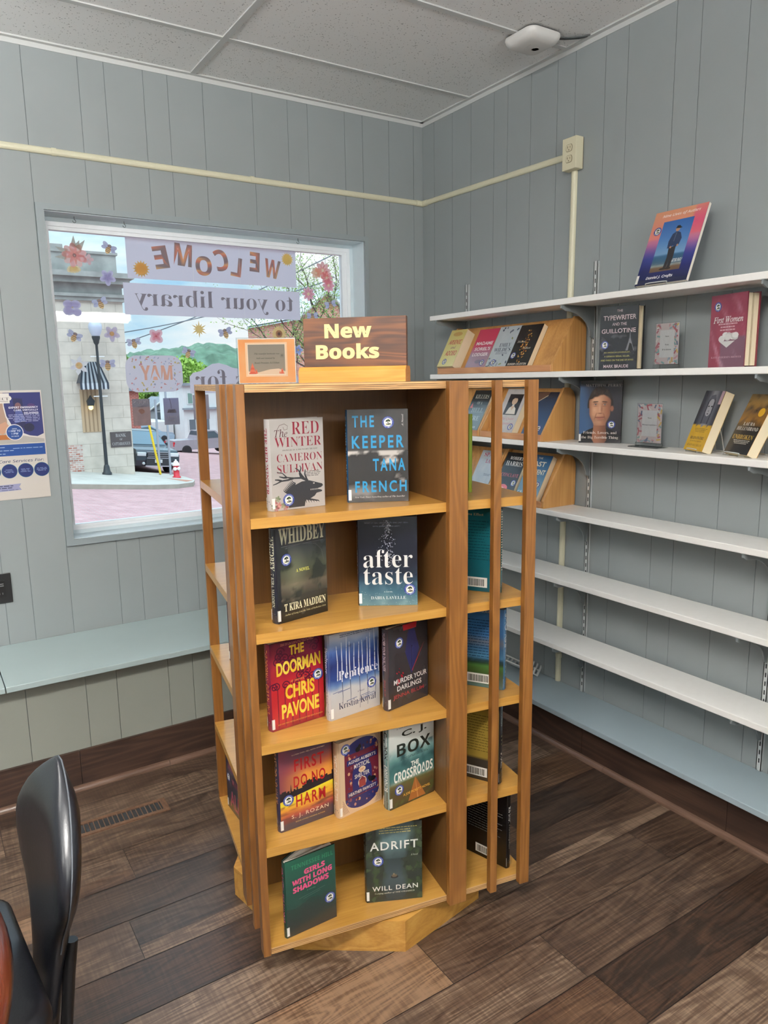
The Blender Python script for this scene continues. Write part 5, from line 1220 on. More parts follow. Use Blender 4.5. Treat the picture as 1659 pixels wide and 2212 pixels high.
# ---------------------------------------------------------------- books, easels and small signs on the white shelves
G5 = 'face-out books on the white wall shelves'
f = Art(0.205/0.272)
def nl(x, y):
    n = 0.03*fbm(x*5, 1, 4, 2)
    if y > 0.62: g = mixc((222, 128, 120), (214, 146, 112), (y-0.62)*3)
    else: g = grad([(0, (24, 30, 62)), (0.2, (30, 36, 92)), (0.36, (48, 56, 130)), (0.46, (112, 84, 150)), (0.56, (184, 110, 150)), (0.66, (214, 126, 140))], y+n)
    if x > 0.75 and y > 0.6: g = mixc(g, (216, 60, 120), 0.7*(1-abs(y-0.78)*3))
    return g
f.field(nl, 20, 30)
f.text('Nine Lives of Autism', 0.52, 0.925, 0.72, 0.05, (244, 222, 214), 'sital', 0.025); f.text('Daniel J. Crofts', 0.45, 0.085, 0.52, 0.048, (238, 236, 236), 'sital', 0.025)
def ph(x, y): return grad([(0.16, (92, 72, 56)), (0.225, (110, 88, 66)), (0.24, (140, 150, 150)), (0.27, (60, 90, 110)), (0.37, (40, 84, 120)), (0.375, (120, 160, 196)), (0.6, (76, 124, 184)), (0.86, (44, 92, 160))], y+(0.02*fbm(x*8, y*8, 3, 1) if y < 0.37 else 0))
f.field(ph, 14, 26, (0.22, 0.16, 0.80, 0.845)); f.lines(0.45, 0.80, [0.30, 0.285, 0.27], 0.008, (214, 220, 222), 0.5, 'r', 2)
f.poly([(0.47, 0.20), (0.49, 0.34), (0.47, 0.47), (0.60, 0.49), (0.61, 0.36), (0.60, 0.20), (0.54, 0.20), (0.545, 0.33), (0.53, 0.20)], (36, 36, 42))
f.poly([(0.44, 0.46), (0.43, 0.56), (0.47, 0.655), (0.54, 0.685), (0.62, 0.66), (0.67, 0.58), (0.65, 0.50), (0.61, 0.47), (0.54, 0.49)], (36, 52, 84)); f.line([(0.54, 0.67), (0.53, 0.55)], 0.012, (84, 92, 112)); f.ell(0.545, 0.715, 0.04, 0.036, (176, 132, 106), 14); f.poly([(0.50, 0.725), (0.52, 0.76), (0.57, 0.76), (0.60, 0.735), (0.63, 0.725), (0.59, 0.72)], (30, 32, 38)); f.ell(0.50, 0.475, 0.02, 0.016, (176, 132, 106), 8); f.ell(0.625, 0.49, 0.018, 0.016, (176, 132, 106), 8)
f.ell(0.47, 0.19, 0.07, 0.015, (50, 40, 36), 8); f.ell(0.57, 0.19, 0.06, 0.015, (50, 40, 36), 8)
book('paperback_book', 'large paperback with a pink and blue cover framing a photo, alone on the topmost shelf', (-0.186, -1.518, ZS[0]+0.009), -PI/2, 0.205, 0.272, 0.013, f, None, base=(40, 44, 90), hard=False, tilt=0.385, group=G5, seal=(0.14, 0.73), pages=paper_w)
f = A0()
def tw(x, y):
    g = mixc((26, 28, 36), (20, 22, 28), y)
    if y < 0.56: g = mixc(g, (150, 146, 146), max(0, min(0.8, 1.6*fbm(x*6, y*10, 5, 4)))*(1-abs(y-0.38)*3))
    return g
f.field(tw, 24, 40); TWC = (198, 178, 182)
f.text('THE', 0.52, 0.925, 0.15, 0.035, TWC, 'sans', 0.01); f.text('TYPEWRITER', 0.52, 0.82, 0.86, 0.075, TWC, 'sans', 0.015); f.text('AND THE', 0.52, 0.72, 0.38, 0.045, TWC, 'sans', 0.01); f.text('GUILLOTINE', 0.50, 0.615, 0.90, 0.07, TWC, 'sans', 0.015)
f.poly([(0.74, 0.38), (0.80, 0.50), (0.81, 0.72), (0.82, 0.50), (0.88, 0.38), (0.92, 0.30), (0.70, 0.30)], (110, 110, 116)); f.poly([(0.76, 0.30), (0.80, 0.42), (0.86, 0.40), (0.90, 0.30)], (22, 22, 24))
for i, tx in enumerate(('AN AMERICAN JOURNALIST,', 'A GERMAN SERIAL KILLER,', 'AND PARIS ON THE EVE OF WWII')): f.text(tx, 0.48, 0.275-0.06*i, (0.70, 0.68, 0.86)[i], 0.028, (176, 168, 96), 'sans', 0.008)
f.text('MARK BRAUDE', 0.46, 0.06, 0.66, 0.05, TWC, 'sans', 0.015)
book('hardcover_book', 'dark hardcover with pale capitals and a tower, standing fanned open on the second shelf', (-0.14, -1.330, ZS[1]+0.0005), -PI/2+0.17, 0.155, 0.232, 0.022, f, None, base=(26, 28, 34), opened=0.16, seal=(0.15, 0.40), group=G5, tag_label=False)
f = A0()
def fw_(x, y):
    g = mixc((132, 42, 60), (150, 56, 74), 0.5+fbm(x*3, y*3, 3, 1))
    if y < 0.42 and x > 0.30: g = mixc(g, (104, 84, 98), 0.7)
    return mixc(g, (206, 160, 172), max(0, 1.8*fbm(x*4+y*3, y*2, 4, 9)-0.25))
f.field(fw_, 20, 30); f.text('First Women', 0.50, 0.655, 0.82, 0.085, (236, 228, 226), 'ital', 0.012); f.lines(0.22, 0.78, [0.585, 0.545, 0.505], 0.018, (214, 170, 176), 0.3, 'c', 3)
for k in range(14): f.ell(0.25+0.5*r.random(), 0.37+0.08*r.random(), 0.09, 0.04, r.choice(((226, 224, 220), (206, 204, 200), (236, 234, 230))), 9)
f.poly([(0.28, 0.36), (0.72, 0.36), (0.50, 0.27)], (220, 218, 214)); f.text('KATE ANDERSEN BROWER', 0.5, 0.14, 0.84, 0.026, (196, 150, 160), 'serif', -0.01)
book('hardcover_book', 'wine-red hardcover in crinkled plastic with white gloves, on the second shelf', (-0.095, -1.760, ZS[1]+0.0005), -PI/2-0.25, 0.155, 0.232, 0.042, f, None, base=(120, 40, 56), opened=0.06, seal=(0.20, 0.84), group=G5, tag_label=False)
# portrait cover: a dark-haired man in a black collar, printed as one picture
f = A0()
def sm(a, b, x): t_ = max(0.0, min(1.0, (x-a)/(b-a))); return t_*t_*(3-2*t_)
def gau(x, y, cx, cy, sx_, sy_): return math.exp(-((x-cx)/sx_)**2-((y-cy)/sy_)**2)
def face_pic(x, y):
    u = (x-0.49)*0.155/0.235; n = fbm(x*9, y*14, 3, 3.3)
    g = mixc((66, 92, 128), (44, 42, 50), sm(0.12, 0.62, x+0.3*(y-0.3)))
    if y > 0.9: g = mixc(g, (34, 32, 36), sm(0.88, 0.97, y))
    # shoulders, shirt and neck
    sh_ = 0.27-0.9*abs(u-0.0)**1.6-0.0
    if y < sh_: g = mixc((22, 22, 26), (40, 40, 46), 0.5+n)
    if abs(u+0.0) < 0.115-0.02*sm(0.1, 0.3, y) and y < 0.36 and y > 0.30*0+abs(u)*1.9-0.16: g = mixc((150, 102, 80), (112, 74, 58), sm(-0.05, 0.10, u)+0.5*sm(0.25, 0.34, y))
    # hair
    cy = 0.60; hw = 0.205; r_ = math.hypot(u/hw, (y-cy)/0.31)
    hair = 1-sm(0.93, 1.02, r_+0.06*n)
    if hair > 0 and y > 0.56: g = mixc(g, mixc((38, 28, 25), (86, 66, 54), max(0, 0.35+1.3*fbm(x*16, y*5, 3, 5))*sm(0.62, 0.9, y)), hair)
    # ear
    e = gau(u, y, 0.186, 0.555, 0.030, 0.052); g = mixc(g, (150, 98, 76), sm(0.35, 0.6, e))
    # head
    jw = 0.168*(1-0.42*sm(0.50, 0.28, y)**1.3) if y < 0.5 else 0.168+0.006*sm(0.5, 0.62, y)
    top = 0.765+0.018*math.sin(u*18)+0.03*n-1.2*u*u*2
    m_ = (1-sm(jw-0.012, jw+0.004, abs(u+0.004)))*sm(0.272, 0.288, y-0.5*u*u)*(1-sm(top-0.02, top+0.015, y))
    if m_ > 0:
        s_ = mixc((206, 152, 120), (150, 98, 74), sm(-0.05, 0.17, u)); s_ = mixc(s_, (232, 186, 152), 0.6*gau(u, y, -0.05, 0.69, 0.07, 0.05)+0.5*gau(u, y, -0.085, 0.53, 0.035, 0.035))
        s_ = mixc(s_, (120, 76, 58), 0.55*sm(0.10, 0.17, abs(u)))
        s_ = mixc(s_, (112, 80, 68), (0.42+0.25*n)*sm(0.47, 0.37, y)*(1-0.55*gau(u, y, 0, 0.335, 0.05, 0.03)))
        for sx_ in (-0.074, 0.070):
            s_ = mixc(s_, (112, 70, 54), 0.55*gau(u, y, sx_, 0.628, 0.042, 0.024))
            br_ = gau(u, y-0.10*(u-sx_)*(1 if sx_ < 0 else -1), sx_, 0.662, 0.050, 0.0115); s_ = mixc(s_, (56, 38, 32), sm(0.25, 0.7, br_))
            ey = gau(u, y, sx_, 0.617, 0.028, 0.0085); s_ = mixc(s_, (222, 208, 198), sm(0.4, 0.7, ey)*0.8); s_ = mixc(s_, (48, 58, 70), sm(0.35, 0.6, gau(u, y, sx_+0.003, 0.618, 0.0115, 0.0105)))
            s_ = mixc(s_, (60, 38, 32), 0.9*sm(0.45, 0.8, gau(u, y, sx_, 0.6285, 0.036, 0.0045))); s_ = mixc(s_, (122, 78, 62), 0.6*gau(u, y, sx_, 0.592, 0.034, 0.007))
        s_ = mixc(s_, (232, 186, 156), 0.55*gau(u, y, -0.006, 0.55, 0.012, 0.06)); s_ = mixc(s_, (120, 74, 58), 0.55*gau(u, y, 0.026, 0.545, 0.012, 0.055)); s_ = mixc(s_, (92, 54, 44), 0.85*gau(u, y, 0.0, 0.478, 0.034, 0.008)); s_ = mixc(s_, (220, 164, 132), 0.5*gau(u, y, -0.004, 0.497, 0.018, 0.012))
        for sx_ in (-1, 1): q_ = abs(u-sx_*(0.052+0.30*(0.49-y))); s_ = mixc(s_, (116, 74, 58), 0.6*math.exp(-(q_/0.008)**2)*sm(0.36, 0.41, y)*sm(0.50, 0.46, y))
        ml = 0.408+1.6*u*u+0.05*u; s_ = mixc(s_, (96, 46, 42), 0.95*math.exp(-((y-ml)/0.0065)**2)*(1-sm(0.066, 0.082, abs(u)))); s_ = mixc(s_, (178, 108, 96), 0.7*math.exp(-((y-ml+0.017)/0.010)**2)*(1-sm(0.035, 0.06, abs(u)))); s_ = mixc(s_, (150, 88, 76), 0.55*math.exp(-((y-ml-0.012)/0.008)**2)*(1-sm(0.04, 0.065, abs(u))))
        s_ = mixc(s_, (128, 84, 66), 0.35*gau(u, y, 0, 0.372, 0.04, 0.008))
        g = mixc(g, s_, m_)
    return g
f.field(face_pic, 84, 126)
f.text('MATTHEW PERRY', 0.55, 0.925, 0.84, 0.042, (150, 140, 136), 'serif', -0.012, spacing=1.2)
f.text('Friends, Lovers, and', 0.50, 0.165, 0.80, 0.05, (232, 220, 210), 'serif', -0.012); f.text('the Big Terrible Thing', 0.50, 0.085, 0.88, 0.055, (232, 220, 210), 'serif', -0.012)
sp = Art(0.14); sp.rect(0, 0, 1, 1, (70, 96, 132)); sp.lines(0.2, 0.8, [0.3, 0.34, 0.38], 0.01, (180, 190, 200))
book('hardcover_book', 'hardcover showing a smiling dark-haired person in a black collar, on the third shelf', (-0.118, -1.222, ZS[2]+0.0005), math.radians(-57), 0.160, 0.244, 0.026, f, sp, base=(40, 38, 42), spinec=(66, 92, 130), seal=(0.77, 0.30), group=G5)
f = Art(0.6)
def br(x, y):
    if y < 0.42+0.012*math.sin(x*23): return mixc((226, 178, 40), (206, 160, 36), fbm(x*4, y*4)+0.5)
    c = abs(x-0.52); g = mixc((150, 152, 160), (54, 56, 66), c*2.4+0.3*fbm(x*12, y*2, 3, 1)); return g
f.field(br, 20, 34)
f.poly([(0.30, 0.45), (0.30, 0.80), (0.40, 0.92), (0.60, 0.94), (0.72, 0.80), (0.72, 0.45)], (92, 94, 104)); f.ell(0.52, 0.72, 0.17, 0.145, (168, 168, 174), 20)
for ex in (0.45, 0.60): f.ell(ex, 0.74, 0.04, 0.012, (50, 50, 58), 10)
f.ell(0.52, 0.66, 0.025, 0.02, (130, 130, 138), 8); f.ell(0.52, 0.615, 0.05, 0.01, (80, 76, 84), 8); f.poly([(0.34, 0.45), (0.33, 0.80), (0.40, 0.88), (0.38, 0.6), (0.40, 0.45)], (60, 62, 72)); f.poly([(0.70, 0.45), (0.71, 0.80), (0.62, 0.90), (0.66, 0.6), (0.64, 0.45)], (60, 62, 72))
f.rect(0.84, 0.78, 0.98, 1.0, (190, 160, 170)); f.text('BRAIN ON FIRE', 0.48, 0.21, 0.70, 0.05, (70, 60, 40), 'serif', -0.01); f.lines(0.18, 0.85, [0.36, 0.335, 0.31], 0.008, (110, 90, 40), 0.3, 'c'); f.text('SUSANNAH CAHALAN', 0.48, 0.09, 0.74, 0.04, (90, 76, 40), 'serif', -0.01); f.text('MY MONTH OF MADNESS', 0.48, 0.155, 0.6, 0.02, (90, 76, 40), 'serif', -0.01)
book('paperback_book', 'paperback with a grey portrait over a bright yellow lower half, on the third shelf', (-0.118, -1.700, ZS[2]+0.008), -PI/2-0.42, 0.112, 0.212, 0.034, f, None, base=(206, 160, 40), hard=False, tilt=0.36, group=G5, tag_label=False)
f = Art(0.6)
def ub(x, y): return mixc(grad([(0, (26, 24, 26)), (0.42, (34, 28, 24)), (0.55, (150, 104, 40)), (0.7, (120, 84, 40)), (0.85, (150, 116, 60)), (1, (112, 92, 60))], y), (30, 24, 20), max(0, 2*fbm(x*4, y*6, 4, 6)) if y > 0.45 else 0)
f.field(ub, 18, 30); f.text('LAURA', 0.48, 0.50, 0.46, 0.055, (232, 228, 220), 'serif', -0.01); f.text('HILLENBRAND', 0.50, 0.42, 0.86, 0.06, (232, 228, 220), 'serif', -0.01); f.text('UNBROKEN', 0.48, 0.28, 0.84, 0.075, (214, 178, 90), 'serif', 0.0); f.lines(0.15, 0.85, [0.215, 0.19, 0.165], 0.012, (196, 190, 180), 0.3, 'c'); f.ell(0.74, 0.70, 0.12, None, (232, 176, 40), 20)
book('paperback_book', 'dark golden paperback with a yellow round seal, on the third shelf', (-0.135, -1.862, ZS[2]+0.010), -PI/2-0.40, 0.118, 0.208, 0.036, f, None, base=(222, 158, 30), hard=False, tilt=0.46, group=G5, tag_label=False, rot=None)

def sign_holder(label, x, y, z, w, h, words, rz):
    t = thing('sign_holder', label, 'sign', (x, y, z+0.0005), rz, 'small clear sign holders on the white shelves')
    a = MB(); a.box(-0.012, -0.03, 0, w+0.012, 0.035, 0.003); a.box(-0.004, 0.0, 0.003, w+0.004, 0.012, 0.016, bev=0.002); a.box(-0.002, 0.003, 0.016, w+0.002, 0.0045, 0.016+h+0.002); a.box(-0.002, 0.0075, 0.016, w+0.002, 0.009, 0.016+h+0.002); a.build('acrylic_stand', clear, t)
    f = Art(w/h); f.rect(0, 0, 1, 1, (236, 216, 218)); q = random.Random(len(words))
    cs = ((206, 112, 122), (226, 170, 176), (140, 184, 184), (120, 134, 164), (236, 196, 110), (246, 240, 236), (196, 110, 120), (170, 192, 208))
    for k in range(60):
        side = q.randrange(4); u_ = q.random(); d = 0.17*q.random()
        px_, py_ = ((u_, d*0.8), (u_, 1-d*0.8), (d, u_), (1-d, u_))[side]
        L_, ww = 0.10+0.12*q.random(), 0.04; an = q.random()*3; dx, dy = L_*math.cos(an), L_*math.sin(an)*0.7
        f.line([(max(0.02, min(0.98, px_-dx/2)), max(0.02, min(0.98, py_-dy/2))), (max(0.02, min(0.98, px_+dx/2)), max(0.02, min(0.98, py_+dy/2)))], ww, cs[q.randrange(8)])
    f.rect(0.19, 0.17, 0.81, 0.83, (250, 248, 250))
    for k in range(26): f.line([(0.19+0.62*q.random(), 0.17+q.choice((0, 0.66))), (0.19+0.62*q.random(), 0.165+q.choice((0, 0.67)))], 0.004, (238, 234, 236))
    for i, wd in enumerate(words): f.text(wd, 0.5, (0.68, 0.48, 0.36)[i] if len(words) == 3 else (0.64, 0.46)[i], 0.055*len(wd), 0.035, (60, 60, 66), 'serif', 0.0)
    a = MB(); f.emit(a, lambda x_, y_, l: (x_*w, 0.0062-0.0001*l, 0.016+y_*h)); a.box(0, 0.0062, 0.016, w, 0.0068, 0.016+h, col=lin((236, 232, 232))); a.build('printed_card', ink_flat, t)
sign_holder('small clear sign holder with a book-border card, on the second shelf by the red book', -0.10, -1.546, ZS[1], 0.095, 0.142, ('New', 'Non', 'Fiction'), -PI/2)
sign_holder('small clear sign holder with a book-border card, on the third shelf beside the portrait book', -0.09, -1.476, ZS[2], 0.105, 0.142, ('New', 'Biographies'), -PI/2)

wire = mat('white_coated_wire', (206, 206, 202), 0.35, 0.2)
def easel(name, label, x, y, z, rz, w=0.09, hgt=0.14, lean=0.36, group='wire book easels'):
    t = thing(name, label, 'book easel', (x, y, z), rz, group); rr = 0.0019
    a = MB()
    for sgn in (-1, 1):
        yy = sgn*w/2
        a.tube([(sgn*w/2, -0.030, 0.011), (sgn*w/2, -0.034, 0.004), (sgn*w/2, -0.02, 0.003), (sgn*w/2, 0.0, 0.003), (sgn*w/2*0.9, hgt*math.tan(lean)*0.5, hgt*0.5), (sgn*w/2*0.6, hgt*math.tan(lean), hgt)], rr, seg=6)
    a.tube([(-w/2, -0.030, 0.012), (-w*0.3, -0.031, 0.013), (w*0.3, -0.031, 0.013), (w/2, -0.030, 0.012)], rr, seg=6)
    a.tube([(-w/2*0.6, hgt*math.tan(lean), hgt), (0, hgt*math.tan(lean)+0.002, hgt+0.006), (w/2*0.6, hgt*math.tan(lean), hgt)], rr, seg=6)
    a.build('front_frame', wire, t)
    a = MB()
    for sgn in (-1, 1): a.tube([(sgn*w/2*0.6, hgt*math.tan(lean), hgt), (sgn*w/2*0.75, hgt*math.tan(lean)+0.02, hgt*0.4), (sgn*w/2*0.8, hgt*math.tan(lean)+0.03, 0.003)], rr, seg=6)
    a.tube([(-w/2*0.8, hgt*math.tan(lean)+0.03, 0.003), (w/2*0.8, hgt*math.tan(lean)+0.03, 0.003)], rr, seg=6)
    a.build('rear_leg', wire, t); return t
easel('wire_easel', 'white wire easel holding up the large book on the topmost shelf', -0.161, -1.61, ZS[0], -PI/2, 0.085, 0.14, 0.385)
easel('wire_easel', 'white wire easel behind the yellow and grey paperback on the third shelf', -0.108, -1.757, ZS[2], -PI/2-0.42, 0.06, 0.12, 0.36)
easel('wire_easel', 'white wire easel under the dark golden paperback at the right edge', -0.128, -1.915, ZS[2], -PI/2-0.40, 0.075, 0.12, 0.46)

# nested white plastic easels lying on the low bench
plw = mat('white_plastic_easel', (204, 206, 204), 0.4)
def pl_easel():
    a = MB(); P = []
    arc = [(0.030*math.cos(q), 0.085+0.030*math.sin(q)) for q in [PI*k/10 for k in range(11)]]
    a.tube([(-0.03, -0.06, 0.004), (-0.03, 0.085, 0.004)]+[(-0.030*math.cos(PI*k/10), 0.085+0.030*math.sin(PI*k/10), 0.004) for k in range(1, 10)]+[(0.03, 0.085, 0.004), (0.03, -0.06, 0.004)], 0.0042, seg=6)
    a.box(-0.036, -0.066, 0.0, 0.036, -0.056, 0.008); a.box(-0.036, -0.066, 0.0, -0.026, -0.058, 0.034); a.box(0.026, -0.066, 0.0, 0.036, -0.058, 0.034); a.box(-0.03, 0.03, 0.001, 0.03, 0.038, 0.007)
    return a.mesh('plastic_easel', plw)
pe = pl_easel(); pos = ['lowest of the leaning stack', 'second up in the leaning stack', 'third up in the leaning stack', 'fourth up in the leaning stack', 'topmost of the leaning stack']
for k in range(5):
    o = D.objects.new('plastic_easel', pe); COL.objects.link(o)
    o.location = (-0.062-0.0125*k, -0.885+0.012*k, 0.207+0.0085*k); o.rotation_euler = (0.30, 0.05, 0.62)
    tag(o, 'white plastic book easel on the low bench, %s' % pos[k], 'book easel', 'nested plastic easels on the low bench')

# ---------------------------------------------------------------- poster on the window wall
t = thing('poster', 'blue and white emergency care poster taped on the wall left of the window', 'poster', (-2.19, -0.0005, 1.098), 0.0)
f = Art(0.28/0.435); f.rect(0, 0, 1, 1, (222, 214, 206))
def pw(x, y): return mixc((44, 48, 108), (34, 38, 84), 0.5+1.3*fbm(x*4, y*4, 3, 4))
V = [(0.50, 0.98), (0.985, 0.98), (0.985, 0.60), (0.90, 0.575), (0.80, 0.585), (0.68, 0.62), (0.58, 0.68), (0.52, 0.77), (0.50, 0.86)]
f.poly([(0.0, 0.98), (0.52, 0.98), (0.52, 0.56), (0.0, 0.55)], (176, 146, 128)); f.poly([(0.0, 0.64), (0.50, 0.70), (0.60, 0.60), (0.985, 0.55), (0.985, 0.52), (0.0, 0.515)], (184, 178, 172)); f.poly([(0.30, 0.66), (0.50, 0.72), (0.56, 0.66), (0.45, 0.60)], (206, 158, 130)); f.rect(0.35, 0.555, 0.55, 0.60, (176, 104, 50))
f.poly([(x-0.012, y-0.01) for x, y in V], (230, 226, 222)); f.poly(V, (40, 44, 100))
f.poly([(0.63, 0.66), (0.62, 0.93), (0.74, 0.925), (0.76, 0.66)], (30, 32, 74)); f.ell(0.68, 0.86, 0.04, 0.03, (120, 84, 90), 12); f.poly([(0.62, 0.70), (0.64, 0.82), (0.72, 0.83), (0.76, 0.72)], (80, 92, 150)); f.ell(0.85, 0.86, 0.05, 0.02, (80, 52, 104), 10); f.ell(0.80, 0.66, 0.07, 0.04, (24, 26, 56), 12)
f.ell(0.35, 0.93, 0.26, 0.05, (236, 230, 224), 20); f.rect(0.08, 0.885, 0.58, 0.975, (236, 230, 224)); f.text('ECT', 0.505, 0.925, 0.13, 0.026, (60, 56, 60), 'serif', -0.01); f.rect(0.40, 0.90, 0.56, 0.904, (120, 116, 116))
for i, (tx, w_) in enumerate((('EXPERT EMERGENCY', 0.38), ('CARE, VIRTUALLY', 0.32), ('DELIVERED', 0.19))): f.text(tx, 0.94-w_/2, 0.845-0.026*i, w_, 0.018, (232, 230, 240), 'bold', 0.01)
f.lines(0.52, 0.95, [0.775, 0.76, 0.745, 0.73, 0.715], 0.006, (170, 172, 206), 0.25, 'r', 3)
f.ell(0.605, 0.62, 0.115, None, (232, 228, 226), 30); f.ell(0.605, 0.62, 0.104, None, (26, 66, 132), 30)
for tx, y_, w_, h_ in (('OPEN', 0.652, 0.06, 0.009), ('11AM TO', 0.633, 0.15, 0.017), ('11PM', 0.608, 0.085, 0.017), ('365 DAYS', 0.584, 0.10, 0.009)): f.text(tx, 0.605, y_, w_, h_, (230, 232, 240), 'bold', 0.005)
f.rect(0.0, 0.405, 0.985, 0.51, (20, 66, 136)); f.lines(0.05, 0.62, [0.482, 0.452, 0.422], 0.006, (180, 196, 222), 0.3, 'l', 2); f.lines(0.52, 0.95, [0.470], 0.005, (180, 196, 222), 0.1, 'r', 2)
f.text('Urgent Care Services For:', 0.53, 0.352, 0.84, 0.034, (44, 56, 92), 'sital', 0.008)
for k in range(5): 
    x_ = 0.06+0.213*k; f.ell(x_, 0.265, 0.103, None, (30, 110, 140), 28); f.ell(x_, 0.265, 0.098, None, (14, 30, 92), 28); f.lines(x_-0.07, x_+0.07, [0.276, 0.264, 0.252], 0.004, (150, 166, 206), 0.3, 'c', k)
f.poly([(0.05, 0.075), (0.62, 0.085), (0.59, 0.115), (0.62, 0.145), (0.05, 0.135)], (160, 160, 196)); f.lines(0.3, 0.52, [0.125, 0.107], 0.008, (50, 54, 84), 0.2); f.lines(0.36, 0.58, [0.088], 0.006, (110, 112, 150), 0.1)
a = MB(); f.emit(a, lambda x, y, l: (x*0.28, -0.0016-0.0002*l, y*0.435)); a.box(0, -0.0016, 0, 0.28, -0.0006, 0.435, col=lin((226, 222, 216))); a.build('printed_sheet', ink_flat, t)

# ---------------------------------------------------------------- paper signs and cut-outs taped inside the window glass
def paper_mat(name, transl, gain=1.3):
    m = D.materials.new(name); m.use_nodes = True
    n = m.node_tree.nodes; l = m.node_tree.links; n.remove(n['Principled BSDF'])
    at = n.new('ShaderNodeAttribute'); at.attribute_name = 'ink'
    df = n.new('ShaderNodeBsdfDiffuse'); tl = n.new('ShaderNodeBsdfTranslucent'); mx = n.new('ShaderNodeMixShader'); mx.inputs[0].default_value = transl
    sc = n.new('ShaderNodeVectorMath'); sc.operation = 'SCALE'; sc.inputs['Scale'].default_value = gain; mn = n.new('ShaderNodeVectorMath'); mn.operation = 'MINIMUM'; mn.inputs[1].default_value = (0.92, 0.92, 0.92); wx = n.new('ShaderNodeMix'); wx.data_type = 'RGBA'; wx.inputs['Factor'].default_value = 0.15; wx.inputs['B'].default_value = lin((206, 200, 210)); l.new(at.outputs['Color'], wx.inputs['A']); l.new(wx.outputs['Result'], sc.inputs[0]); l.new(sc.outputs[0], mn.inputs[0]); l.new(mn.outputs[0], df.inputs['Color']); l.new(mn.outputs[0], tl.inputs['Color']); l.new(df.outputs[0], mx.inputs[1]); l.new(tl.outputs[0], mx.inputs[2]); l.new(mx.outputs[0], n['Material Output'].inputs['Surface'])
    return m
backlit = paper_mat('backlit_paper', 0.75, 1.35)
backlit_thin = paper_mat('backlit_thin_cutout_paper', 0.8, 1.55)
YG = 0.1305
G6 = 'paper cut-outs taped to the window'
class Sheet(Art): pass
def sheet(name, label, cat, x0, z0, x1, z1, f, group=None, rz=0.0, outline=None):
    t = None; a = MB(); w = x1-x0; h = z1-z0
    f.emit(a, lambda x, y, l: (x*w-w/2, -0.00015*l, y*h-h/2))
    o = a.build(name, backlit_thin if cat == 'paper cut-out' else backlit); o.location = ((x0+x1)/2, YG, (z0+z1)/2); o.rotation_euler = (0, rz, 0)
    return tag(o, label, cat, group)
PAP = (204, 202, 214); INK = (122, 116, 118)
f = Art(0.818/0.172); f.rect(0, 0, 1, 1, PAP)
def stripe(x, y):
    k = (y*3.2+0.12*math.sin(x*60)+0.1*math.sin(x*23+2)) % 1.0
    return grad([(0, (120, 100, 96)), (0.3, (132, 116, 104)), (0.45, (196, 110, 76)), (0.6, (206, 128, 84)), (0.72, (222, 176, 96)), (0.85, (150, 110, 96)), (1, (120, 100, 96))], k)
for ch, x_, y_, w_, h_, ro in (('W', 0.845, 0.47, 0.10, 0.50, -8), ('E', 0.735, 0.62, 0.062, 0.52, -4), ('L', 0.620, 0.45, 0.062, 0.50, -8), ('C', 0.53, 0.60, 0.08, 0.56, 12), ('O', 0.425, 0.42, 0.095, 0.50, 0), ('M', 0.310, 0.66, 0.10, 0.56, -5), ('E', 0.185, 0.56, 0.078, 0.56, 10)): f.text(ch, x_, y_, w_, h_, None, 'bold', 0.012, rot=ro, mirror=True, colf=stripe)
def sunart(cx, cy, rx, ry, col, col2):
    p = []
    for k in range(48): q = 2*PI*k/48; m_ = 1.0 if k % 3 == 0 else 0.74; p.append((cx+rx*m_*math.cos(q), cy+ry*m_*math.sin(q)))
    f.poly(p, col); f.ell(cx, cy, rx*0.62, rx*0.62*f.asp, col2, 20)
sunart(0.075, 0.24, 0.047, 0.215, (206, 168, 84), (214, 178, 100)); sunart(0.945, 0.76, 0.042, 0.195, (222, 190, 104), (226, 200, 130))
f.line([(0.362, 0), (0.364, 1)], 0.012, (214, 214, 224)); f.line([(0.64, 0), (0.64, 1)], 0.012, (212, 212, 222))
sheet('welcome_banner', 'long white paper banner across the window top with striped mirrored letters and suns', 'paper sign', -1.4985, 2.008, -0.682, 2.1805, f)
f = Art(0.855/0.136); f.rect(0, 0, 1, 1, PAP); f.text('to your library', 0.505, 0.50, 0.90, 0.72, INK, 'serif', -0.008, mirror=True)
f.line([(0.37, 0), (0.37, 1)], 0.014, (214, 214, 224)); f.line([(0.655, 0), (0.655, 1)], 0.014, (212, 212, 222))
sheet('lettered_banner', 'paper banner with grey mirrored serif words, below the welcome banner', 'paper sign', -1.521, 1.852, -0.666, 1.988, f)
f = Art(0.256/0.163)
p = []
for cx, cy, a0 in ((0.80, 0.70, 0), (0.20, 0.70, PI/2), (0.20, 0.30, PI), (0.80, 0.30, 1.5*PI)):
    for k in range(7): q = a0+PI/2*k/6; p.append((cx+0.20*math.cos(q), cy+0.30*math.sin(q)))
f.poly(p, (198, 196, 206)); q = random.Random(6)
for k in range(120):
    x = q.random(); y = q.random()
    if abs(x-0.5) < 0.34 and abs(y-0.52) < 0.24: continue
    if (abs(x-0.5) > 0.44 and abs(y-0.5) > 0.36): continue
    f.ell(0.04+0.92*x, 0.04+0.92*y, 0.010+0.016*q.random(), 0.008+0.02*q.random(), q.choice(((150, 156, 176), (188, 176, 110), (206, 150, 140), (160, 170, 190), (200, 178, 90), (196, 130, 130))), 7, rot=q.random()*3)
f.text('MAY', 0.535, 0.53, 0.56, 0.40, (222, 168, 138), 'bold', 0.012, mirror=True)
sheet('month_sign', 'rounded white paper plaque with an orange month name in a floral border', 'paper sign', -1.538, 1.513, -1.282, 1.676, f)
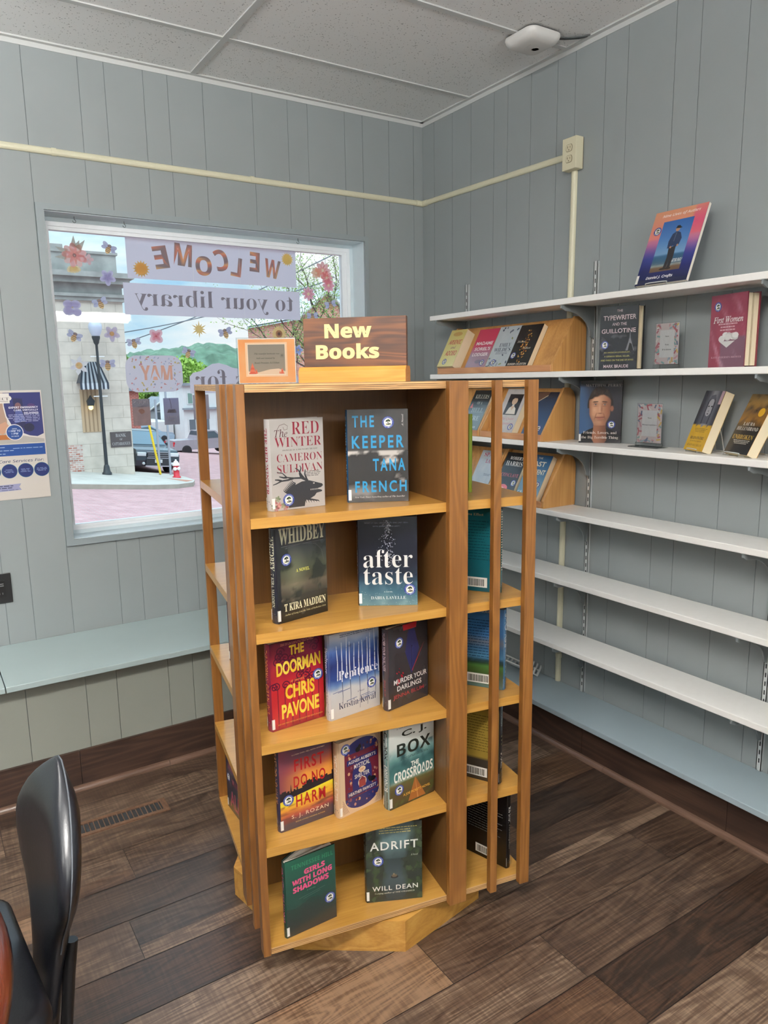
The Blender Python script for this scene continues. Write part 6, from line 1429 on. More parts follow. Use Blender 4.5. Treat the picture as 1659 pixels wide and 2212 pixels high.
f = Art(0.56/0.14); p = [(0, 0.0), (0.0, 0.55), (0.03, 0.68), (0.10, 0.74), (0.15, 0.86), (0.20, 0.97), (0.26, 1.0), (0.33, 0.93), (0.38, 0.84), (0.46, 0.80), (0.55, 0.9), (0.64, 1.0), (0.72, 0.94), (0.80, 0.80), (0.90, 0.74), (0.97, 0.66), (1.0, 0.5), (1.0, 0)]
f.poly(p, (200, 198, 210)); f.text('books for', 0.50, 0.44, 0.90, 0.68, INK, 'serif', -0.008, mirror=True)
sheet('scalloped_sign', 'scalloped paper sign with grey mirrored serif words, just above the bookcase top', 'paper sign', -1.250, 1.502, -0.69, 1.642, f)
def poster3(label, x0, z0, x1, z1, fn, words=None):
    f = Art((x1-x0)/(z1-z0)); f.field(fn, 12, 18)
    for w_ in (words or []): f.text(*w_[:5], w_[5], 'serif', 0.0, mirror=True)
    return f
f = poster3('', -1.52, 1.365, -1.442, 1.484, lambda x, y: mixc((112, 84, 76), (138, 106, 92), 0.5+fbm(x*4, y*4)) if y < 0.72 else (96, 90, 92), [('DOGS', 0.5, 0.88, 0.86, 0.17, (176, 172, 176)), ('of summer', 0.55, 0.72, 0.5, 0.06, (90, 80, 80))]); f.line([(0.1, 0.2), (0.9, 0.24)], 0.008, (150, 120, 110)); f.poly([(0.3, 0.55), (0.45, 0.63), (0.62, 0.62), (0.7, 0.5), (0.5, 0.42)], (158, 122, 104))
sheet('window_flyer', 'brown window flyer with mirrored capitals at its top, left of the two signposts', 'flyer', -1.520, 1.364, -1.442, 1.484, f, 'dark flyers taped low on the window')
f = poster3('', 0, 0, 0.071, 0.122, lambda x, y: mixc((96, 92, 100), (106, 108, 140), y)); f.line([(0.40, 1.0), (0.48, 0.78), (0.5, 0.6)], 0.02, (84, 76, 84)); f.poly([(0.2, 0.45), (0.3, 0.58), (0.75, 0.58), (0.8, 0.45)], (84, 78, 84)); f.text('HALL', 0.52, 0.48, 0.5, 0.08, (130, 124, 128), 'serif', mirror=True); f.text('FAMILY', 0.52, 0.29, 0.6, 0.07, (140, 132, 130), 'serif', mirror=True); f.text('TREE', 0.52, 0.17, 0.4, 0.07, (140, 132, 130), 'serif', mirror=True)
sheet('window_flyer', 'slate blue window flyer in front of the right-hand signpost', 'flyer', -1.380, 1.362, -1.309, 1.484, f, 'dark flyers taped low on the window')
f = poster3('', 0, 0, 0.076, 0.116, lambda x, y: mixc((120, 112, 118), (140, 132, 136), y))
sheet('window_flyer', 'plain grey-mauve window flyer half hidden behind the bookcase corner slat', 'flyer', -1.241, 1.381, -1.164, 1.496, f, 'dark flyers taped low on the window')

def bee_art(f):
    WG = (190, 194, 214); WO = (160, 164, 186)
    for sgn in (-1, 1):
        for (cx, cy, rx, ry, ro) in ((0.24, 0.62, 0.22, 0.125, -0.55), (0.30, 0.44, 0.14, 0.095, 0.15)):
            x = 0.5+sgn*cx; f.ell(x, cy, rx+0.02, ry+0.02, WO, 16, rot=-sgn*ro); f.ell(x, cy, rx, ry, WG, 16, rot=-sgn*ro)
    f.ell(0.5, 0.64, 0.125, 0.11, (124, 104, 92), 16); f.ell(0.5, 0.36, 0.165, 0.23, (206, 168, 104), 20)
    for y, hw in ((0.46, 0.15), (0.36, 0.165), (0.26, 0.14)): f.rect(0.5-hw, y-0.02, 0.5+hw, y+0.022, (112, 92, 82))
    f.poly([(0.47, 0.15), (0.53, 0.15), (0.5, 0.07)], (112, 92, 82))
def flower(f, n, col, c2, cen, rp=0.25, rr=0.25, pw=0.17, a0=PI/2, cr=0.1, pointed=False):
    for k in range(n):
        q = a0+2*PI*k/n; cx, cy = 0.5+rr*math.cos(q), 0.5+rr*math.sin(q)
        if pointed: f.poly([(0.5+0.1*math.cos(q+1.2), 0.5+0.1*math.sin(q+1.2)), (0.5+0.33*math.cos(q+0.36), 0.5+0.33*math.sin(q+0.36)), (0.5+0.5*math.cos(q), 0.5+0.5*math.sin(q)), (0.5+0.33*math.cos(q-0.36), 0.5+0.33*math.sin(q-0.36)), (0.5+0.1*math.cos(q-1.2), 0.5+0.1*math.sin(q-1.2))], col if k % 2 else c2)
        else: f.ell(cx, cy, rp, pw, col, 16, rot=q); f.ell(0.5+rr*0.8*math.cos(q), 0.5+rr*0.8*math.sin(q), rp*0.6, pw*0.45, c2, 12, rot=q)
    f.ell(0.5, 0.5, cr, cr, cen, 16)
DEC = [('big_flower',-1.711,2.087,0.160,0),('bee',-1.569,2.126,0.067,-25),('flower_violet',-1.583,2.004,0.074,0),('pansy',-1.737,1.872,0.076,0),('bee',-1.623,1.897,0.069,20),('bee',-1.739,1.755,0.067,-25),('flower_orange',-1.584,1.768,0.070,0),('bee',-1.492,1.731,0.067,10),('flower_pink',-1.392,1.761,0.071,0),('sunburst',-1.191,1.796,0.080,0),('bee',-1.064,1.783,0.074,15),('bee',-1.248,1.689,0.068,-20),('daffodil',-1.731,1.632,0.086,0),('bee',-1.612,1.637,0.072,0),('cluster',-0.524,2.073,0.150,0),('flower_rose',-0.616,1.981,0.076,0),('bee',-0.491,1.932,0.072,15),('bee',-0.597,1.871,0.070,5),('sunflower',-0.786,1.783,0.082,0),('flower_blue',-0.684,1.706,0.057,0)]
beel = iter(['paper bee at the top, just left of the welcome banner', 'paper bee right of the violet pansy, over the pale building', 'paper bee left of the street lamp globe', 'paper bee left of the pink four-petal flower', 'paper bee right of the yellow sunburst', 'paper bee just above the scalloped sign, over the green hill', 'paper bee below the orange-hearted flower, beside the striped awning', 'paper bee over the brick gable at the right', 'paper bee close above the dark plank sign'])
lab = {'big_flower': 'large coral paper flower with leaves in the top left of the window', 'flower_violet': 'violet five-petal paper flower left of the lettered banner', 'pansy': 'lilac four-petal paper pansy near the left window edge', 'flower_orange': 'grey-mauve paper flower with an orange heart, right of the street lamp', 'flower_pink': 'pink four-petal paper flower below the lettered banner', 'sunburst': 'yellow spiky paper sunburst below the lettered banner', 'daffodil': 'white pointed paper daffodil beside the striped awning', 'cluster': 'cluster of coral paper flowers at the right of the window', 'flower_rose': 'rose paper flower below the coral cluster', 'sunflower': 'paper sunflower just above the orange notice card', 'flower_blue': 'small blue paper flower between the card and the plank sign'}
for kind, x, z, sz, ro in DEC:
    f = Art(1.0)
    if kind == 'bee': bee_art(f); lb = next(beel); nm = 'paper_bee'
    else:
        nm = 'paper_flower'; lb = lab[kind]
        if kind == 'big_flower':
            for q, L_ in ((1.55, 0.5), (0.95, 0.5), (2.75, 0.5), (3.3, 0.5), (1.2, 0.42)): f.poly([(0.5+0.2*math.cos(q-0.4), 0.5+0.2*math.sin(q-0.4)), (0.5+L_*math.cos(q), 0.5+L_*math.sin(q)), (0.5+0.24*math.cos(q+0.4), 0.5+0.24*math.sin(q+0.4))], (158, 156, 140))
            for k in range(5): q = 4.2+k*0.35; f.ell(0.43+0.16*math.cos(q), 0.18+0.1*math.sin(q)+0.05, 0.09, 0.06, (206, 186, 142), 10, rot=q)
            for k in range(5): q = k*1.26; f.ell(0.83+0.08*math.cos(q), 0.42+0.08*math.sin(q), 0.07, 0.05, (190, 158, 156), 10, rot=q)
            for k in range(9): q = 0.3+2*PI*k/9; f.ell(0.5+0.17*math.cos(q), 0.5+0.17*math.sin(q), 0.15, 0.09, (212, 168, 158) if k % 2 else (204, 152, 146), 14, rot=q)
            f.ell(0.5, 0.5, 0.05, 0.05, (150, 126, 120), 10)
        elif kind == 'cluster':
            for cx, cy, s_, c in ((0.45, 0.68, 0.30, (214, 152, 146)), (0.60, 0.45, 0.24, (208, 146, 142)), (0.66, 0.20, 0.24, (204, 140, 150)), (0.20, 0.58, 0.20, (212, 168, 140))):
                for q in range(8): f.ell(cx+s_*0.55*math.cos(q*0.785), cy+s_*0.55*math.sin(q*0.785), s_*0.42, s_*0.26, c, 12, rot=q*0.785)
                f.ell(cx, cy, s_*0.25, s_*0.25, (214, 178, 150), 12)
            for pts in ([(0.02, 0.86), (0.16, 0.78), (0.12, 0.88)], [(0.80, 0.46), (0.96, 0.46), (0.84, 0.52)], [(0.84, 0.30), (0.96, 0.14), (0.90, 0.30)], [(0.16, 0.94), (0.26, 0.86), (0.22, 0.95)]): f.poly(pts, (140, 146, 140))
        elif kind == 'flower_violet': flower(f, 5, (164, 160, 184), (154, 150, 176), (158, 150, 178), 0.23, 0.24, 0.16, PI/2+0.63, 0.05)
        elif kind == 'pansy':
            for cx, cy, rx in ((0.28, 0.70, 0.26), (0.68, 0.68, 0.28), (0.30, 0.34, 0.30), (0.74, 0.26, 0.24)): f.ell(cx, cy, rx, rx*0.86, (168, 164, 186), 18); f.ell(cx, cy, rx*0.7, rx*0.6, (174, 170, 190), 14)
            f.ell(0.5, 0.52, 0.05, 0.05, (206, 190, 150), 10)
        elif kind == 'flower_orange': flower(f, 5, (172, 164, 180), (186, 174, 182), (212, 170, 100), 0.24, 0.26, 0.16, -PI/2, 0.14)
        elif kind == 'flower_pink': flower(f, 4, (206, 166, 172), (196, 146, 156), (176, 116, 120), 0.27, 0.24, 0.22, PI/4, 0.06)
        elif kind == 'flower_rose': flower(f, 8, (202, 154, 162), (192, 140, 150), (206, 170, 130), 0.19, 0.28, 0.11, 0, 0.1)
        elif kind == 'flower_blue': flower(f, 5, (150, 164, 196), (140, 152, 186), (206, 180, 120), 0.22, 0.24, 0.16, 0, 0.1)
        elif kind == 'daffodil': flower(f, 6, (200, 200, 214), (208, 206, 214), (206, 176, 136), 0.22, 0.27, 0.14, 0.35, 0.17, pointed=True); f.ell(0.5, 0.5, 0.12, 0.12, (222, 190, 146), 16); f.ell(0.5, 0.5, 0.05, 0.05, (226, 208, 186), 10)
        elif kind == 'sunburst':
            p = []
            for k in range(24): q = 2*PI*k/24; rr = (0.5 if (k//2) % 2 else 0.36) if k % 2 == 0 else 0.2; p.append((0.5+rr*math.cos(q), 0.5+rr*math.sin(q)))
            f.poly(p, (204, 172, 88))
        elif kind == 'sunflower':
            p = []
            for k in range(40): q = 2*PI*k/40; rr = 0.5 if k % 2 == 0 else 0.38; p.append((0.5+rr*math.cos(q), 0.5+rr*math.sin(q)))
            f.poly(p, (212, 170, 96)); f.ell(0.5, 0.5, 0.22, 0.22, (146, 112, 96), 18); f.ell(0.5, 0.5, 0.10, 0.10, (110, 92, 96), 12)
    sheet(nm, lb, 'paper cut-out', x-sz/2, z-sz/2, x+sz/2, z+sz/2, f, 'paper bees on the window' if kind == 'bee' else 'paper flowers on the window', rz=-math.radians(ro))
# screw hooks under the window head
hook_m = mat('small_metal_hook', (70, 76, 80), 0.4, 0.7)
for x, lb in ((-1.714, 'small screw hook under the window head, leftmost of the three'), (-1.515, 'small screw hook under the window head, middle of the three'), (-0.70, 'small screw hook under the window head, nearest the right jamb')):
    a = MB(); pts = [(x, 0.06, 2.2285), (x, 0.06, 2.216)]+[(x+0.006*math.sin(q), 0.06, 2.210-0.0+0.006*math.cos(q)) for q in [k*0.5 for k in range(0, 11)]]
    a.tube(pts, 0.0011, seg=6); tag(a.build('screw_hook', hook_m), lb, 'hook', 'screw hooks under the window head')
# ---------------------------------------------------------------- the street outside
def gz(x): return -1.427-0.13037*(x-2.036)
def brickmat(name, c1, c2, mortar, bw, bh, axes='xz', rough=0.9, noise_amt=0.2, ms=0.02):
    m = D.materials.new(name); m.use_nodes = True
    n = m.node_tree.nodes; l = m.node_tree.links; b = n['Principled BSDF']; b.inputs['Roughness'].default_value = rough
    tcn = n.new('ShaderNodeTexCoord'); sp_ = n.new('ShaderNodeSeparateXYZ'); cb_ = n.new('ShaderNodeCombineXYZ')
    l.new(tcn.outputs['Object'], sp_.inputs[0]); l.new(sp_.outputs[axes[0].upper()], cb_.inputs['X']); l.new(sp_.outputs[axes[1].upper()], cb_.inputs['Y'])
    br_ = n.new('ShaderNodeTexBrick'); br_.inputs['Scale'].default_value = 1.0; br_.inputs['Brick Width'].default_value = bw; br_.inputs['Row Height'].default_value = bh
    br_.inputs['Mortar Size'].default_value = ms; br_.inputs['Color1'].default_value = lin(c1); br_.inputs['Color2'].default_value = lin(c2); br_.inputs['Mortar'].default_value = lin(mortar)
    l.new(cb_.outputs[0], br_.inputs['Vector'])
    nz_ = n.new('ShaderNodeTexNoise'); nz_.inputs['Scale'].default_value = 2.5; nz_.inputs['Detail'].default_value = 5; l.new(tcn.outputs['Object'], nz_.inputs['Vector'])
    mr = n.new('ShaderNodeMapRange'); mr.inputs['From Min'].default_value = 0.3; mr.inputs['From Max'].default_value = 0.7; mr.inputs['To Min'].default_value = 1-noise_amt; mr.inputs['To Max'].default_value = 1+noise_amt*0.5
    l.new(nz_.outputs['Fac'], mr.inputs['Value']); mx = n.new('ShaderNodeVectorMath'); mx.operation = 'SCALE'; l.new(br_.outputs['Color'], mx.inputs[0]); l.new(mr.outputs['Result'], mx.inputs['Scale'])
    l.new(mx.outputs[0], b.inputs['Base Color']); return m
street_brick = brickmat('street_brick_paving', (172, 128, 132), (184, 144, 146), (172, 154, 152), 0.24, 0.11, 'xy', 0.9, 0.15, 0.012)
a = MB(); a.add([(-10, 0.3, gz(-10)), (60, 0.3, gz(60)), (60, 130, gz(60)), (-10, 130, gz(-10))], [(0, 1, 2, 3)]); struct('street_ground', a, street_brick)
conc = mat('sidewalk_concrete', (178, 175, 168), 0.9, noise_amt=0.12, noise_scale=2)
curb_m = mat('curb_stone', (160, 154, 142), 0.9, noise_amt=0.15, noise_scale=3)
poly = [(-9, 17.6), (1.4, 18.8), (3.75, 19.45), (4.7, 20.0), (5.5, 20.9), (5.85, 21.8), (5.9, 22.9), (5.6, 23.9), (4.3, 24.2), (4.3, 60), (-9, 60)]
a = MB(); n_ = len(poly)
a.add([(x, y, gz(x)+0.14) for x, y in poly]+[(x, y, gz(x)-0.1) for x, y in poly], [list(range(n_))]); a.add([(x, y, gz(x)+0.139) for x, y in poly]+[(x, y, gz(x)-0.1) for x, y in poly], [(i, n_+i, n_+(i+1) % n_, (i+1) % n_) for i in range(n_)], 1)
struct('sidewalk_ground', a, [conc, curb_m])
a = MB(); a.add([(5.3, 21.0, gz(5.3)+0.142), (5.75, 21.6, gz(5.75)+0.142), (4.9, 22.0, gz(4.9)+0.142)], [(0, 1, 2)])
tag(a.build('curb_ramp_patch', mat('ramp_brown', (170, 120, 100), 0.9)), 'brown patch on the pavement corner beside the hydrant', 'pavement patch')

lime_s = brickmat('limestone_blocks', (206, 196, 184), (196, 186, 173), (178, 168, 156), 0.78, 0.42, 'xz', 0.9, 0.16, 0.010)
lime_p = mat('weathered_limestone', (152, 152, 148), 0.9, noise_amt=0.3, noise_scale=2.2)
bank = thing('bank_building', 'pale limestone corner building with cornice and striped awning across the street', 'building', (0, 23.0, 0))
a = MB(); a.box(-8, 0, -2.2, 4.14, 20, 4.30); a.build('wall', lime_s, bank)
a = MB(); a.box(-8, -0.10, 4.26, 4.20, 20, 4.48); a.box(-8, -0.16, 4.38, 4.24, 20, 4.48); a.box(-8, -0.03, 4.48, 4.15, 20, 4.82); a.box(-8, -0.30, 4.80, 4.36, 20, 4.98); a.box(-8, -0.44, 4.98, 4.48, 20, 5.14); a.build('cornice', lime_p, bank)
a = MB(); a.box(-8, 0.05, 5.14, 4.05, 1.0, 5.76); a.box(-8, 0.0, 5.76, 4.10, 1.0, 5.84); a.box(-8, 0.06, 5.84, 2.42, 1.0, 6.0); a.build('parapet', lime_p, bank)
a = MB(); a.box(2.54, -0.02, -0.02, 3.13, 0.02, 1.40)
for k in range(4): a.box(2.62+0.13*k, -0.028, 0.0, 2.66+0.13*k, -0.018, 1.38, 1)
a.build('boarded_doorway', [mat('tan_boarding', (186, 160, 130), 0.8), mat('tan_boarding_dark', (150, 126, 100), 0.8)], bank)
a = MB()
for k in range(13):
    u0, u1 = k/13, (k+1)/13; c = lin((52, 58, 72)) if k % 2 == 0 else lin((196, 200, 206))
    for (t0, t1, b0, b1) in (((2.70, 3.20), (0, 0), 0, 0),):
        xt0 = 2.70+0.52*u0; xt1 = 2.70+0.52*u1; xb0 = 2.46+0.90*u0; xb1 = 2.46+0.90*u1
        a.add([(xt0, -0.02, 2.30), (xt1, -0.02, 2.30), (xb1, -0.62, 1.60), (xb0, -0.62, 1.60)], [(0, 1, 2, 3), (3, 2, 1, 0)], 0, c)
        a.add([(xb0, -0.62, 1.60), (xb1, -0.62, 1.60), (xb1, -0.63, 1.42), ((xb0+xb1)/2, -0.63, 1.38), (xb0, -0.63, 1.42)], [(0, 1, 2, 3, 4)], 0, c)
a.add([(2.70, -0.02, 2.30), (2.46, -0.62, 1.60), (2.46, -0.02, 1.60)], [(0, 1, 2)], 0, lin((52, 58, 72))); a.add([(3.22, -0.02, 2.30), (3.36, -0.62, 1.60), (3.36, -0.02, 1.60)], [(2, 1, 0)], 0, lin((52, 58, 72)))
slabel(a.build('awning', ink_matte, bank), 'black and white striped awning')
blackm = mat('black_street_iron', (44, 48, 52), 0.5)
a = MB(); a.prism([(2.72, 0.86), (2.90, 0.86), (2.94, 1.02), (2.86, 1.12), (2.82, 1.20), (2.78, 1.12), (2.70, 1.02)], -0.30, -0.14, M=Matrix(((1, 0, 0, 0), (0, 0, 1, 0), (0, 1, 0, 0), (0, 0, 0, 1)))); a.box(2.80, -0.16, 1.0, 2.84, 0, 1.05); lan = a.build('wall_lantern', blackm, bank)
a = MB(); a.lathe([(0.03, 0), (0.075, 0.05), (0.075, 0.15), (0.03, 0.2)], seg=10, M=Matrix.Translation((2.81, -0.22, 0.72))); a.build('lantern_glass', mat('lantern_lit_glass', (250, 236, 170), 0.4, emit=(255, 232, 140), emit_s=1.6), lan)
f = Art(0.69/0.52); f.rect(0, 0, 1, 1, (92, 84, 84)); f.text('BANK', 0.5, 0.77, 0.5, 0.22, (168, 164, 164), 'serif', 0.01); f.text('OF', 0.5, 0.50, 0.13, 0.13, (168, 164, 164), 'serif', 0.01); f.text('CATTARAUGUS', 0.5, 0.22, 0.86, 0.2, (168, 164, 164), 'serif', 0.01)
a = MB(); f.emit(a, lambda x, y, l: (3.40+0.69*x, -0.03-0.003*l, -0.575+0.52*y)); a.box(3.40, -0.03, -0.575, 4.09, 0.0, -0.055, col=lin((84, 78, 78))); slabel(a.build('name_plaque', ink_matte, bank), 'dark stone plaque with carved bank name')
a = MB(); a.box(2.02, -0.012, -1.5, 2.48, 0.0, -0.43); a.build('exposed_brickwork', brickmat('exposed_red_brick', (176, 104, 86), (206, 190, 182), (206, 198, 190), 0.16, 0.07, 'xz', 0.9, 0.3, 0.012), bank)

t = thing('street_lamp', 'black street lamp with a white acorn globe in front of the limestone building', 'street lamp', (3.07, 22.38, gz(3.07)+0.14))
a = MB(); a.lathe([(0.16, 0.0), (0.155, 0.06), (0.12, 0.10), (0.09, 0.28), (0.062, 0.34)], seg=14); a.build('base', blackm, t)
a = MB(); a.lathe([(0.06, 0.3), (0.052, 2.0), (0.042, 4.0), (0.042, 4.24), (0.085, 4.30), (0.10, 4.38), (0.13, 4.46), (0.13, 4.52)], seg=12); a.build('post', blackm, t)
a = MB(); a.lathe([(0.12, 4.52), (0.17, 4.62), (0.215, 4.78), (0.205, 4.88), (0.14, 4.98), (0.09, 5.01), (0.085, 5.06), (0.05, 5.10), (0.02, 5.20), (0.0, 5.22)], seg=20); slabel(a.build('globe', mat('white_lamp_globe', (184, 190, 206), 0.35), t), 'white acorn globe')
a = MB()
for z in (3.86, 2.58): a.box(-0.22, -0.012, z, 0.22, 0.012, z+0.03)
a.build('banner_arm', mat('white_painted_arm', (220, 220, 220), 0.5), t)

hyr = mat('red_hydrant_paint', (206, 44, 60), 0.4); hyw = mat('white_hydrant_paint', (236, 236, 234), 0.45)
t = thing('fire_hydrant', 'red fire hydrant with white bonnet and caps on the pavement corner', 'hydrant', (5.43, 22.46, gz(5.43)+0.14))
a = MB(); a.lathe([(0.15, 0.0), (0.15, 0.035), (0.105, 0.05), (0.10, 0.42), (0.12, 0.43)], seg=16); a.build('barrel', hyr, t)
a = MB(); a.lathe([(0.125, 0.43), (0.125, 0.455), (0.10, 0.52), (0.06, 0.58), (0.03, 0.60), (0.03, 0.64), (0.0, 0.645)], seg=16); a.build('bonnet', hyw, t)
for ang in (-0.6, 0.55, 2.3):
    a = MB(); a.lathe([(0.06, 0.09), (0.065, 0.135), (0.04, 0.15), (0.0, 0.155)], seg=12, M=Matrix.Translation((0, 0, 0.32)) @ Matrix.Rotation(ang, 4, 'Z') @ Matrix.Rotation(PI/2, 4, 'X')); a.build('nozzle_cap', hyw, t)

galv = mat('galvanised_post', (158, 164, 174), 0.5, 0.3)
for (x, y, top, lb) in ((5.11, 23.36, 1.0, 'grey street signpost just left of the slate blue flyer'), (5.53, 23.50, 1.3, 'grey street signpost behind the slate blue flyer, above the hydrant')):
    t = tag(thing('sign_post', lb, 'signpost', (x, y, gz(x)+0.14)), group='grey street signposts'); a = MB(); a.box(-0.035, -0.02, 0, 0.035, 0.02, top-gz(x)-0.14); a.build('post', galv, t)
t = thing('guy_wire_guard', 'slanting bright yellow pole guard in front of the parked black car', 'pole guard', (5.12, 23.30, -1.03)); a = MB(); a.tube([(0, 0, -0.66), (-0.02, 0, -0.6), (-0.36, 0, 1.50), (-0.41, 0, 1.85)], [0.012, 0.04, 0.04, 0.015], seg=8); a.build('guard', mat('yellow_plastic_guard', (240, 206, 50), 0.5), t)

glassd = mat('car_glass', (96, 116, 128), 0.08, coat=0.6); tyre = mat('tyre_rubber', (40, 40, 44), 0.8); rimm = mat('alloy_rim', (150, 154, 160), 0.35, 0.5); chrm = mat('chrome_trim', (196, 202, 208), 0.2, 0.8)
lampm = mat('headlamp_lens', (214, 220, 222), 0.15, coat=0.5); tailm = mat('tail_lamp_red', (196, 40, 56), 0.25); plate_m = mat('pale_plate', (206, 210, 210), 0.5); darkp = mat('dark_car_plastic', (52, 54, 58), 0.6)
def car(label, loc, rz, sc, col, kind, tilt=0.0):
    """nose points to -y"""
    paint = mat('car_paint_%d_%d_%d' % col, col, 0.22, 0.0, coat=0.6)
    t = thing({'suv': 'parked_suv', 'pickup': 'pickup_truck', 'sedan': 'parked_car'}[kind], label, 'car', loc, group='vehicles parked down the street', rot=(0, tilt, rz)); t.scale = (sc, sc, sc)
    MX = Matrix(((0, 0, 1, 0), (1, 0, 0, 0), (0, 1, 0, 0), (0, 0, 0, 1)))
    P = {'suv': ([(0.05, 0.32), (0.0, 0.55), (0.02, 0.80), (0.18, 0.98), (1.15, 1.10), (4.7, 1.10), (4.78, 0.6), (4.7, 0.32)], [(1.15, 1.09), (1.95, 1.72), (2.5, 1.78), (4.1, 1.76), (4.65, 1.09)]),
         'pickup': ([(0.05, 0.45), (0.0, 0.95), (0.15, 1.08), (1.3, 1.18), (5.3, 1.18), (5.35, 0.55), (5.2, 0.45)], [(1.3, 1.17), (1.95, 1.78), (3.3, 1.82), (3.55, 1.17)]),
         'sedan': ([(0.05, 0.3), (0.0, 0.6), (0.15, 0.80), (1.2, 0.95), (4.4, 0.98), (4.5, 0.6), (4.4, 0.3)], [(1.1, 0.94), (1.9, 1.42), (3.2, 1.45), (4.1, 0.97)])}[kind]
    W = 0.93
    def loft(poly, w0, w1, zsplit, m, nm):
        n = len(poly); v = []
        for sgn in (-1, 1):
            for (y, z) in poly: v.append((sgn*(w0 if z < zsplit else w1), y, z))
        a = MB(); a.add(v, [(i, (i+1) % n, n+(i+1) % n, n+i) for i in range(n)]); a.add(v, [list(range(n-1, -1, -1)), list(range(n, 2*n))]); return a.build(nm, m, t)
    loft(P[0], W, W-0.05, 0.9, paint, 'body'); loft(P[1], W-0.05, W-0.24, P[1][0][1]+0.1, paint, 'cabin')
    p0, p1 = P[1][0], P[1][1]
    a = MB(); d_ = 0.012; a.add([(-(W-0.12), p0[0]+0.08-d_, p0[1]+0.06+d_), ((W-0.12), p0[0]+0.08-d_, p0[1]+0.06+d_), ((W-0.27), p1[0]-0.04-d_, p1[1]-0.04+d_), (-(W-0.27), p1[0]-0.04-d_, p1[1]-0.04+d_)], [(0, 1, 2, 3)]); a.build('windshield', glassd, t)
    q0, q1 = P[1][-1], P[1][-2]
    a = MB(); a.add([(-(W-0.12), q0[0]-0.05+d_, q0[1]+0.06+d_), ((W-0.12), q0[0]-0.05+d_, q0[1]+0.06+d_), ((W-0.27), q1[0]+0.02+d_, q1[1]-0.06+d_), (-(W-0.27), q1[0]+0.02+d_, q1[1]-0.06+d_)], [(0, 1, 2, 3), (3, 2, 1, 0)]); a.build('rear_window', glassd, t)
    for sgn in (-1, 1):
        z0 = p0[1]+0.06; z1 = p1[1]-0.06
        a = MB(); a.add([(sgn*(W-0.045), p0[0]+0.28, z0), (sgn*(W-0.045), q0[0]-0.2, z0), (sgn*(W-0.215), q1[0]-0.05, z1), (sgn*(W-0.215), p1[0]+0.08, z1)], [(0, 1, 2, 3), (3, 2, 1, 0)]); a.build('side_window', glassd, t)
    zb = {'suv': 0.37, 'pickup': 0.40, 'sedan': 0.32}[kind]; yw = (0.95, P[0][-2][0]-0.95)
    for sgn in (-1, 1):
        for yy in yw:
            M = Matrix.Translation((sgn*(W-0.10), yy, zb)) @ Matrix.Rotation(sgn*PI/2, 4, 'Y')
            a = MB(); a.lathe([(0.0, -0.1), (zb*0.98, -0.1), (zb, -0.05), (zb, 0.09), (zb*0.95, 0.115), (zb*0.66, 0.118)], seg=20, M=M); wh_ = a.build('wheel', tyre, t)
            a = MB(); a.lathe([(zb*0.66, 0.117), (zb*0.6, 0.10), (zb*0.2, 0.11), (0, 0.115)], seg=20, M=M); a.build('rim', rimm, wh_)
    if kind == 'suv':
        a = MB(); a.box(-0.48, -0.035, 0.66, 0.48, 0.03, 0.90)
        for k in range(2): a.box(-0.46, -0.05, 0.72+0.09*k, 0.46, -0.03, 0.735+0.09*k, 1)
        a.box(-0.50, -0.045, 0.64, 0.50, -0.02, 0.665, 1); a.box(-0.50, -0.045, 0.885, 0.50, -0.02, 0.91, 1); a.build('grille', [darkp, chrm], t)
        for sgn in (-1, 1):
            a = MB(); a.box(min(sgn*0.52, sgn*0.90), -0.02, 0.72, max(sgn*0.52, sgn*0.90), 0.12, 0.88, bev=0.03); a.build('headlight', lampm, t)
            a = MB(); a.lathe([(0.0, 0.0), (0.06, 0.0), (0.06, 0.05)], seg=12, M=Matrix.Translation((sgn*0.62, -0.02, 0.42)) @ Matrix.Rotation(-PI/2, 4, 'X')); a.build('fog_light', lampm, t)
            a = MB(); a.box(min(sgn*0.94, sgn*1.08), 1.45, 1.12, max(sgn*0.94, sgn*1.08), 1.55, 1.27, bev=0.03); a.build('side_mirror', paint, t)
        a = MB(); a.box(-0.55, -0.04, 0.30, 0.55, 0.0, 0.345); a.build('bumper_bar', chrm, t); a = MB(); a.box(-0.52, -0.03, 0.36, 0.52, 0.0, 0.60); a.build('bumper_intake', darkp, t)
        a = MB(); a.box(-0.16, -0.06, 0.46, 0.16, -0.04, 0.60); a.build('number_plate', plate_m, t)
    else:
        ye = P[0][-2][0]-0.06 if kind == 'pickup' else P[0][-2][0]
        for sgn in (-1, 1):
            a = MB(); a.box(min(sgn*0.74, sgn*0.9), P[0][4][0]-0.03, P[0][4][1]-0.42, max(sgn*0.74, sgn*0.9), P[0][4][0]+0.07, P[0][4][1]-0.10); a.build('tail_light', tailm, t)
        a = MB(); a.box(-0.9, P[0][4][0]-0.05, 0.42, 0.9, P[0][4][0]+0.12, 0.60); a.build('rear_bumper', darkp, t)
    return t
car('black sport utility car parked nose-on behind the signposts and hydrant', (5.62, 25.5, gz(5.62)-0.01), 0.12, 0.93, (46, 52, 60), 'suv', 0.10)
car('grey pickup truck with its tailgate showing, beyond the signposts and hydrant', (15.9, 43.6, gz(13.6)-0.05), 1.665, 0.85, (152, 152, 162), 'pickup', 0.0)
car('pale blue car half hidden behind the black car', (13.6, 51.0, gz(11.9)), 1.9, 0.95, (140, 160, 176), 'sedan')

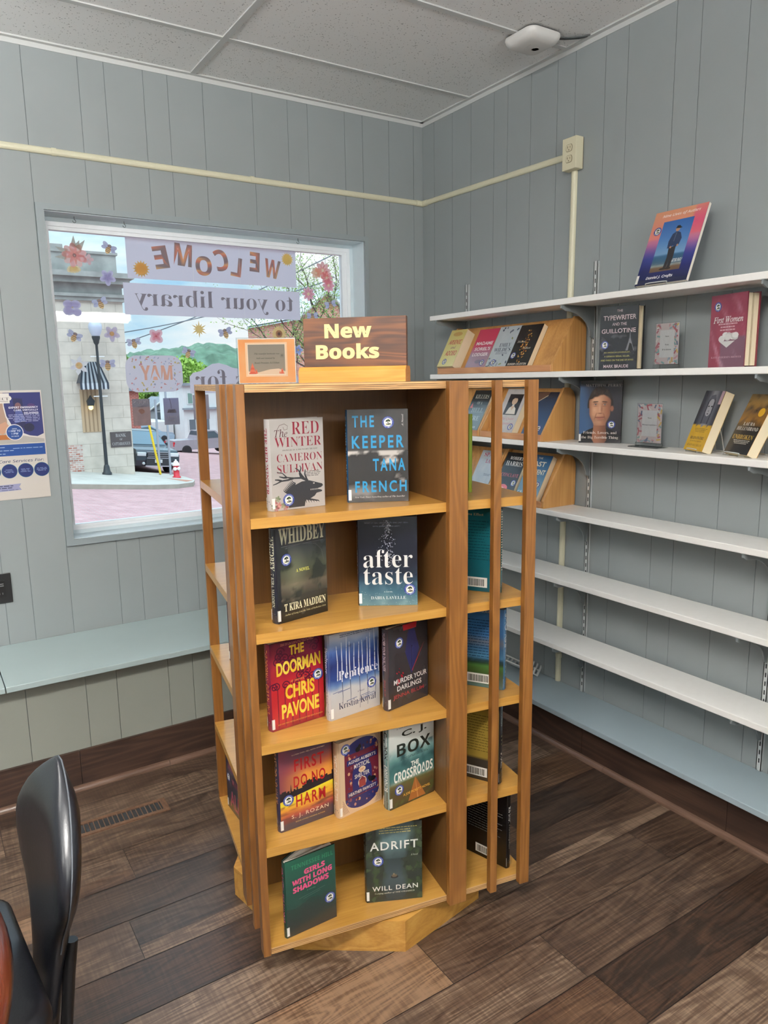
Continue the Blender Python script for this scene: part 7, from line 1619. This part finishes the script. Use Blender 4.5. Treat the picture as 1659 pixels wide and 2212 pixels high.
white_cl = mat('white_clapboard', (206, 208, 208), 0.8, noise_amt=0.05, noise_scale=2)
greyr = mat('grey_shingle_roof', (132, 138, 146), 0.9, noise_amt=0.15, noise_scale=3); dwin = mat('dark_window_pane', (96, 104, 112), 0.2); green_sh = mat('green_shutter', (112, 140, 130), 0.7)
def bldg(name, label, x0, y0, x1, y1, z0, z1, wall, roof=None, wins=(), gable=None, eave=None):
    t = thing(name, label, 'building', (0, 0, 0)); a = MB(); a.box(x0, y0, z0, x1, y1, z1); a.build('wall', wall, t)
    if gable:
        ym = (x0+x1)/2; a = MB(); v = [(x0-0.15, y0-0.2, z1), (x1+0.15, y0-0.2, z1), (ym, y0-0.2, z1+gable), (x0-0.15, y1, z1), (x1+0.15, y1, z1), (ym, y1, z1+gable)]
        a.add(v, [(0, 2, 5, 3), (2, 1, 4, 5), (0, 3, 4, 1)]); a.add([(x, y, z+0.12) for x, y, z in v], [(0, 2, 5, 3), (2, 1, 4, 5)]); a.build('roof', roof, t)
        a = MB(); a.add([(x0, y0, z1), (x1, y0, z1), (ym, y0, z1+gable-0.05)], [(0, 1, 2)]); a.build('gable_wall', wall, t)
        a = MB()
        for (xa, za, xb, zb_) in ((x0-0.2, z1-0.02, ym, z1+gable+0.06), (x1+0.2, z1-0.02, ym, z1+gable+0.06)): a.tube([(xa, y0-0.22, za), (xb, y0-0.22, zb_)], 0.09, seg=6)
        a.build('barge_board', white_cl, t)
    elif roof: a = MB(); a.box(x0-0.2, y0-0.3, z1, x1+0.2, y1, z1+0.22); a.build('roof', roof, t)
    if eave: a = MB(); a.box(x0-0.1, y0-0.35, eave, x1, y0, eave+0.14); a.build('eave', greyr, t)
    for (wx, wz, ww, wh_, m_) in wins:
        a = MB(); a.box(wx-0.08, y0-0.05, wz-0.08, wx+ww+0.08, y0-0.005, wz+wh_+0.08); w_ = a.build('window', white_cl, t); a = MB(); a.box(wx, y0-0.07, wz, wx+ww, y0-0.05, wz+wh_); a.build('pane', m_, w_)
    return t
bldg('white_building', 'white two-storey building with dark windows behind the bookcase corner slat', 16.35, 55.5, 29, 62, -4.2, 1.35, white_cl, greyr, [(16.75, -0.05, 0.35, 0.8, green_sh), (16.75, -2.2, 0.5, 0.85, dwin), (18.05, -2.3, 0.35, 1.0, dwin), (19.1, -2.4, 0.5, 1.2, dwin), (20.4, -2.4, 0.5, 1.2, dwin), (19.2, 0.0, 0.5, 0.9, dwin)], None, -0.55)
bldg('white_garage', 'low white wall beyond the parked cars, left of the white building', 12.6, 58, 16.2, 64, -4.2, -1.55, white_cl)
bldg('grey_house', 'grey house with a gabled roof behind the low white wall', 16.9, 67, 19.9, 72, -4, -0.9, mat('grey_siding', (168, 174, 180), 0.8), greyr, [(17.4, -1.9, 0.7, 0.8, dwin), (18.6, -1.9, 0.7, 0.8, dwin)], 1.1)
redb = brickmat('red_house_brick', (206, 142, 118), (190, 122, 102), (206, 186, 172), 0.24, 0.09, 'xz', 0.9, 0.12, 0.012)
bldg('brick_house', 'pale red brick house with a white-trimmed gable at the right of the window', 15.7, 33.2, 19.2, 40, -3, 4.75, redb, mat('pale_grey_roof', (206, 212, 218), 0.8), [(16.3, 1.4, 0.5, 1.1, dwin)], 1.5)
bldg('brick_shop', 'red brick front just left of the brown flyer', 8.6, 47, 10.7, 55, -4, 1.1, brickmat('shop_red_brick', (176, 96, 84), (160, 84, 76), (190, 160, 150), 0.24, 0.09, 'xz', 0.9, 0.12, 0.012), greyr)

def leafmat(name, c): return mat(name, c, 0.85, noise_amt=0.35, noise_scale=1.4)
hillm = mat('hazy_wooded_hill', (92, 120, 100), 0.95, noise_amt=0.45, noise_scale=0.6)
a = MB(); nx, ny = 120, 20; v = []
HX = [(0, 3.0), (14, 3.6), (20, 4.6), (25, 5.7), (29.6, 6.2), (33.8, 6.9), (38.7, 5.8), (42, 4.2), (50, 3.0), (66, 1.5)]
def crest(x):
    for (x0, z0), (x1, z1) in zip(HX[:-1], HX[1:]):
        if x <= x1: return z0+(z1-z0)*(x-x0)/(x1-x0)
    return HX[-1][1]
for j in range(ny+1):
    for i in range(nx+1):
        x = 2+62*i/nx; w_ = j/ny; y = 80+22*w_; k = math.sin(min(1, w_*1.4)*PI/2)
        v.append((x, y, -8+(crest(x)+8)*k+0.9*fbm(x*0.7, y*0.7, 4, 2)))
a.add(v, [(j*(nx+1)+i, j*(nx+1)+i+1, (j+1)*(nx+1)+i+1, (j+1)*(nx+1)+i) for j in range(ny) for i in range(nx)], smooth=False); struct('hillside_ground', a, hillm)
def crown(mb, cx, cy, cz, rx, rz_, seed, n=420, ls=0.22, col=None, jit=1.0):
    q = random.Random(seed)
    for k in range(n):
        while True:
            p = Vector((q.uniform(-1, 1), q.uniform(-1, 1), q.uniform(-1, 1)))
            if 0.25 < p.length < 1: break
        nn = 0.85+0.35*fbm(p.x*2, p.y*2+p.z, 3, seed); c = Vector((cx+p.x*rx*nn, cy+p.y*rx*nn, cz+p.z*rz_*nn))
        d1 = Vector((q.uniform(-1, 1), q.uniform(-1, 1), q.uniform(-1, 1))).normalized(); d2 = d1.cross(Vector((q.uniform(-1, 1), q.uniform(-1, 1), q.uniform(-1, 1)))).normalized(); s_ = ls*q.uniform(0.6, 1.3)
        mb.add([c-d1*s_-d2*s_*0.6, c+d1*s_-d2*s_*0.6, c+d1*s_+d2*s_*0.6, c-d1*s_+d2*s_*0.6], [(0, 1, 2, 3)], 0, col)
bark = mat('tree_bark', (96, 84, 76), 0.9, noise_amt=0.2); lime_leaf = leafmat('spring_leaf_green', (150, 182, 84)); mid_leaf = leafmat('mid_leaf_green', (126, 164, 84)); pale_leaf = leafmat('pale_new_leaf', (132, 156, 84))
for (x, y, z, rx, rz_, lm, lb) in ((19.6, 64.5, 2.0, 2.5, 2.2, lime_leaf, 'bright green spring tree behind the scalloped sign'), (14.6, 66.5, 0.1, 1.7, 1.3, lime_leaf, 'bright green tree between the two flyers, low over the cars'), (18.6, 76, 0.9, 1.8, 1.5, mid_leaf, 'green tree behind the grey house roof'), (16.4, 76, 3.2, 1.6, 1.7, mid_leaf, 'darker green tree on the skyline left of the hill'), (23.2, 72, 2.0, 2.2, 1.8, mid_leaf, 'green tree behind the white building roof')):
    t = thing('tree', lb, 'tree', (x, y, gz(x)-0.3)); b0 = gz(x)-0.3
    a = MB(); crown(a, 0, 0, z-b0, rx, rz_, int(x*10), 2200, 0.15); a.build('crown', lm, t); a = MB(); a.tube([(0, 0, 0), (0.1, 0, (z-b0)*0.6), (0, 0.1, z-b0)], [0.22, 0.16, 0.06], seg=8); a.build('trunk', bark, t)
t = thing('tree', 'thin-leaved spring tree with bare branches in front of the brick gable', 'tree', (12.6, 24.3, gz(12.6))); q = random.Random(12); b0 = gz(12.6)
a = MB(); leaf = MB()
a.tube([(0, 0, 0), (0.1, 0, 4.0), (-0.1, 0.1, 6.8)], [0.16, 0.12, 0.07], seg=8)
def branch(p, d, L_, r_, lev):
    pts = [p]; c = Vector(p); dd = Vector(d).normalized()
    for k in range(4): dd = (dd+Vector((q.uniform(-0.25, 0.25), q.uniform(-0.25, 0.25), q.uniform(-0.05, 0.22)))).normalized(); c = c+dd*L_/4; pts.append(tuple(c))
    a.tube(pts, [r_*(1-0.18*k) for k in range(5)], seg=5, caps=False)
    if lev >= 2:
        for k in range(44):
            e = Vector(pts[1+k % 4])+Vector((q.uniform(-0.28, 0.28), q.uniform(-0.28, 0.28), q.uniform(-0.22, 0.28))); s_ = q.uniform(0.03, 0.06)
            d1 = Vector((q.uniform(-1, 1), q.uniform(-1, 1), q.uniform(-1, 1))).normalized(); d2 = d1.orthogonal().normalized(); leaf.add([e-d1*s_, e+d2*s_*0.6, e+d1*s_, e-d2*s_*0.6], [(0, 1, 2, 3)])
    if lev < 3:
        for k in range(4): branch(pts[1+k % 4], (dd+Vector((q.uniform(-1, 1), q.uniform(-1, 1), q.uniform(-0.3, 0.6)))), L_*0.62, r_*0.55, lev+1)
for k in range(7): branch((0.0, 0.05, 4.4+0.35*k), (-1.0 if k % 2 == 0 else 0.6, q.uniform(-0.5, 0.5), 0.55+0.1*k), 3.0-0.2*k, 0.05, 1)
a.build('branches', bark, t); leaf.build('foliage', pale_leaf, t)
wirem = mat('overhead_cable', (110, 120, 130), 0.6)
for p0, p1, lb in (((4.2, 29.1, 2.75), (13.6, 23.8, 6.95), 'thick overhead cable rising to the right above the pink paper flower'), ((4.2, 29.0, 3.42), (12.6, 24.1, 5.55), 'thin overhead cable above the thicker one, beneath the lettered banner')):
    a = MB(); P = [Vector(p0)+(Vector(p1)-Vector(p0))*k/8-Vector((0, 0, 0.25*math.sin(PI*k/8))) for k in range(9)]; a.tube(P, 0.022, seg=6); tag(a.build('overhead_cable', wirem), lb, 'cable', 'overhead street cables')
